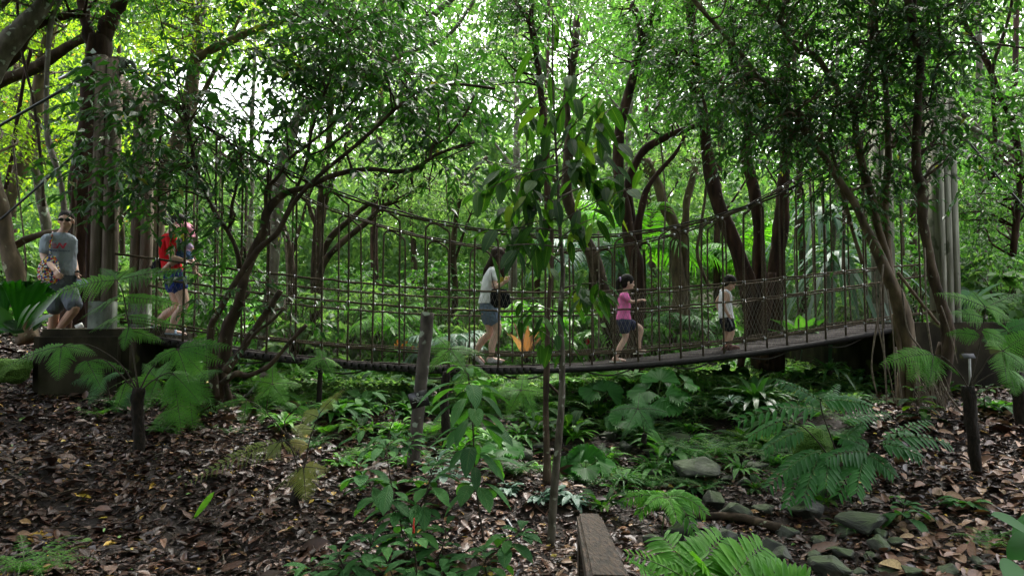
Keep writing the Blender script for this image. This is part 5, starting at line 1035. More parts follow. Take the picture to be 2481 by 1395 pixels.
# big fan-leaved plant at the left edge
b = P(40, 815, 7.4); t = thing('big_fan_plant', 'huge dark glossy pleated fan leaves at the left edge below the man', 'plant', b)
for (a, r, n3_, up, ti) in [((42, 800), 165, (.3, -1, .15), (.2, 0, 1), .35), ((10, 790), 150, (-.2, -1, .25), (-.5, 0, 1), .2), ((25, 800), 100, (0, -.9, .5), (-1, 0, .12), .7)]:
    g = G(); c = P(*a, 7.35 + rng.uniform(-.1, .1)); fan_leaf(g, c, n3_, up, px2m(r, 7.4), span=.95, n=11, tint=ti, cup=.1, amp=.05, ragged=.2); stipe(g, [b, c], .01, .008); g.build('leaf', [M['bird'], M['stipe']], t, smooth=False)
g = G()
for (a, b_, w) in [((60, 800), (160, 672), 22), ((50, 800), (98, 710), 20), ((70, 800), (130, 745), 28), ((55, 800), (0, 768), 26), ((60, 805), (-5, 790), 20), ((80, 800), (110, 760), 24), ((40, 800), (75, 720), 26), ((30, 800), (-20, 720), 30)]:
    A, Bq = P(*a, 7.2), P(*b_, 7.0 + rng.uniform(-.2, .2)); V, F, uv, k = blades(A[None], (Bq - A)[None], np.array([[.3, -.8, .6]]), np.linalg.norm(Bq - A), px2m(w, 7.2), .12, .15, 8, 'lance'); g.add(V, F, rng.random(), uv)
g.build('narrow_leaves', [M['strap'], M['stipe']], t)

# ---- strap-leaved rosettes, gingers, pandanus
def rosette(name, label, px, py, d, Lpx, n, mat='strap', wr=.085, el=(.3, 1.4), droop=.55, kind='strap', group=None, cat='plant', g_only=False):
    b = P(px, py, d); t = thing(name, label, cat, b, group); a = np.arange(n) * 2.4; e = np.linspace(el[1], el[0], n) + rng.normal(0, .1, n)
    D = np.stack([np.cos(a), np.sin(a), e], -1); N = np.stack([-np.cos(a) * e, -np.sin(a) * e, np.ones(n)], -1); L = px2m(Lpx, d) * rng.uniform(.75, 1.15, n)
    V, F, uv, k = blades(b + nrm(D) * .02, D, N, L, L * wr, droop * rng.uniform(.6, 1.5, n), .2, 8, kind); g = G(); g.add(V, F, np.repeat(rng.random(n), k), uv); g.build('leaves', M[mat], t)
    g = G(); V, F = ellipsoid(b, (.05, .05, .05)); g.add(V, F); g.build('crown_base', M['bark_black'], t); return t
rosette('birds_nest_fern', 'large strap-leaved rosette under the right half of the bridge', 1832, 975, 9.8, 128, 46, wr=.11, droop=.5)
rosette('birds_nest_fern', 'strap-leaved rosette in shade left of the right retaining wall foot', 2010, 900, 10.6, 80, 26, wr=.09, droop=.6)
rosette('strap_plant', 'fine arching strap plant right of the umbrella fern', 1640, 985, 9.2, 60, 26, 'fern_dark', .06)
rosette('strap_plant', 'spiky pale rosette beside the strap-leaved rosette', 1768, 975, 9.0, 46, 24, 'pale', .07, (.4, 1.3), .5)
rosette('strap_plant', 'fine strap plant by the water between the rocks', 1510, 1165, 7.6, 66, 22, 'fern_dark', .05, droop=.7)
rosette('strap_plant', 'fine strap plant on the bank right of the fan palm rocks', 1620, 1120, 8.2, 60, 22, 'fern_dark', .06, droop=.7)
rosette('ginger', 'clump of broad upright ginger leaves at the right end of the bridge', 1945, 840, 12.3, 150, 20, 'low_green', .2, (.6, 2.2), .35, 'lance')
rosette('ginger', 'clump of wide banana-like leaves above the right retaining wall', 2330, 760, 12.5, 120, 12, 'pale', .3, (.6, 2.), .35, 'oval')
rosette('ginger', 'upright broad-leaved clump at the right edge above the wall', 2460, 850, 11.5, 110, 16, 'low_green', .22, (.5, 2), .4, 'lance')
rosette('ginger', 'dark broad-leaved clump below the woman in red', 440, 850, 10.2, 100, 18, 'hang', .26, (.3, 1.6), .5, 'lance')
rosette('pandanus', 'screw pine with long drooping grey-green strap leaves left of the tan trunk', 2030, 640, 13.2, 210, 44, 'pale', .055, (-.2, 1.8), 1.1)
rosette('pandanus', 'smaller drooping strap-leaved screw pine behind the right ropes', 1990, 520, 14.5, 170, 30, 'pale', .06, (-.2, 1.6), 1.1)
rosette('dry_palm', 'dry orange and brown upright palm frond behind the woman in white', 1275, 872, 11.3, 125, 8, 'orange_leaf', .15, (1.2, 3.0), .25, 'lance')
def palm(label, px, py, d, Rpx, n, mat='fern', ll=60):
    b = P(px, py, d); t = thing('palm', label, 'palm', b, 'feather palms behind the bridge')
    g = G(); p = catmull([b * [1, 1, 0] + [0, 0, gz(b[0], b[1]) - .05], (b * [1, 1, 0] + b) / 2, b], 4); V, F, uv = tube(p, np.linspace(.05, .035, len(p)), 8, .1); g.add(V, F); g.build('trunk', M['bark_mid'], t); g = G()
    for k in range(n):
        a = k * 2.4; R = px2m(Rpx, d) * rng.uniform(.8, 1.15); e = rng.uniform(-.25, .75); tip = b + [math.cos(a) * R, math.sin(a) * R, R * e]; pinnate(g, b, tip, R * .45, px2m(ll, d), 22, .1, hang=.5, back=.5, stem=.008)
    g.build('fronds', [M[mat], M['stipe']], t)
palm('feather palm with arching fronds above the head of the girl', 1560, 610, 15, 170, 15)
palm('feather palm behind the dark leaning trunk', 1430, 640, 16, 150, 13, 'pale')
palm('low feather palm left of the boy', 1650, 800, 14, 90, 11, 'fern_dark', 45)
palm('low pale blue-green feather palm right of the sloping post stub', 1080, 860, 12.5, 110, 13, 'pale', 55)
palm('feather palm right of the shingled roof', 1800, 640, 17, 130, 12)
palm('low feather palm behind the left loops', 930, 800, 13.5, 110, 12, 'fern', 50)

# ---- small ferns and low leaves of the gully, one thing each
def smallfern_mesh(seed, R, n, mat, pin=.2, k=7):
    g = G()
    for j in range(n):
        a = j * 2.4 + seed; e = rng.uniform(.25, .8); r = R * rng.uniform(.7, 1.1); fern_leaf(g, (0, 0, 0), np.array([math.cos(a) * r, math.sin(a) * r, r * e * .45]), r * .4, R * pin, 14, k, hang=.3)
    return g.mesh('fronds', [M[mat], M['stipe']])
def lowleaf_mesh(seed, R, n, mat, wr, kind):
    g = G(); a = np.arange(n) * 2.4 + seed; e = rng.uniform(.1, 1.3, n); D = np.stack([np.cos(a), np.sin(a), e], -1); N = np.stack([-np.cos(a) * e, -np.sin(a) * e, np.ones(n)], -1); L = R * rng.uniform(.5, 1.0, n)
    P0 = np.stack([np.cos(a) * R * .3, np.sin(a) * R * .3, rng.random(n) * R * .5], -1) * rng.random((n, 1)) + [0, 0, .02]
    V, F, uv, k = blades(P0, D, N, L, L * wr, .5, .15, 6, kind); g.add(V, F, np.repeat(rng.random(n), k), uv); return g.mesh('leaves', [M[mat]])
SF = [smallfern_mesh(0, .42, 11, 'fern'), smallfern_mesh(1, .34, 12, 'fern_dark'), smallfern_mesh(2, .5, 10, 'fern', .24), lowleaf_mesh(3, .26, 22, 'broad', .42, 'oval'), lowleaf_mesh(4, .26, 30, 'low_green', .34, 'lance'), lowleaf_mesh(5, .22, 24, 'pale', .4, 'oval'), lowleaf_mesh(6, .34, 20, 'hang', .3, 'lance')]
SN = [('small_fern', 'bright lacy ground fern', 'fern'), ('small_fern', 'dark lacy ground fern', 'fern'), ('small_fern', 'large bright ground fern', 'fern'), ('low_plant', 'low oval-leaved green plant', 'plant'), ('low_plant', 'low light green lance-leaved plant', 'plant'), ('low_plant', 'low silvery green plant', 'plant'), ('low_plant', 'low dark glossy lance-leaved plant', 'plant')]
LOW = [(600, 905, 4), (640, 935, 2), (690, 930, 0), (720, 915, 6), (790, 925, 3), (840, 915, 5), (880, 930, 4), (905, 925, 3), (940, 915, 6), (985, 925, 4), (960, 960, 3), (1060, 930, 4), (1110, 925, 4), (1160, 915, 4), (1205, 925, 0), (1230, 955, 2), (1180, 950, 4), (1270, 925, 2), (1300, 950, 0), (1350, 945, 2), (1400, 945, 0), (1420, 970, 1), (1385, 985, 2), (1470, 930, 2), (1500, 955, 1), (1540, 940, 2), (1560, 1000, 1), (1600, 1015, 1), (1660, 960, 2), (1700, 945, 0), (1720, 990, 1), (1760, 935, 6), (1680, 1010, 1), (1740, 1020, 1), (1790, 1010, 6), (1830, 1035, 1), (1640, 1040, 1), (1900, 960, 1), (1950, 940, 6), (2050, 950, 1), (2100, 940, 6), (2060, 985, 3), (2130, 985, 1), (1380, 1060, 6), (1450, 1020, 6), (1330, 1010, 0), (1290, 1000, 1), (1300, 1050, 6), (1550, 1075, 6), (1650, 1180, 1), (1700, 1160, 1), (1780, 1090, 0), (1740, 1110, 0), (1850, 1110, 1), (1890, 1080, 0), (1830, 1190, 6), (1440, 1180, 1), (1350, 1205, 5), (1390, 1225, 5), (1310, 1215, 5), (1230, 1195, 5), (1460, 1240, 6), (1680, 1190, 3), (2200, 940, 3), (2150, 920, 6), (2290, 960, 6), (2420, 1000, 3), (2060, 1290, 1), (2400, 1330, 0), (2330, 1235, 3), (1990, 1230, 6), (420, 985, 1), (470, 1020, 6), (390, 1050, 1), (560, 945, 6), (500, 990, 1), (450, 960, 2), (280, 985, 1), (240, 1010, 0), (60, 1390, 0), (110, 1390, 0), (560, 1055, 1), (880, 990, 3), (830, 1010, 3), (760, 960, 0), (1000, 1010, 4), (1120, 1000, 4), (1170, 1010, 0), (470, 870, 6), (560, 900, 6), (1040, 915, 6)]
LM = [('many-stemmed tree foot', 540, 950), ('lime fern', 620, 990), ('yellowing fern', 730, 1130), ('sloping post stub', 1015, 940), ('tall drooping sapling', 1150, 1000), ('speckled sapling trunk', 1360, 1000), ('upright round fan palm', 1418, 1110), ('small cupped fan palm', 1512, 1010), ('wide fan palm', 1600, 950), ('umbrella fern', 1610, 1215), ('large flat boulder', 1690, 1130), ('strap-leaved rosette', 1832, 940), ('feathery shrub', 2030, 1080), ('tan fluted trunk foot', 2200, 960), ('black-trunked right fern', 2360, 1040), ('left black-trunked fern', 336, 1000), ('right deck end', 2120, 860), ('dark multi-stemmed tree', 770, 880), ('left edge foreground litter', 60, 1390), ('pink-clad girl on the bridge', 1515, 880), ('largest dark boulder', 2080, 1260)]
import itertools
used = {}
for (px, py, v) in LOW:
    q = on_ground(px, py, 4.0, 14); nm, lb, ct = SN[v]
    L1 = sorted(LM, key=lambda l: (l[1] - px) ** 2 + (l[2] - py) ** 2)[:2]
    side = ('left of' if px < L1[0][1] - 12 else 'right of' if px > L1[0][1] + 12 else 'in front of' if py > L1[0][2] else 'behind'); vert = 'upper' if py < L1[0][2] else 'lower'
    lab = f'{lb} {side} the {L1[0][0]}, {vert} side'
    used.setdefault(lab, 0); used[lab] += 1
    if used[lab] > 1: lab = f'{lb} {side} the {L1[0][0]}, toward the {L1[1][0]}'; used[lab] = used.get(lab, 0) + 1
    t = thing(nm, ' '.join(lab.split()[:16]), ct, q, 'low plants of the gully'); s = rng.uniform(.8, 1.3) * (.85 if q[1] < 8 else 1.45); t.scale = (s, s, s); t.rotation_euler = (0, 0, rng.uniform(0, 6))
    o = bpy.data.objects.new('fronds' if v < 3 else 'leaves', SF[v]); COL.objects.link(o); o.parent = t
# carpet of ground cover
def cover(name, n, sel, label, mat, L, h=.1, wr=.5):
    x = rng.uniform(-10, 10, n * 3); y = rng.uniform(8.2, 15, n * 3); px = CX + FPX * x / y; c = np.sin(x * 2.2 + 1) + np.cos(y * 2.7 + x) + .5 * np.sin(x * 6); k = sel(px, y, c); x, y = x[k][:n], y[k][:n]; m = len(x)
    P0 = np.stack([x, y, ground(x, y) + rng.random(m) * h], -1); D = np.stack([rng.normal(0, 1, m), rng.normal(0, 1, m), rng.uniform(.1, 1.0, m)], -1); N = nrm(np.array([0, 0, 1.]) + rng.normal(0, .4, (m, 3))); LL = L * rng.uniform(.6, 1.3, m)
    V, F = leaf5(P0, D, N, LL, LL * wr); g = G(); g.add(V, F, np.repeat(rng.random(m), 2)); tag(g.build(name, M[mat]), label, 'ground cover', kind='stuff')
cover('moss_carpet', 16000, lambda px, y, c: (px > 570) & (px < 1010) & (y > 8.7) & (y < 11.2), 'bright green carpet of tiny leaves under the left half of the bridge', 'ground_green', .045, .07)
cover('ground_cover', 26000, lambda px, y, c: (px > 620) & (px < 2080) & (y > 9.3) & (c > -.5), 'mixed low green ground cover under and behind the bridge', 'leaf_far', .085, .18)
cover('side_cover', 9000, lambda px, y, c: ((px < 640) | (px > 2050)) & (y > 10.6) & (c > -.8), 'dark leafy ground cover beside the bridge ends', 'leaf_mid', .12, .3)
# ================================================================ MORE OF THE UNDERSTORY, in rows under and behind the bridge
SF2 = [lowleaf_mesh(11, .5, 26, 'low_green', .2, 'lance'), smallfern_mesh(12, .7, 14, 'fern', .22, 8), lowleaf_mesh(13, .45, 18, 'hang', .42, 'oval'), lowleaf_mesh(14, .42, 34, 'ground_green', .3, 'lance'), smallfern_mesh(15, .55, 14, 'fern_dark', .22, 8)]
SN2 = [('low_plant', 'knee-high lance-leaved green plant', 'plant', 'leaves'), ('fern', 'knee-high bright fern', 'fern', 'fronds'), ('low_plant', 'dark round-leaved plant', 'plant', 'leaves'), ('low_plant', 'bright leafy seedling clump', 'plant', 'leaves'), ('fern', 'dark spreading fern', 'fern', 'fronds')]
ROWS = []
for k, px in enumerate(range(590, 2060, 62)): ROWS.append((px + 18 * math.sin(k * 2.3), 9.9 + .5 * math.cos(k * 1.7), (k * 3 + k // 4) % 5, 0))
for k, px in enumerate(range(560, 2080, 58)): ROWS.append((px + 16 * math.sin(k * 1.3 + 1), 11.4 + .4 * math.cos(k * 2.1), (k * 2 + k // 3 + 1) % 5, 1))
for k, px in enumerate(range(420, 2300, 62)): ROWS.append((px + 20 * math.sin(k * 1.9 + 2), 12.9 + .5 * math.cos(k * 1.1), (k * 4 + k // 5 + 3) % 5, 2))
for k, px in enumerate(range(1180, 2060, 56)): ROWS.append((px + 16 * math.sin(k * 2.9), 9.2 + .35 * math.cos(k * 2.3), (1, 4, 0, 4, 3, 1, 2)[k % 7], 4))
for k, px in enumerate(range(1400, 2000, 80)): ROWS.append((px + 20 * math.sin(k * 1.1), 7.9 + .3 * math.cos(k * 2.3), (4, 0, 4, 1)[k % 4], 5))
for k, px in enumerate(range(640, 1180, 46)): ROWS.append((px + 14 * math.sin(k * 2.7), 8.1 + .35 * math.cos(k * 2.9), (0, 3, 4, 1, 0, 2)[k % 6], 6))
for k, px in enumerate(range(600, 1120, 64)): ROWS.append((px + 16 * math.sin(k * 2.2), 9.0 + .35 * math.cos(k * 1.9), (3, 0, 1, 3, 4)[k % 5], 4))
for k, px in enumerate(range(1130, 1600, 44)): ROWS.append((px + 14 * math.sin(k * 2.1), 8.3 + .3 * math.cos(k * 1.7), (4, 3, 1, 0, 4, 2, 1)[k % 7], 7))
for k, px in enumerate(range(1180, 1480, 60)): ROWS.append((px + 14 * math.sin(k * 1.1), 7.5 + .25 * math.cos(k * 2.7), (1, 4, 3)[k % 3], 8))
for k, px in enumerate(range(1660, 2060, 52)): ROWS.append((px + 14 * math.sin(k * 1.6), 8.6 + .3 * math.cos(k * 2.2), (0, 4, 2, 1)[k % 4], 7))
for k, px in enumerate((760, 830, 900, 985, 1060)): ROWS.append((px, 7.2 + .2 * math.cos(k * 2.7), (4, 3, 1, 0, 4)[k], 8))
for k, px in enumerate(range(1560, 2060, 70)): ROWS.append((px + 20 * math.sin(k * 1.9 + 2), 8.7 + .4 * math.cos(k * 1.9), (4, 0, 4, 2, 1)[k % 5], 3))
WHO = [(425, 'the woman in red'), (540, 'the many-stemmed tree'), (660, 'the broken branches'), (770, 'the dark multi-stemmed tree'), (880, 'the first rope loops'), (970, 'the orange flowers'), (1030, 'the sloping post stub'), (1100, 'the slim trunk'), (1190, 'the woman in white'), (1290, 'the dry orange frond'), (1355, 'the speckled sapling'), (1430, 'the dark leaning trunk'), (1515, 'the girl in pink'), (1590, 'the wide fan palm'), (1645, 'the pale tan trunk'), (1700, 'the hut roof'), (1765, 'the boy'), (1835, 'the strap-leaved rosette'), (1890, 'the thick reddish trunk'), (1960, 'the ginger clump'), (2040, 'the screw pine'), (2120, 'the right painted post foot'), (2200, 'the tan fluted trunk'), (2290, 'the triple-slab post')]
RW = ['under the bridge near', 'just behind the bridge near', 'farther behind the bridge near', 'in the gully below', 'on the bank below the bridge near', 'low in the stony gully below', 'on the near slope by', 'halfway down the gully below', 'lowest row, below']
seen = {}
for px, d, v, row in ROWS:
    x = (px - CX) / FPX * d; q = (x, d, gz(x, d) - .01); nm, lb, ct, pn = SN2[v]; w = min(WHO, key=lambda a: abs(a[0] - px)); lab = f'{lb} {RW[row]} {w[1]}'
    if lab in seen: lab = lab + (', left one' if px < seen[lab] else ', right one')
    seen[lab] = px
    t = thing(nm, lab, ct, q, 'understory plants around the bridge'); s = rng.uniform(.75, 1.25) * (.8 if row == 0 else .7 if row > 3 else 1); t.scale = (s, s, s * (.75 if row == 0 else 1)); t.rotation_euler = (0, 0, rng.uniform(0, 6))
    o = bpy.data.objects.new(pn, SF2[v]); COL.objects.link(o); o.parent = t
# ================================================================ SAPLING WITH BIG HANGING LEAVES
def sapling():
    d = 6.3; t = thing('sapling', 'slim speckled sapling with big drooping ribbed leaves in front of the bridge centre', 'tree', P(1334, 1335, 6.0))
    pts = [(1334, 1335), (1342, 1200), (1352, 1080), (1360, 980), (1362, 880), (1358, 760), (1364, 660), (1357, 560), (1352, 450), (1345, 320), (1340, 200), (1338, 90), (1340, 20)]
    p = catmull([P(x, y, 6.0 + .3 * i / 12) for i, (x, y) in enumerate(pts)], 6); r = np.interp(np.arange(len(p)), [0, 30, 48, len(p) - 1], [.038, .025, .013, .005])
    g = G(); V, F, uv = tube(p, r, 12, .1); g.add(V, F, .5, uv); g.build('trunk', M['bark_speck'], t)
    br = [((1350, 430), (1185, 400), 26), ((1352, 470), (1215, 520), 22), ((1350, 400), (1160, 470), 14), ((1347, 330), (1235, 255), 12), ((1345, 310), (1310, 232), 8), ((1348, 350), (1470, 235), 14), ((1350, 380), (1500, 250), 10), ((1352, 420), (1500, 330), 12), ((1354, 480), (1520, 420), 20), ((1356, 540), (1530, 455), 14),
          ((1350, 360), (1290, 400), 14), ((1352, 440), (1420, 380), 14), ((1356, 530), (1240, 560), 14), ((1356, 560), (1190, 560), 12), ((1358, 580), (1440, 530), 10), ((1362, 640), (1290, 600), 9), ((1340, 180), (1300, 130), 6), ((1340, 120), (1345, 50), 5), ((1345, 300), (1400, 200), 8), ((1352, 500), (1280, 460), 14),
          ((1360, 720), (1440, 705), 14), ((1360, 760), (1262, 745), 12), ((1362, 860), (1310, 800), 8), ((1362, 700), (1480, 690), 12), ((1358, 600), (1200, 600), 7)]
    gl = G(); gb = G()
    for a, b, n in br:
        n = max(4, int(n * .95))
        A = P(*a, 6.15); dd = 6.15 + rng.uniform(-.6, .6); B_ = P(*b, dd); path = bez(A, B_, .06, 10); V, F, uv = tube(path, np.linspace(.009, .003, 10), 5); gb.add(V, F)
        tt = np.linspace(.35, 1, n); base = path[(tt * 9).astype(int)] + rng.normal(0, .05, (n, 3)); out_ = nrm((B_ - A) * [1, 1, 0]); a_ = rng.uniform(0, 6.28, n)
        D = np.stack([np.cos(a_) * .75 + out_[0] * .3, np.sin(a_) * .75 + out_[1] * .3, -rng.uniform(.3, 1.6, n)], -1); N = np.stack([np.cos(a_), np.sin(a_), rng.uniform(.3, 1.2, n)], -1); L = rng.uniform(.15, .28, n) * (1 if b[1] < 650 else .85)
        V, F, uv, k = blades(base + nrm(D) * .03, D, N, L, L * rng.uniform(.34, .46, n), rng.uniform(.05, .3, n), .12, 8, 'oval'); tn = rng.random(n) * .8; tn = np.where(rng.random(n) < .1, .88 + .12 * rng.random(n), tn); gl.add(V, F, np.repeat(tn, k), uv)
        V, F = multi_tube(base, base + nrm(D) * .035, .002, .002); gb.add(V, F)
    gb.build('branches', M['bark_speck'], t); gl.build('leaves', M['hang'], t)
    g = G(); V, F = box(P(1328, 862, 6.9), .012, .003, .11, basis((1, .3, .3))); g.add(V, F, .5)
    o = g.build('plastic_tag', flat_mat('yellow tag', (.7, .75, .03), .5), None, False); tag(o, 'yellow plastic strip hanging on the thin dark trunk at centre', 'tag')
sapling()
tree('thin dark straight trunk just left of the speckled sapling', 'bark_mid', [([(1324, 1178), (1325, 1080), (1322, 960), (1326, 860), (1328, 760), (1336, 640), (1336, 540), (1330, 440)], 20, 8, 7.0), ([(1330, 930), (1355, 955), (1362, 970)], 7, 5, 7.0)])

# ---- sloping post stub with name plate
t = thing('post_stub', 'sloping lichen-patched broken post with a black name plate at mid height', 'post', P(1000, 1132, 7.0))
p = catmull([P(1000, 1134, 7.0), P(1010, 1030, 7.02), P(1020, 930, 7.05), (P(1028, 850, 7.08)), P(1037, 757, 7.1)], 8); V, F, uv = tube(p, np.linspace(px2m(15, 7), px2m(16, 7), len(p)), 16, .16); g = G(); g.add(V, F, .5, uv); g.build('shaft', M['bark_grey2'] if 'bark_grey2' in M else noise_mat('stub bark', [(.3, (.03, .024, .02)), (.6, (.08, .065, .055))], 12, .85, .6, (1, 1, .5), spots=(7, .6, (.25, .28, .22))), t)
g = G(); V, F, uv = tube(np.array([P(1034, 790, 6.99), P(1034, 770, 7.0)]), .018, 8, .3, flat=.35)
g.add(V, F); 
pl = thing('name_plate', 'black tilted plant name plate fixed to the sloping post stub', 'sign', P(1017, 968, 6.9))
Rp = basis(P(1033, 963, 6.9) - P(1003, 971, 6.9)); c = P(1015, 967, 6.83); g = G(); V, F = box(c, .185, .008, .155, Rp); g.add(V, F); g.build('plate', flat_mat('black plate', (.008, .008, .009), .35, .5), pl, False)
g = G(); fr = c - np.array([0, .006, 0]); ex, ez = Rp[:, 0], Rp[:, 2]
def bar(x, z, w, h=.0045):
    V, F = box(fr + ex * x + ez * z, w, .003, h, Rp); g.add(V, F)
for z, segs in ((.022, [(-.045, .016), (-.026, .018), (-.004, .022), (.02, .02), (.04, .014)]), (.009, [(-.05, .02), (-.026, .022), (.004, .03), (.036, .026)]), (-.004, [(-.018, .014), (0, .02), (.02, .012)]), (-.019, [(-.062, .024), (-.04, .016), (-.014, .018), (.012, .028), (.04, .016), (.062, .018)])):
    for x, w in segs: bar(x, z, w)
V, F = ring_plate(fr + ez * .047, .011, .006, .003, ex, ez); g.add(V, F); bar(0, .061, .02)
g.build('lettering', flat_mat('plate lettering', (.45, .45, .42), .6), pl, False)
# small bent label stake at left, white stake at right
t = thing('label_stake', 'leaning plant label on a flat stake behind the many-stemmed tree foot', 'sign', P(600, 955, 8.9)); g = G(); A, Bq = P(596, 960, 8.9), P(640, 908, 8.9); V, F = box((A + Bq) / 2, np.linalg.norm(Bq - A), .004, .03, basis(Bq - A)); g.add(V, F); g.build('stake', flat_mat('grey stake', (.3, .3, .27)), t, False)
g = G(); V, F = box(P(642, 910, 8.88), .12, .006, .085, basis((1, .2, -.6))); g.add(V, F); g.build('plate', flat_mat('weathered label', (.16, .12, .1)), t, False)
t = thing('label_stake', 'upright white label stake with grey tilted plate at the black-trunked right fern', 'sign', P(2350, 925, 7.9)); g = G(); V, F = box((P(2348, 870, 7.9) + P(2352, 930, 7.9)) / 2, .028, .006, .3); g.add(V, F); g.build('stake', flat_mat('white stake', (.45, .45, .44)), t, False)
g = G(); V, F = box(P(2347, 862, 7.88), .14, .07, .006, basis((1, 0, 0), (0, -.7, .7))); g.add(V, F); g.build('plate', flat_mat('grey plate', (.1, .1, .11), .8, .1), t, False)
# white wedge behind man
g = G(); V, F = box(P(192, 790, 9.9), .1, .02, .07, basis((1, .2, .5))); g.add(V, F); tag(g.build('label_plate', flat_mat('white plate', (.7, .7, .7)), None, False), 'small white plate on the ground between the man and the nearer left post', 'sign')
# ---- foreground handrail: post and sloping top beam
t = thing('wooden_handrail', 'dark weathered timber handrail running down into the foreground at bottom centre', 'railing', (0.3, 2.6, -2))
a = P(1427, 1262, 2.75); b = P(1478, 1430, 1.55); D = nrm(a - b); R = basis(D, (0, 0, 1))
bm = bmesh.new(); bmesh.ops.create_cube(bm, size=1)
for v in bm.verts: v.co = Vector((v.co.x * float(np.linalg.norm(a - b)), v.co.y * .098, v.co.z * .062))
bmesh.ops.bevel(bm, geom=list(bm.edges), offset=.012, segments=3, affect='EDGES'); bm.transform(Matrix(R.tolist()).to_4x4()); bm.transform(Matrix.Translation(((a + b) / 2).tolist()))
me = bpy.data.meshes.new('top_rail'); bm.to_mesh(me); bm.free(); me.materials.append(M['rail_wood']); link('top_rail', me, t)
q = a + (b - a) * .07; bm = bmesh.new(); bmesh.ops.create_cube(bm, size=1)
for v in bm.verts: v.co = Vector((v.co.x * .07 - .012, v.co.y * .07, v.co.z * 1.3))
bmesh.ops.bevel(bm, geom=list(bm.edges), offset=.006, segments=2, affect='EDGES'); bm.transform(Matrix.Translation((q + [0, 0, -.7]).tolist())); me = bpy.data.meshes.new('post'); bm.to_mesh(me); bm.free(); me.materials.append(M['rail_wood']); link('post', me, t)
# ---- log, hoses, sticks
def loose(name, pts, r0, r1, mat, lab, cat, gnd=True, dz=.02, rough=.15, sides=8):
    p = catmull([on_ground(*q) + [0, 0, dz] for q in pts] if gnd else [P(*q) for q in pts], 6); V, F, uv = tube(p, np.linspace(r0, r1, len(p)), sides, rough); g = G(); g.add(V, F, .5, uv); return tag(g.build(name, mat), lab, cat)
loose('fallen_log', [(1570, 1236), (1615, 1256), (1700, 1266), (1790, 1270), (1900, 1300)], .03, .05, M['bark_mid'], 'dark fallen branch lying across the stream', 'log', dz=.07)
loose('garden_hose', [(1215, 1250), (1250, 1300), (1264, 1345), (1255, 1392), (1235, 1440)], .014, .014, flat_mat('grey hose', (.12, .13, .15), .4, .6), 'grey hose curving over litter at bottom centre', 'hose', rough=0, dz=.03)
loose('garden_hose', [(2205, 1205), (2260, 1235), (2330, 1290), (2420, 1330)], .012, .012, M['cable'], 'black hose across the litter at lower right', 'hose', rough=0)
loose('garden_hose', [(2370, 985), (2420, 1015), (2481, 1050)], .012, .012, M['cable'], 'black hose beside the black-trunked right fern', 'hose', rough=0)
for k, (pts, lab) in enumerate([([(2215, 1165), (2232, 1130), (2245, 1095)], 'pale upright broken stick in the right litter'), ([(2270, 1130), (2290, 1115), (2325, 1100)], 'short grey stick right of the pale broken stick'), ([(500, 1290), (535, 1330), (545, 1395)], 'thin dark stick in the lower left litter'), ([(300, 1130), (400, 1100)], 'short stick left of the yellowing fern'), ([(1260, 1110), (1310, 1160)], 'grey stick behind the thin dark trunk foot')]):
    loose('stick', pts, .009, .005, M['bark_grey'], lab, 'stick')
# ---- hanging aerial roots and lianas
VN = [([(2140, 640), (2128, 760), (2112, 880), (2125, 960)], 9.6, 4), ([(2132, 690), (2140, 820), (2150, 1000)], 9.6, 4), ([(2150, 700), (2165, 830), (2172, 1010)], 9.5, 3), ([(2120, 660), (2130, 800), (2160, 930), (2170, 1020)], 9.7, 3), ([(2185, 700), (2200, 800), (2240, 860), (2265, 960)], 9.5, 4), ([(2240, 600), (2245, 760), (2262, 900), (2250, 1020)], 9.0, 4), ([(2280, 740), (2300, 800), (2320, 880)], 9.0, 3), ([(2170, 840), (2180, 930), (2190, 1010)], 9.4, 4), ([(2210, 880), (2230, 950), (2228, 1020)], 9.3, 4), ([(2270, 900), (2300, 960), (2340, 1010)], 8.9, 4), ([(2262, 930), (2290, 1000), (2285, 1040)], 8.9, 3),
  ([(413, 380), (411, 520), (412, 660)], 9.2, 4), ([(471, 330), (470, 500), (474, 700)], 10.2, 5), ([(478, 330), (478, 600), (482, 760)], 10.2, 4), ([(525, 330), (524, 500), (530, 690)], 9.7, 5), ([(534, 335), (532, 500), (520, 640)], 9.8, 4), ([(350, 300), (348, 500), (352, 560)], 9.6, 4), ([(601, 370), (597, 550), (596, 660)], 10, 4), ([(178, 520), (180, 560), (178, 640)], 9.9, 6), ([(1962, 430), (1970, 600), (1975, 760)], 12.5, 5), ([(1990, 440), (2000, 600), (1998, 800)], 12.6, 6), ([(2045, 480), (2045, 560), (2042, 660)], 12.4, 8), ([(2100, 500), (2098, 620), (2100, 700)], 12.6, 4), ([(2180, 390), (2182, 470), (2190, 620)], 12.5, 6), ([(1930, 500), (1925, 620), (1935, 760)], 12.3, 4), ([(1450, 560), (1452, 700), (1450, 860)], 11.6, 5), ([(1275, 300), (1278, 500), (1270, 700)], 12, 3), ([(1080, 430), (1090, 600), (1085, 780)], 13, 3), ([(1600, 330), (1612, 500), (1600, 700)], 13, 4), ([(690, 560), (695, 700), (688, 850)], 12.5, 4), ([(30, 340), (60, 600), (62, 700)], 10, 4)]
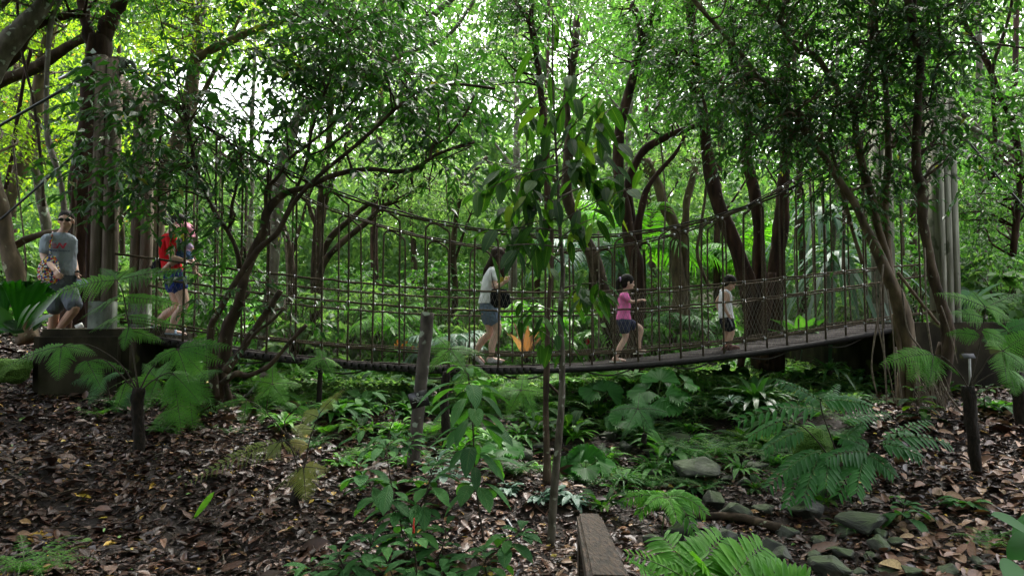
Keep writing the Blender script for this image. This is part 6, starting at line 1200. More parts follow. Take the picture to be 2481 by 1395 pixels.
for k, (pts, d, w) in enumerate(VN):
    zone = 0 if k < 11 else 1 if k < 19 or k == 30 else 2 if k < 25 else 3
    zn = [q for q in range(len(VN)) if (0 if q < 11 else 1 if q < 19 or q == 30 else 2 if q < 25 else 3) == zone]; zn.sort(key=lambda q: VN[q][0][0][0] + .3 * VN[q][0][-1][0])
    ORD = ['leftmost', 'second from left', 'third from left', 'fourth from left', 'fifth from left', 'sixth from left', 'seventh from left', 'eighth from left', 'ninth from left', 'tenth from left', 'rightmost']
    lab = (ORD[zn.index(k)] if zn.index(k) < len(zn) - 1 else 'rightmost') + ' of the thin pale aerial roots ' + ['around the tan fluted trunk', 'hanging near the left bridge posts', 'hanging behind the right bridge ropes', 'hanging behind the middle of the bridge'][zone]; grp = ['aerial roots at the tan trunk', 'lianas at the left posts', 'lianas behind the right ropes', 'lianas behind mid bridge'][zone]
    p = catmull([P(x, y, d) for x, y in pts], 6); V, F, uv = tube(p, px2m(w, d) / 2 * (1 + .2 * np.sin(np.arange(len(p)))), 6, .2); g = G(); g.add(V, F, .5, uv); tag(g.build('aerial_root', M['vine']), lab, 'liana', grp)
# ---- tangle of fine fibrous roots
g = G()
for k in range(60):
    a = P(rng.uniform(2215, 2290), rng.uniform(900, 960), 9.1); b = a + [rng.normal(0.05, .12), rng.normal(-.1, .1), -rng.uniform(.25, .55)]; V, F, uv = tube(bez(a, b, .1 * rng.random(), 8), np.linspace(.005, .002, 8), 4); g.add(V, F)
tag(g.build('root_tangle', M['vine']), 'mass of fine tan roots spilling from the foot of the slender right tree', 'roots', kind='stuff')
# ---- hut roof
t = thing('hut', 'small hut with pale wooden shingle roof seen between trunks behind the boy', 'hut', (P(1700, 780, 21)[0], 21.6, gz(5.9, 21)))
M['shingle'] = tint_mat('shingles', [(0, (.3, .25, .2)), (.5, (.45, .39, .32)), (1, (.62, .55, .46))], .8, .3)
g = G(); A = P(1625, 740, 22.2); Bq = P(1758, 700, 23.0); C = P(1690, 818, 20.2); rows = 11; 
for r in range(rows):
    for c_ in range(16):
        u = (c_ + (r % 2) * .5) / 16; v = r / rows; q = A + (Bq - A) * u + (C - A) * v; ex = nrm(Bq - A); ey = nrm(C - A); n_ = nrm(np.cross(ex, ey)); n_ = n_ if n_[1] < 0 else -n_
        R = np.stack([ex, n_, np.cross(ex, n_)], 1); V, F = box(q + n_ * (.012 * (r % 3)), np.linalg.norm(Bq - A) / 16 * .95, .02, np.linalg.norm(C - A) / rows * 1.12, R); g.add(V, F, rng.random())
g.build('roof', M['shingle'], t, False)
g = G(); D4 = A + (Bq - A) + (C - A)
for q in (C + [.2, .3, 0], D4 + [-.3, .3, 0], A + [.2, .6, -.6], Bq + [-.2, .5, -.6]): V, F, uv = tube(np.array([q, q * [1, 1, 0] + [0, 0, gz(q[0], q[1])]]), .07, 8); g.add(V, F)
V, F, uv = tube(np.array([C, D4]), .06, 6); g.add(V, F); g.build('frame', M['bark_mid'], t)
# ---- flowers
for lab, pts, d, col, nm in (('cluster of small orange flowers behind the left loops of the bridge', [(965, 828), (978, 838), (985, 832), (972, 842), (1000, 842), (1016, 838), (960, 836)], 12.2, (.9, .35, .03), 'orange_flowers'), ('single red torch flower left of the girl in pink', [(1424, 827), (1426, 831), (1422, 823)], 13, (.6, .02, .03), 'red_flower')):
    g = G()
    for (x, y) in pts:
        c = P(x, y, d); V, F, uv, k = blades(np.repeat(c[None], 7, 0), rdir(7) + [0, -.3, .4], rdir(7), .055, .03, .1, .2, 3, 'oval'); g.add(V, F, .5, uv)
    b = P(pts[0][0], pts[0][1], d); stipe(g, [b * [1, 1, 0] + [0, 0, gz(b[0], b[1])], b], .006, .004); tag(g.build(nm, [flat_mat(nm, col, .5), M['stipe']]), lab, 'flowers')
# ================================================================ PEOPLE
def skin_mat(name, c):
    m, nt, pb, out = nodes_of(name); pb.inputs['Base Color'].default_value = (*c, 1); pb.inputs['Roughness'].default_value = .5
    pb.inputs['Subsurface Weight'].default_value = .15; pb.inputs['Subsurface Radius'].default_value = (.02, .008, .004); return m
M['skin'] = skin_mat('skin', (.52, .32, .24)); M['skin_light'] = skin_mat('light skin', (.6, .38, .3)); M['hair'] = noise_mat('black hair', [(.3, (.006, .005, .005)), (.7, (.02, .016, .014))], 60, .65, .5, (1, 1, .3), spec=.15)
M['brown_hair'] = noise_mat('dark brown hair', [(.3, (.012, .008, .006)), (.7, (.045, .026, .018))], 60, .65, .5, (1, 1, .3), spec=.15)
def cloth(name, c, scale=11, bump=.9): return noise_mat(name, [(.3, tuple(x * .86 for x in c)), (.7, tuple(min(1, x * 1.08) for x in c))], scale, .9, bump, (1, 1, .6), dist=.05, spec=.12, detail=2.5)
def remesh(name, g, mat, parent, vox=.006, smooth=4):
    me = g.mesh(name, [mat]); o = bpy.data.objects.new(name, me); COL.objects.link(o)
    md = o.modifiers.new('r', 'REMESH'); md.mode = 'VOXEL'; md.voxel_size = vox; md.use_smooth_shade = True
    if smooth: sm = o.modifiers.new('s', 'SMOOTH'); sm.factor = .5; sm.iterations = smooth
    dg = bpy.context.evaluated_depsgraph_get(); me2 = bpy.data.meshes.new_from_object(o.evaluated_get(dg)); me2.name = name
    COL.objects.unlink(o); bpy.data.objects.remove(o)
    if len(me2.materials) == 0: me2.materials.append(mat)
    return link(name, me2, parent)
def cap(g, a, b, ra, rb, n=10, flat=1.0):
    """tapered capsule"""
    a = np.asarray(a, float); b = np.asarray(b, float); d = nrm(b - a); L = np.linalg.norm(b - a); k = np.array([-1, -.85, -.5, 0])
    path = [a + d * ra * q for q in k] + [b + d * rb * q for q in (0, .5, .85, 1)]; r = [ra * math.sqrt(max(0.0004, 1 - q * q)) for q in k] + [rb * math.sqrt(max(.0004, 1 - q * q)) for q in (0, .5, .85, 1)]
    V, F, uv = tube(np.array(path), r, n, flat=flat); g.add(V, F)
def chain(g, pts, rs, n=12):
    p = catmull(pts, 5); r = np.interp(np.arange(len(p)), np.arange(len(rs)) * 5, rs)
    V, F, uv = tube(p, r, n); g.add(V, F)
    for q, rr in ((p[0], r[0]), (p[-1], r[-1])): V, F = ellipsoid(q, (rr, rr, rr)); g.add(V, F)
def loft(g, rings, lat, fr, n=20):
    """rings: (centre, half width along lat, half depth along fr)"""
    a = np.linspace(0, 2 * np.pi, n, endpoint=False); c0 = rings[0]; c1 = rings[-1]
    R = [(c0[0], .0006, .0006)] + list(rings) + [(c1[0], .0006, .0006)]
    V = np.concatenate([np.asarray(c)[None] + np.outer(np.cos(a) * hw, lat) + np.outer(np.sin(a) * hd, fr) for c, hw, hd in R])
    i = np.arange(len(R) - 1)[:, None] * n; j = np.arange(n)[None]; k = (j + 1) % n; F = np.stack([i + j, i + k, i + n + k, i + n + j], -1).reshape(-1, 4); g.add(V, F)
def hand(g, w, d, side, curl=.6, s=1.0, palmn=None):
    """palm and five bent fingers from wrist w along d; palmn = direction the palm faces"""
    d = nrm(d); pn = nrm(np.asarray(palmn if palmn is not None else (0, 0, -1.), float) - d * np.dot(palmn if palmn is not None else (0, 0, -1.), d)); ac = np.cross(d, pn) * side
    V, F = ellipsoid(w + d * .045 * s, (.05 * s, .042 * s, .017 * s), np.stack([d, ac, pn], 1)); g.add(V, F)
    for q, (off, ln) in enumerate(((.03, .068), (.011, .078), (-.009, .072), (-.027, .055))):
        p = w + d * .08 * s + ac * off * s; ang = curl * (.35 + .1 * q); pts = [p]; dd = d.copy()
        for seg in range(3):
            dd = nrm(dd * math.cos(ang) + pn * math.sin(ang)); p = p + dd * ln * s * (.42, .33, .25)[seg]; pts.append(p)
        chain(g, np.array(pts), [.0095 * s, .009 * s, .008 * s, .0065 * s], 8)
    p = w + d * .025 * s + ac * .032 * s; chain(g, np.array([p, p + nrm(ac + d * .8 + pn * .3) * .03 * s, p + nrm(ac * .6 + d + pn * .6) * .058 * s, p + nrm(ac * .35 + d * 1.2 + pn * .8) * .08 * s]), [.013 * s, .011 * s, .01 * s, .008 * s], 8)
def foot(g, ankle, fwd, L=.24, h=.07, w=.045, down=None):
    f = nrm(fwd); heel = ankle - [0, 0, h] - f * L * .2; s = nrm(np.cross(f, Z3))
    chain(g, np.array([ankle, heel + [0, 0, w * .8], heel + f * L * .3 + [0, 0, w * .75], heel + f * L * .65 + [0, 0, w * .55], heel + f * L * .95 + [0, 0, w * .4]]), [w * .8, w * .85, w * .8, w * .75, w * .42], 12)
def head(g, c, fr, up, s=1.0, ear=True):
    """skull, jaw, nose, lips, brow and ears; fr = where the face looks; returns axes"""
    fr = nrm(fr); lat = nrm(np.cross(fr, up)); up = np.cross(lat, fr); R = np.stack([lat, fr, up], 1)
    def e(o, r): V, F = ellipsoid(c + (lat * o[0] + fr * o[1] + up * o[2]) * s, np.array(r) * s, R, 18, 12); g.add(V, F)
    e((0, -.008, .028), (.074, .094, .088)); e((0, .018, -.035), (.062, .072, .07)); e((0, .045, -.078), (.036, .036, .028)); e((0, .05, .02), (.055, .042, .045))
    e((0, .088, -.012), (.011, .012, .024)); e((0, .098, -.028), (.015, .013, .01)); e((0, .083, -.058), (.022, .01, .006)); e((0, .081, -.069), (.02, .01, .006))
    e((.031, .075, .03), (.02, .012, .007)); e((-.031, .075, .03), (.02, .012, .007)); e((.035, .06, -.03), (.022, .022, .022)); e((-.035, .06, -.03), (.022, .022, .022))
    if ear:
        for q in (-1, 1): e((q * .076, -.005, -.008), (.009, .018, .03))
    return lat, fr, up, R
def eyes(parent, c, ax, s=1.0):
    lat, fr, up, R = ax
    for q in (-1, 1):
        g = G(); V, F = ellipsoid(c + (lat * q * .031 + fr * .079 + up * .005) * s, np.array([.014, .008, .006]) * s, R); g.add(V, F); g.build('eye', flat_mat('eye', (.03, .02, .018), .3), parent)
def hair_cap(g, c, ax, s=1.0, r=(.083, .104, .096), off=(0, -.016, .036), nape=True):
    lat, fr, up, R = ax
    V, F = ellipsoid(c + (lat * off[0] + fr * off[1] + up * off[2]) * s, np.array(r) * s, R, 20, 14); g.add(V, F)
    if nape: V, F = ellipsoid(c + (fr * -.045 + up * -.02) * s, np.array([.072, .056, .07]) * s, R); g.add(V, F)

FR = nrm(np.array([AX[0], AX[1], 0.])); LT = np.array([AN[0], AN[1], 0.])      # walking along the bridge; LT points away from the camera
def pp(x, y, d): return P(x, y, d)

# ---- girl in pink
def girl():
    d = 10.38; dk = lambda s: d + s
    root = thing('person', 'girl in a pink T-shirt and dark fringed shorts striding along the bridge, one foot raised', 'person', pp(1515, 880, d))
    g = G(); hc = pp(1521, 685, d); face = nrm(FR + [0, -.12, -.12]); ax = head(g, hc, face, nrm(np.array([.08, 0, 1])), 1.03)
    nk = pp(1515, 706, d); sh = pp(1512, 713, d); chain(g, [hc + [-.01, 0, -.05], nk, sh + [0, 0, -.03]], [.042, .037, .05])
    loft(g, [(pp(1512, 711, d), .06, .04), (pp(1512, 720, d), .125, .062), (pp(1513, 740, d), .118, .075), (pp(1512, 758, d), .1, .075), (pp(1511, 775, d), .115, .085), (pp(1511, 785, d), .11, .085)], LT, FR)
    # near arm reaches forward, far arm bent at the far rope
    a0 = pp(1511, 718, d - .12); a1 = pp(1531, 731, d - .17); a2 = pp(1549, 728, d - .24); chain(g, [a0, (a0 + a1) / 2, a1, a2], [.038, .033, .027, .021]); hand(g, a2, a2 - a1 + [0, 0, .02], 1, .9, .72, (0, 0, -1.))
    b0 = pp(1508, 718, d + .14); b1 = pp(1499, 738, d + .2); b2 = pp(1504, 752, d + .28); chain(g, [b0, b1, b2], [.038, .029, .021]); hand(g, b2, b2 - b1, -1, .8, .72, FR)
    # raised front leg (far) and standing leg (near)
    h1 = pp(1518, 781, d + .06); k1 = pp(1552, 798, d + .06); n1 = pp(1549, 846, d + .07); chain(g, [h1, (h1 + k1) / 2 + [0, 0, .01], k1, (k1 + n1) / 2 + FR * -.02, n1], [.075, .064, .047, .043, .028]); foot(g, n1, FR + [0, 0, .03], .2, .055, .034)
    h2 = pp(1512, 781, d - .06); k2 = pp(1515, 818, d - .06); n2 = pp(1492, 866, d - .07); chain(g, [h2, (h2 + k2) / 2, k2, (k2 + n2) / 2 + FR * -.012, n2], [.075, .062, .047, .044, .028]); foot(g, n2, FR + [0, 0, -.02], .2, .055, .034)
    remesh('body', g, M['skin_light'], root, .005); eyes(root, hc, ax, 1.03)
    g = G(); hair_cap(g, hc, ax, 1.03); tail = pp(1498, 680, d); chain(g, [pp(1508, 676, d), tail, pp(1497, 700, d), pp(1499, 716, d)], [.03, .035, .03, .012]); remesh('hair', g, M['hair'], root, .006)
    g = G(); a = np.linspace(0, 6.28, 14); c = pp(1502, 677, d); V, F, uv = tube(c + np.outer(np.cos(a), LT) * .03 + np.outer(np.sin(a), Z3) * .03, .013, 8); g.add(V, F); g.build('hair_band', cloth('lilac', (.5, .35, .6)), root)
    g = G(); loft(g, [(pp(1513, 709, d), .07, .052), (pp(1512, 714, d), .125, .066), (pp(1512, 724, d), .14, .078), (pp(1513, 740, d), .135, .09), (pp(1511, 758, d), .125, .095), (pp(1511, 774, d), .14, .115)], LT, FR)
    chain(g, [a0 + [-.01, 0, .005], a0 * .55 + a1 * .45], [.052, .05]); chain(g, [b0, b0 * .55 + b1 * .45], [.052, .05]); remesh('t_shirt', g, cloth('pink cotton', (.85, .2, .5)), root, .006, 6)
    g = G(); loft(g, [(pp(1511, 770, d), .13, .1), (pp(1511, 782, d), .135, .105), (pp(1512, 788, d), .12, .1)], LT, FR); chain(g, [h1 + [-.02, 0, 0], h1 * .62 + k1 * .38], [.095, .082]); chain(g, [h2, h2 * .55 + k2 * .45], [.095, .085]); remesh('shorts', g, cloth('navy denim', (.045, .05, .09)), root, .006)
    for q, (n, f) in enumerate(((n1, FR + [0, 0, .03]), (n2, FR + [0, 0, -.02]))):
        g = G(); f = nrm(f); b = n - [0, 0, .058]; loft(g, [(b - [0, 0, .012], .042, .105), (b + [0, 0, .002], .042, .105)], LT, f); 
        for o in (-.03, .055):
            c = b + f * o; a = np.linspace(0, np.pi, 9); V, F, uv = tube(c + np.outer(np.cos(a), LT) * .043 + np.outer(np.sin(a), Z3) * .05, .009, 6); g.add(V, F)
        remesh('sandal', g, cloth('white leather', (.6, .6, .55)), root, .005, 2)
girl()
# ---- boy in white vest
def boy():
    d = 10.8; root = thing('person', 'small boy in a white sleeveless vest and black shorts looking down on the bridge', 'person', pp(1765, 852, d))
    g = G(); hc = pp(1767, 686, d); face = nrm(FR + [0, -.15, -.6]); ax = head(g, hc, face, nrm(np.array([.5, 0, 1])), 1.05)
    chain(g, [hc + [-.03, 0, -.05], pp(1757, 700, d), pp(1754, 708, d)], [.045, .042, .055])
    loft(g, [(pp(1754, 704, d), .06, .045), (pp(1755, 712, d), .125, .062), (pp(1757, 732, d), .115, .08), (pp(1758, 752, d), .105, .082), (pp(1760, 772, d), .112, .085), (pp(1761, 780, d), .105, .085)], LT, FR)
    a0 = pp(1758, 712, d - .14); a1 = pp(1754, 742, d - .18); a2 = pp(1763, 760, d - .19); chain(g, [a0, (a0 + a1) / 2, a1, a2], [.038, .034, .028, .022]); hand(g, a2, a2 - a1, 1, .9, .72, FR)
    b0 = pp(1750, 712, d + .14); b1 = pp(1737, 732, d + .18); b2 = pp(1742, 752, d + .22); chain(g, [b0, b1, b2], [.038, .029, .022]); hand(g, b2, b2 - b1, -1, .8, .72, FR)
    h1 = pp(1763, 777, d - .06); k1 = pp(1773, 802, d - .06); n1 = pp(1768, 838, d - .06); chain(g, [h1, k1, (k1 + n1) / 2 + FR * -.015, n1], [.075, .048, .046, .03]); 
    h2 = pp(1760, 777, d + .06); k2 = pp(1761, 806, d + .06); n2 = pp(1757, 843, d + .06); chain(g, [h2, k2, (k2 + n2) / 2 + FR * -.015, n2], [.075, .048, .046, .03])
    foot(g, n1, FR + [0, 0, .08], .19, .05, .034); foot(g, n2, FR, .19, .05, .034); remesh('body', g, M['skin'], root, .005); eyes(root, hc, ax, 1.05)
    g = G(); hair_cap(g, hc, ax, 1.05, (.081, .1, .09), (0, -.012, .042)); remesh('hair', g, M['hair'], root, .006)
    g = G(); loft(g, [(pp(1754, 705, d), .045, .055), (pp(1754, 712, d), .085, .075), (pp(1756, 728, d), .1, .095), (pp(1757, 740, d), .13, .1), (pp(1758, 755, d), .13, .105), (pp(1760, 771, d), .135, .115)], LT, FR)
    for q in (-1, 1): chain(g, [pp(1753, 705, d) + LT * .075 * q, pp(1756, 713, d) + LT * .085 * q + FR * .04, pp(1757, 730, d) + LT * .08 * q + FR * .05], [.03, .028, .03])
    remesh('vest', g, cloth('white jersey', (.86, .86, .92)), root, .006, 6)
    g = G(); loft(g, [(pp(1760, 768, d), .12, .1), (pp(1761, 780, d), .13, .108), (pp(1761, 786, d), .12, .1)], LT, FR); chain(g, [h1, h1 * .45 + k1 * .55], [.095, .088]); chain(g, [h2, h2 * .5 + k2 * .5], [.092, .085]); sh = remesh('shorts', g, cloth('black shorts', (.015, .016, .025)), root, .006)
    g = G(); chain(g, [pp(1767, 772, d - .165), pp(1771, 780, d - .165), pp(1775, 790, d - .15)], [.012, .012, .012]); g.build('stripe', cloth('grey stripe', (.3, .32, .38)), sh)
    for n, f in ((n1, FR + [0, 0, .08]), (n2, FR)):
        g = G(); b = n - [0, 0, .045]; f = nrm(f); chain(g, [b + [0, 0, .045], b - f * .02 + [0, 0, .015], b + f * .07 + [0, 0, .01], b + f * .14], [.042, .045, .044, .032]); s_ = remesh('shoe', g, cloth('brown shoe', (.12, .06, .055)), root, .005); g = G(); loft(g, [(b + f * .05 - [0, 0, .04], .045, .12), (b + f * .05 - [0, 0, .02], .047, .122)], LT, f); remesh('sole', g, cloth('pale sole', (.6, .6, .58)), s_, .005, 1)
boy()
# ---- woman in white
def woman_white():
    d = 10.05; root = thing('person', 'long-haired woman in white T-shirt and denim shorts walking on the middle of the bridge', 'person', pp(1190, 885, d))
    g = G(); hc = pp(1207, 622, d); face = nrm(FR + [0, -.1, -.35]); ax = head(g, hc, face, nrm(np.array([.25, 0, 1])), 1.06)
    chain(g, [hc + [-.03, 0, -.06], pp(1198, 640, d), pp(1194, 652, d)], [.05, .046, .06])
    loft(g, [(pp(1194, 648, d), .08, .055), (pp(1192, 657, d), .17, .075), (pp(1188, 680, d), .155, .1), (pp(1182, 705, d), .125, .09), (pp(1182, 730, d), .15, .11), (pp(1184, 752, d), .165, .12), (pp(1186, 762, d), .15, .115)], LT, FR)
    a0 = pp(1197, 660, d - .17); a1 = pp(1199, 696, d - .22); a2 = pp(1219, 686, d - .24); chain(g, [a0, (a0 + a1) / 2, a1, a2], [.048, .042, .034, .025]); hand(g, a2, a2 - a1 + [0, 0, .015], 1, 1.0, .95, (0, .3, 1.))
    b0 = pp(1192, 660, d + .18); b1 = pp(1198, 694, d + .22); b2 = pp(1216, 684, d + .1); chain(g, [b0, b1, b2], [.047, .035, .025]); hand(g, b2, b2 - b1, -1, 1.0, .95, (0, -.3, 1.))
    h1 = pp(1190, 757, d - .08); k1 = pp(1205, 802, d - .09); n1 = pp(1191, 864, d - .09); chain(g, [h1, (h1 + k1) / 2 + FR * .015, k1, (k1 + n1) / 2 + FR * -.03, n1], [.1, .083, .058, .056, .036]); foot(g, n1, FR, .24, .075, .04)
    h2 = pp(1184, 757, d + .08); k2 = pp(1187, 806, d + .09); n2 = pp(1151, 855, d + .09); chain(g, [h2, (h2 + k2) / 2, k2, (k2 + n2) / 2 + [0, 0, .02] - FR * .01, n2], [.1, .08, .057, .055, .036]); foot(g, n2, nrm(FR + [0, 0, -.75]), .23, .05, .04)
    remesh('body', g, M['skin_light'], root, .006); eyes(root, hc, ax)
    g = G(); hair_cap(g, hc, ax, 1.09); chain(g, [hc + [-.05, 0, -.01], pp(1190, 640, d), pp(1178, 655, d), pp(1171, 668, d)], [.075, .07, .045, .012]); chain(g, [hc + [.0, -.07, 0], pp(1214, 645, d - .09), pp(1218, 660, d - .1), pp(1221, 674, d - .1)], [.05, .045, .04, .012]); chain(g, [hc + [.01, .08, 0], pp(1216, 648, d + .08), pp(1222, 668, d + .1)], [.045, .04, .014]); remesh('hair', g, M['brown_hair'], root, .007)
    g = G(); loft(g, [(pp(1195, 647, d), .085, .065), (pp(1193, 655, d), .165, .085), (pp(1189, 668, d), .185, .105), (pp(1185, 690, d), .165, .115), (pp(1181, 712, d), .15, .11), (pp(1179, 735, d), .175, .125)], LT, FR)
    chain(g, [a0 + [-.01, 0, .01], a0 * .62 + a1 * .38 ], [.066, .064]); chain(g, [b0, b0 * .6 + b1 * .4], [.064, .062]); remesh('t_shirt', g, cloth('white cotton', (.86, .86, .9)), root, .007, 6)
    g = G(); loft(g, [(pp(1182, 730, d), .165, .118), (pp(1184, 748, d), .178, .135), (pp(1187, 760, d), .165, .13)], LT, FR); chain(g, [h1, h1 * .68 + k1 * .32], [.122, .115]); chain(g, [h2, h2 * .68 + k2 * .32], [.12, .112]); remesh('shorts', g, cloth('pale denim', (.17, .23, .33), 40), root, .007)
    for n, f in ((n1, FR), (n2, nrm(FR + [0, 0, -.75]))):
        g = G(); b = n - [0, 0, .06]; f = nrm(f); chain(g, [b + [0, 0, .03], b - f * .04 + [0, 0, .008], b + f * .07 + [0, 0, 0], b + f * .14 - [0, 0, .012]], [.038, .042, .036, .026]); remesh('shoe', g, cloth('white trainer', (.62, .6, .58), 50), root, .006)
    bag = thing('shoulder_bag', 'slouchy black bag on the shoulder of the woman in white', 'bag', pp(1212, 720, d - .3))
    g = G(); loft(g, [(pp(1214, 746, d - .26), .05, .09), (pp(1213, 735, d - .26), .065, .15), (pp(1212, 715, d - .26), .06, .15), (pp(1209, 700, d - .25), .03, .11)], LT, FR); remesh('sack', g, cloth('black leather', (.008, .008, .01), 20, .9), bag, .007)
    g = G(); V, F, uv = tube(catmull([pp(1200, 703, d - .24), pp(1193, 680, d - .25), pp(1190, 655, d - .2), pp(1190, 650, d - .1), pp(1189, 665, d + .05)], 5), .014, 6, flat=.4); g.add(V, F); g.build('strap', cloth('black strap', (.01, .01, .012)), bag)
    g = G(); V, F, uv, k = blades(np.repeat(pp(1216, 686, d - .1)[None], 7, 0), np.array([[.1, -.3, 1]]) + rng.normal(0, .5, (7, 3)), rdir(7), .15, .07, .3, .2, 6, 'lance'); g.add(V, F, np.repeat(np.linspace(.2, 1, 7), k), uv); tag(g.build('leaf_bunch', M['fern_yellow']), 'bunch of yellow-green leaves held by the woman in white', 'leaves')
woman_white()
# ---- woman in red carrying a child
def woman_red():
    d = 9.42; root = thing('person', 'woman with black hair bun in red T-shirt and blue shorts carrying a toddler', 'person', pp(425, 820, d))
    g = G(); hc = pp(432, 542, d); face = nrm(FR + [0, -.1, -.55]); ax = head(g, hc, face, nrm(np.array([.4, 0, 1])), 1.08)
    chain(g, [hc + [-.04, 0, -.06], pp(416, 560, d), pp(411, 572, d)], [.05, .047, .065])
    loft(g, [(pp(411, 568, d), .085, .06), (pp(410, 577, d), .175, .08), (pp(408, 600, d), .165, .105), (pp(412, 625, d), .14, .1), (pp(418, 648, d), .155, .115), (pp(421, 668, d), .17, .125), (pp(422, 680, d), .155, .12)], LT, FR)
    a0 = pp(415, 582, d - .17); a1 = pp(418, 622, d - .24); a2 = pp(449, 633, d - .24); chain(g, [a0, (a0 + a1) / 2, a1, (a1 + a2) / 2, a2], [.052, .047, .038, .034, .026]); hand(g, a2, a2 - a1, 1, .5, .95, (0, .2, 1.))
    b0 = pp(412, 582, d + .18); b1 = pp(425, 618, d + .22); b2 = pp(452, 600, d + .1); chain(g, [b0, b1, b2], [.05, .036, .026]); hand(g, b2, b2 - b1, -1, .5, .95, (0, -.5, -.5))
    h1 = pp(428, 676, d - .09); k1 = pp(446, 738, d - .1); n1 = pp(416, 797, d - .1); chain(g, [h1, (h1 + k1) / 2 + FR * .01, k1, (k1 + n1) / 2 + FR * -.025, n1], [.105, .085, .06, .058, .037]); foot(g, n1, FR + [0, 0, -.1], .24, .07, .042)
    h2 = pp(420, 676, d + .09); k2 = pp(428, 742, d + .1); n2 = pp(378, 785, d + .1); chain(g, [h2, (h2 + k2) / 2, k2, (k2 + n2) / 2 + [0, 0, .02], n2], [.105, .083, .059, .056, .036]); foot(g, n2, nrm(FR + [0, 0, -.7]), .23, .05, .042)
    remesh('body', g, M['skin_light'], root, .006); eyes(root, hc, ax)
    g = G(); hair_cap(g, hc, ax, 1.09); V, F = ellipsoid(pp(404, 537, d), (.058, .055, .06)); g.add(V, F); chain(g, [pp(414, 538, d), pp(406, 538, d)], [.04, .04]); remesh('hair', g, M['hair'], root, .006)
    g = G(); loft(g, [(pp(412, 567, d), .09, .07), (pp(410, 575, d), .17, .09), (pp(407, 590, d), .19, .115), (pp(409, 612, d), .175, .125), (pp(414, 635, d), .165, .125), (pp(420, 658, d), .185, .14)], LT, FR)
    chain(g, [a0 + [-.01, 0, .01], a0 * .6 + a1 * .4], [.07, .066]); chain(g, [b0, b0 * .6 + b1 * .4], [.068, .064]); remesh('t_shirt', g, cloth('red cotton', (.6, .012, .02)), root, .007, 6)
    g = G(); loft(g, [(pp(420, 652, d), .175, .13), (pp(422, 668, d), .185, .14), (pp(424, 680, d), .17, .135)], LT, FR); chain(g, [h1, h1 * .72 + k1 * .28], [.125, .118]); chain(g, [h2, h2 * .72 + k2 * .28], [.122, .115]); remesh('shorts', g, cloth('blue shorts', (.03, .05, .22), 30), root, .007)
    for n, f in ((n1, FR + [0, 0, -.1]), (n2, nrm(FR + [0, 0, -.7]))):
        g = G(); b = n - [0, 0, .055]; f = nrm(f); loft(g, [(b + f * .04 - [0, 0, .02], .05, .13), (b + f * .04, .05, .13)], LT, f); chain(g, [b + f * .03 + LT * .045, b + f * .05 + [0, 0, .04], b + f * .06 - LT * .045], [.016, .02, .016]); remesh('sandal', g, cloth('grey blue sandal', (.3, .38, .5)), root, .006, 2)
    bag = thing('belt_bag', 'small black pouch behind the waist of the woman in red', 'bag', pp(383, 645, d)); g = G(); loft(g, [(pp(384, 660, d - .05), .05, .06), (pp(383, 650, d - .05), .07, .09), (pp(384, 636, d - .05), .06, .08), (pp(387, 630, d - .05), .02, .04)], LT, FR); remesh('pouch', g, cloth('black nylon', (.012, .012, .016)), bag, .006)
    g = G(); V, F, uv = tube(catmull([pp(388, 634, d - .05), pp(394, 605, d - .12), pp(405, 578, d - .2)], 5), .012, 6); g.add(V, F); g.build('strap', cloth('black webbing', (.012, .012, .016)), bag)
    # child held in front
    c = thing('person', 'toddler in lilac top and jeans carried in the arms of the woman in red', 'person', pp(446, 600, d))
    dc = d - .05; g = G(); hc = pp(447, 561, dc); face = nrm(np.array([-.25, -.35, -.4])); face = nrm(FR * .5 + np.array([0, -.4, -.3])); ax = head(g, hc, face, nrm(np.array([.15, 0, 1])), .82)
    chain(g, [hc + [0, 0, -.05], pp(446, 578, dc), pp(445, 584, dc)], [.035, .035, .05]); loft(g, [(pp(445, 580, dc), .05, .04), (pp(445, 588, dc), .1, .06), (pp(446, 602, dc), .095, .07), (pp(446, 618, dc), .1, .075), (pp(446, 626, dc), .09, .07)], LT, FR)
    chain(g, [pp(453, 588, dc - .07), pp(466, 606, dc - .1), pp(474, 626, dc - .08)], [.032, .026, .02]); hand(g, pp(474, 626, dc - .08), (.4, 0, -1.), 1, .6, .55, FR)
    chain(g, [pp(440, 588, dc + .08), pp(428, 590, dc + .08), pp(414, 572, dc)], [.032, .026, .02]); hand(g, pp(414, 572, dc), (-1, -.2, .1), -1, .6, .55, (0, 0, -1.))
    t1 = pp(442, 622, dc - .06); m1 = pp(418, 636, dc - .14); f1 = pp(394, 655, dc - .12); chain(g, [t1, m1, (m1 + f1) / 2, f1], [.06, .042, .036, .026]); foot(g, f1, (-.8, 0, -.4), .14, .035, .028)
    t2 = pp(450, 622, dc + .05); m2 = pp(468, 638, dc + .05); f2 = pp(472, 658, dc + .06); chain(g, [t2, m2, f2], [.06, .042, .026]); foot(g, f2, (.8, 0, -.4), .14, .035, .028); remesh('body', g, M['skin_light'], c, .005); eyes(c, hc, ax, .82)
    g = G(); hair_cap(g, hc, ax, .84); remesh('hair', g, M['hair'], c, .006)
    g = G(); loft(g, [(pp(446, 579, dc), .06, .05), (pp(445, 586, dc), .115, .07), (pp(446, 600, dc), .115, .085), (pp(446, 612, dc), .115, .09)], LT, FR); chain(g, [pp(453, 588, dc - .07), pp(462, 600, dc - .095)], [.042, .04]); chain(g, [pp(440, 588, dc + .08), pp(431, 590, dc + .08)], [.042, .04]); remesh('top', g, cloth('lilac cotton', (.5, .36, .58)), c, .006, 5)
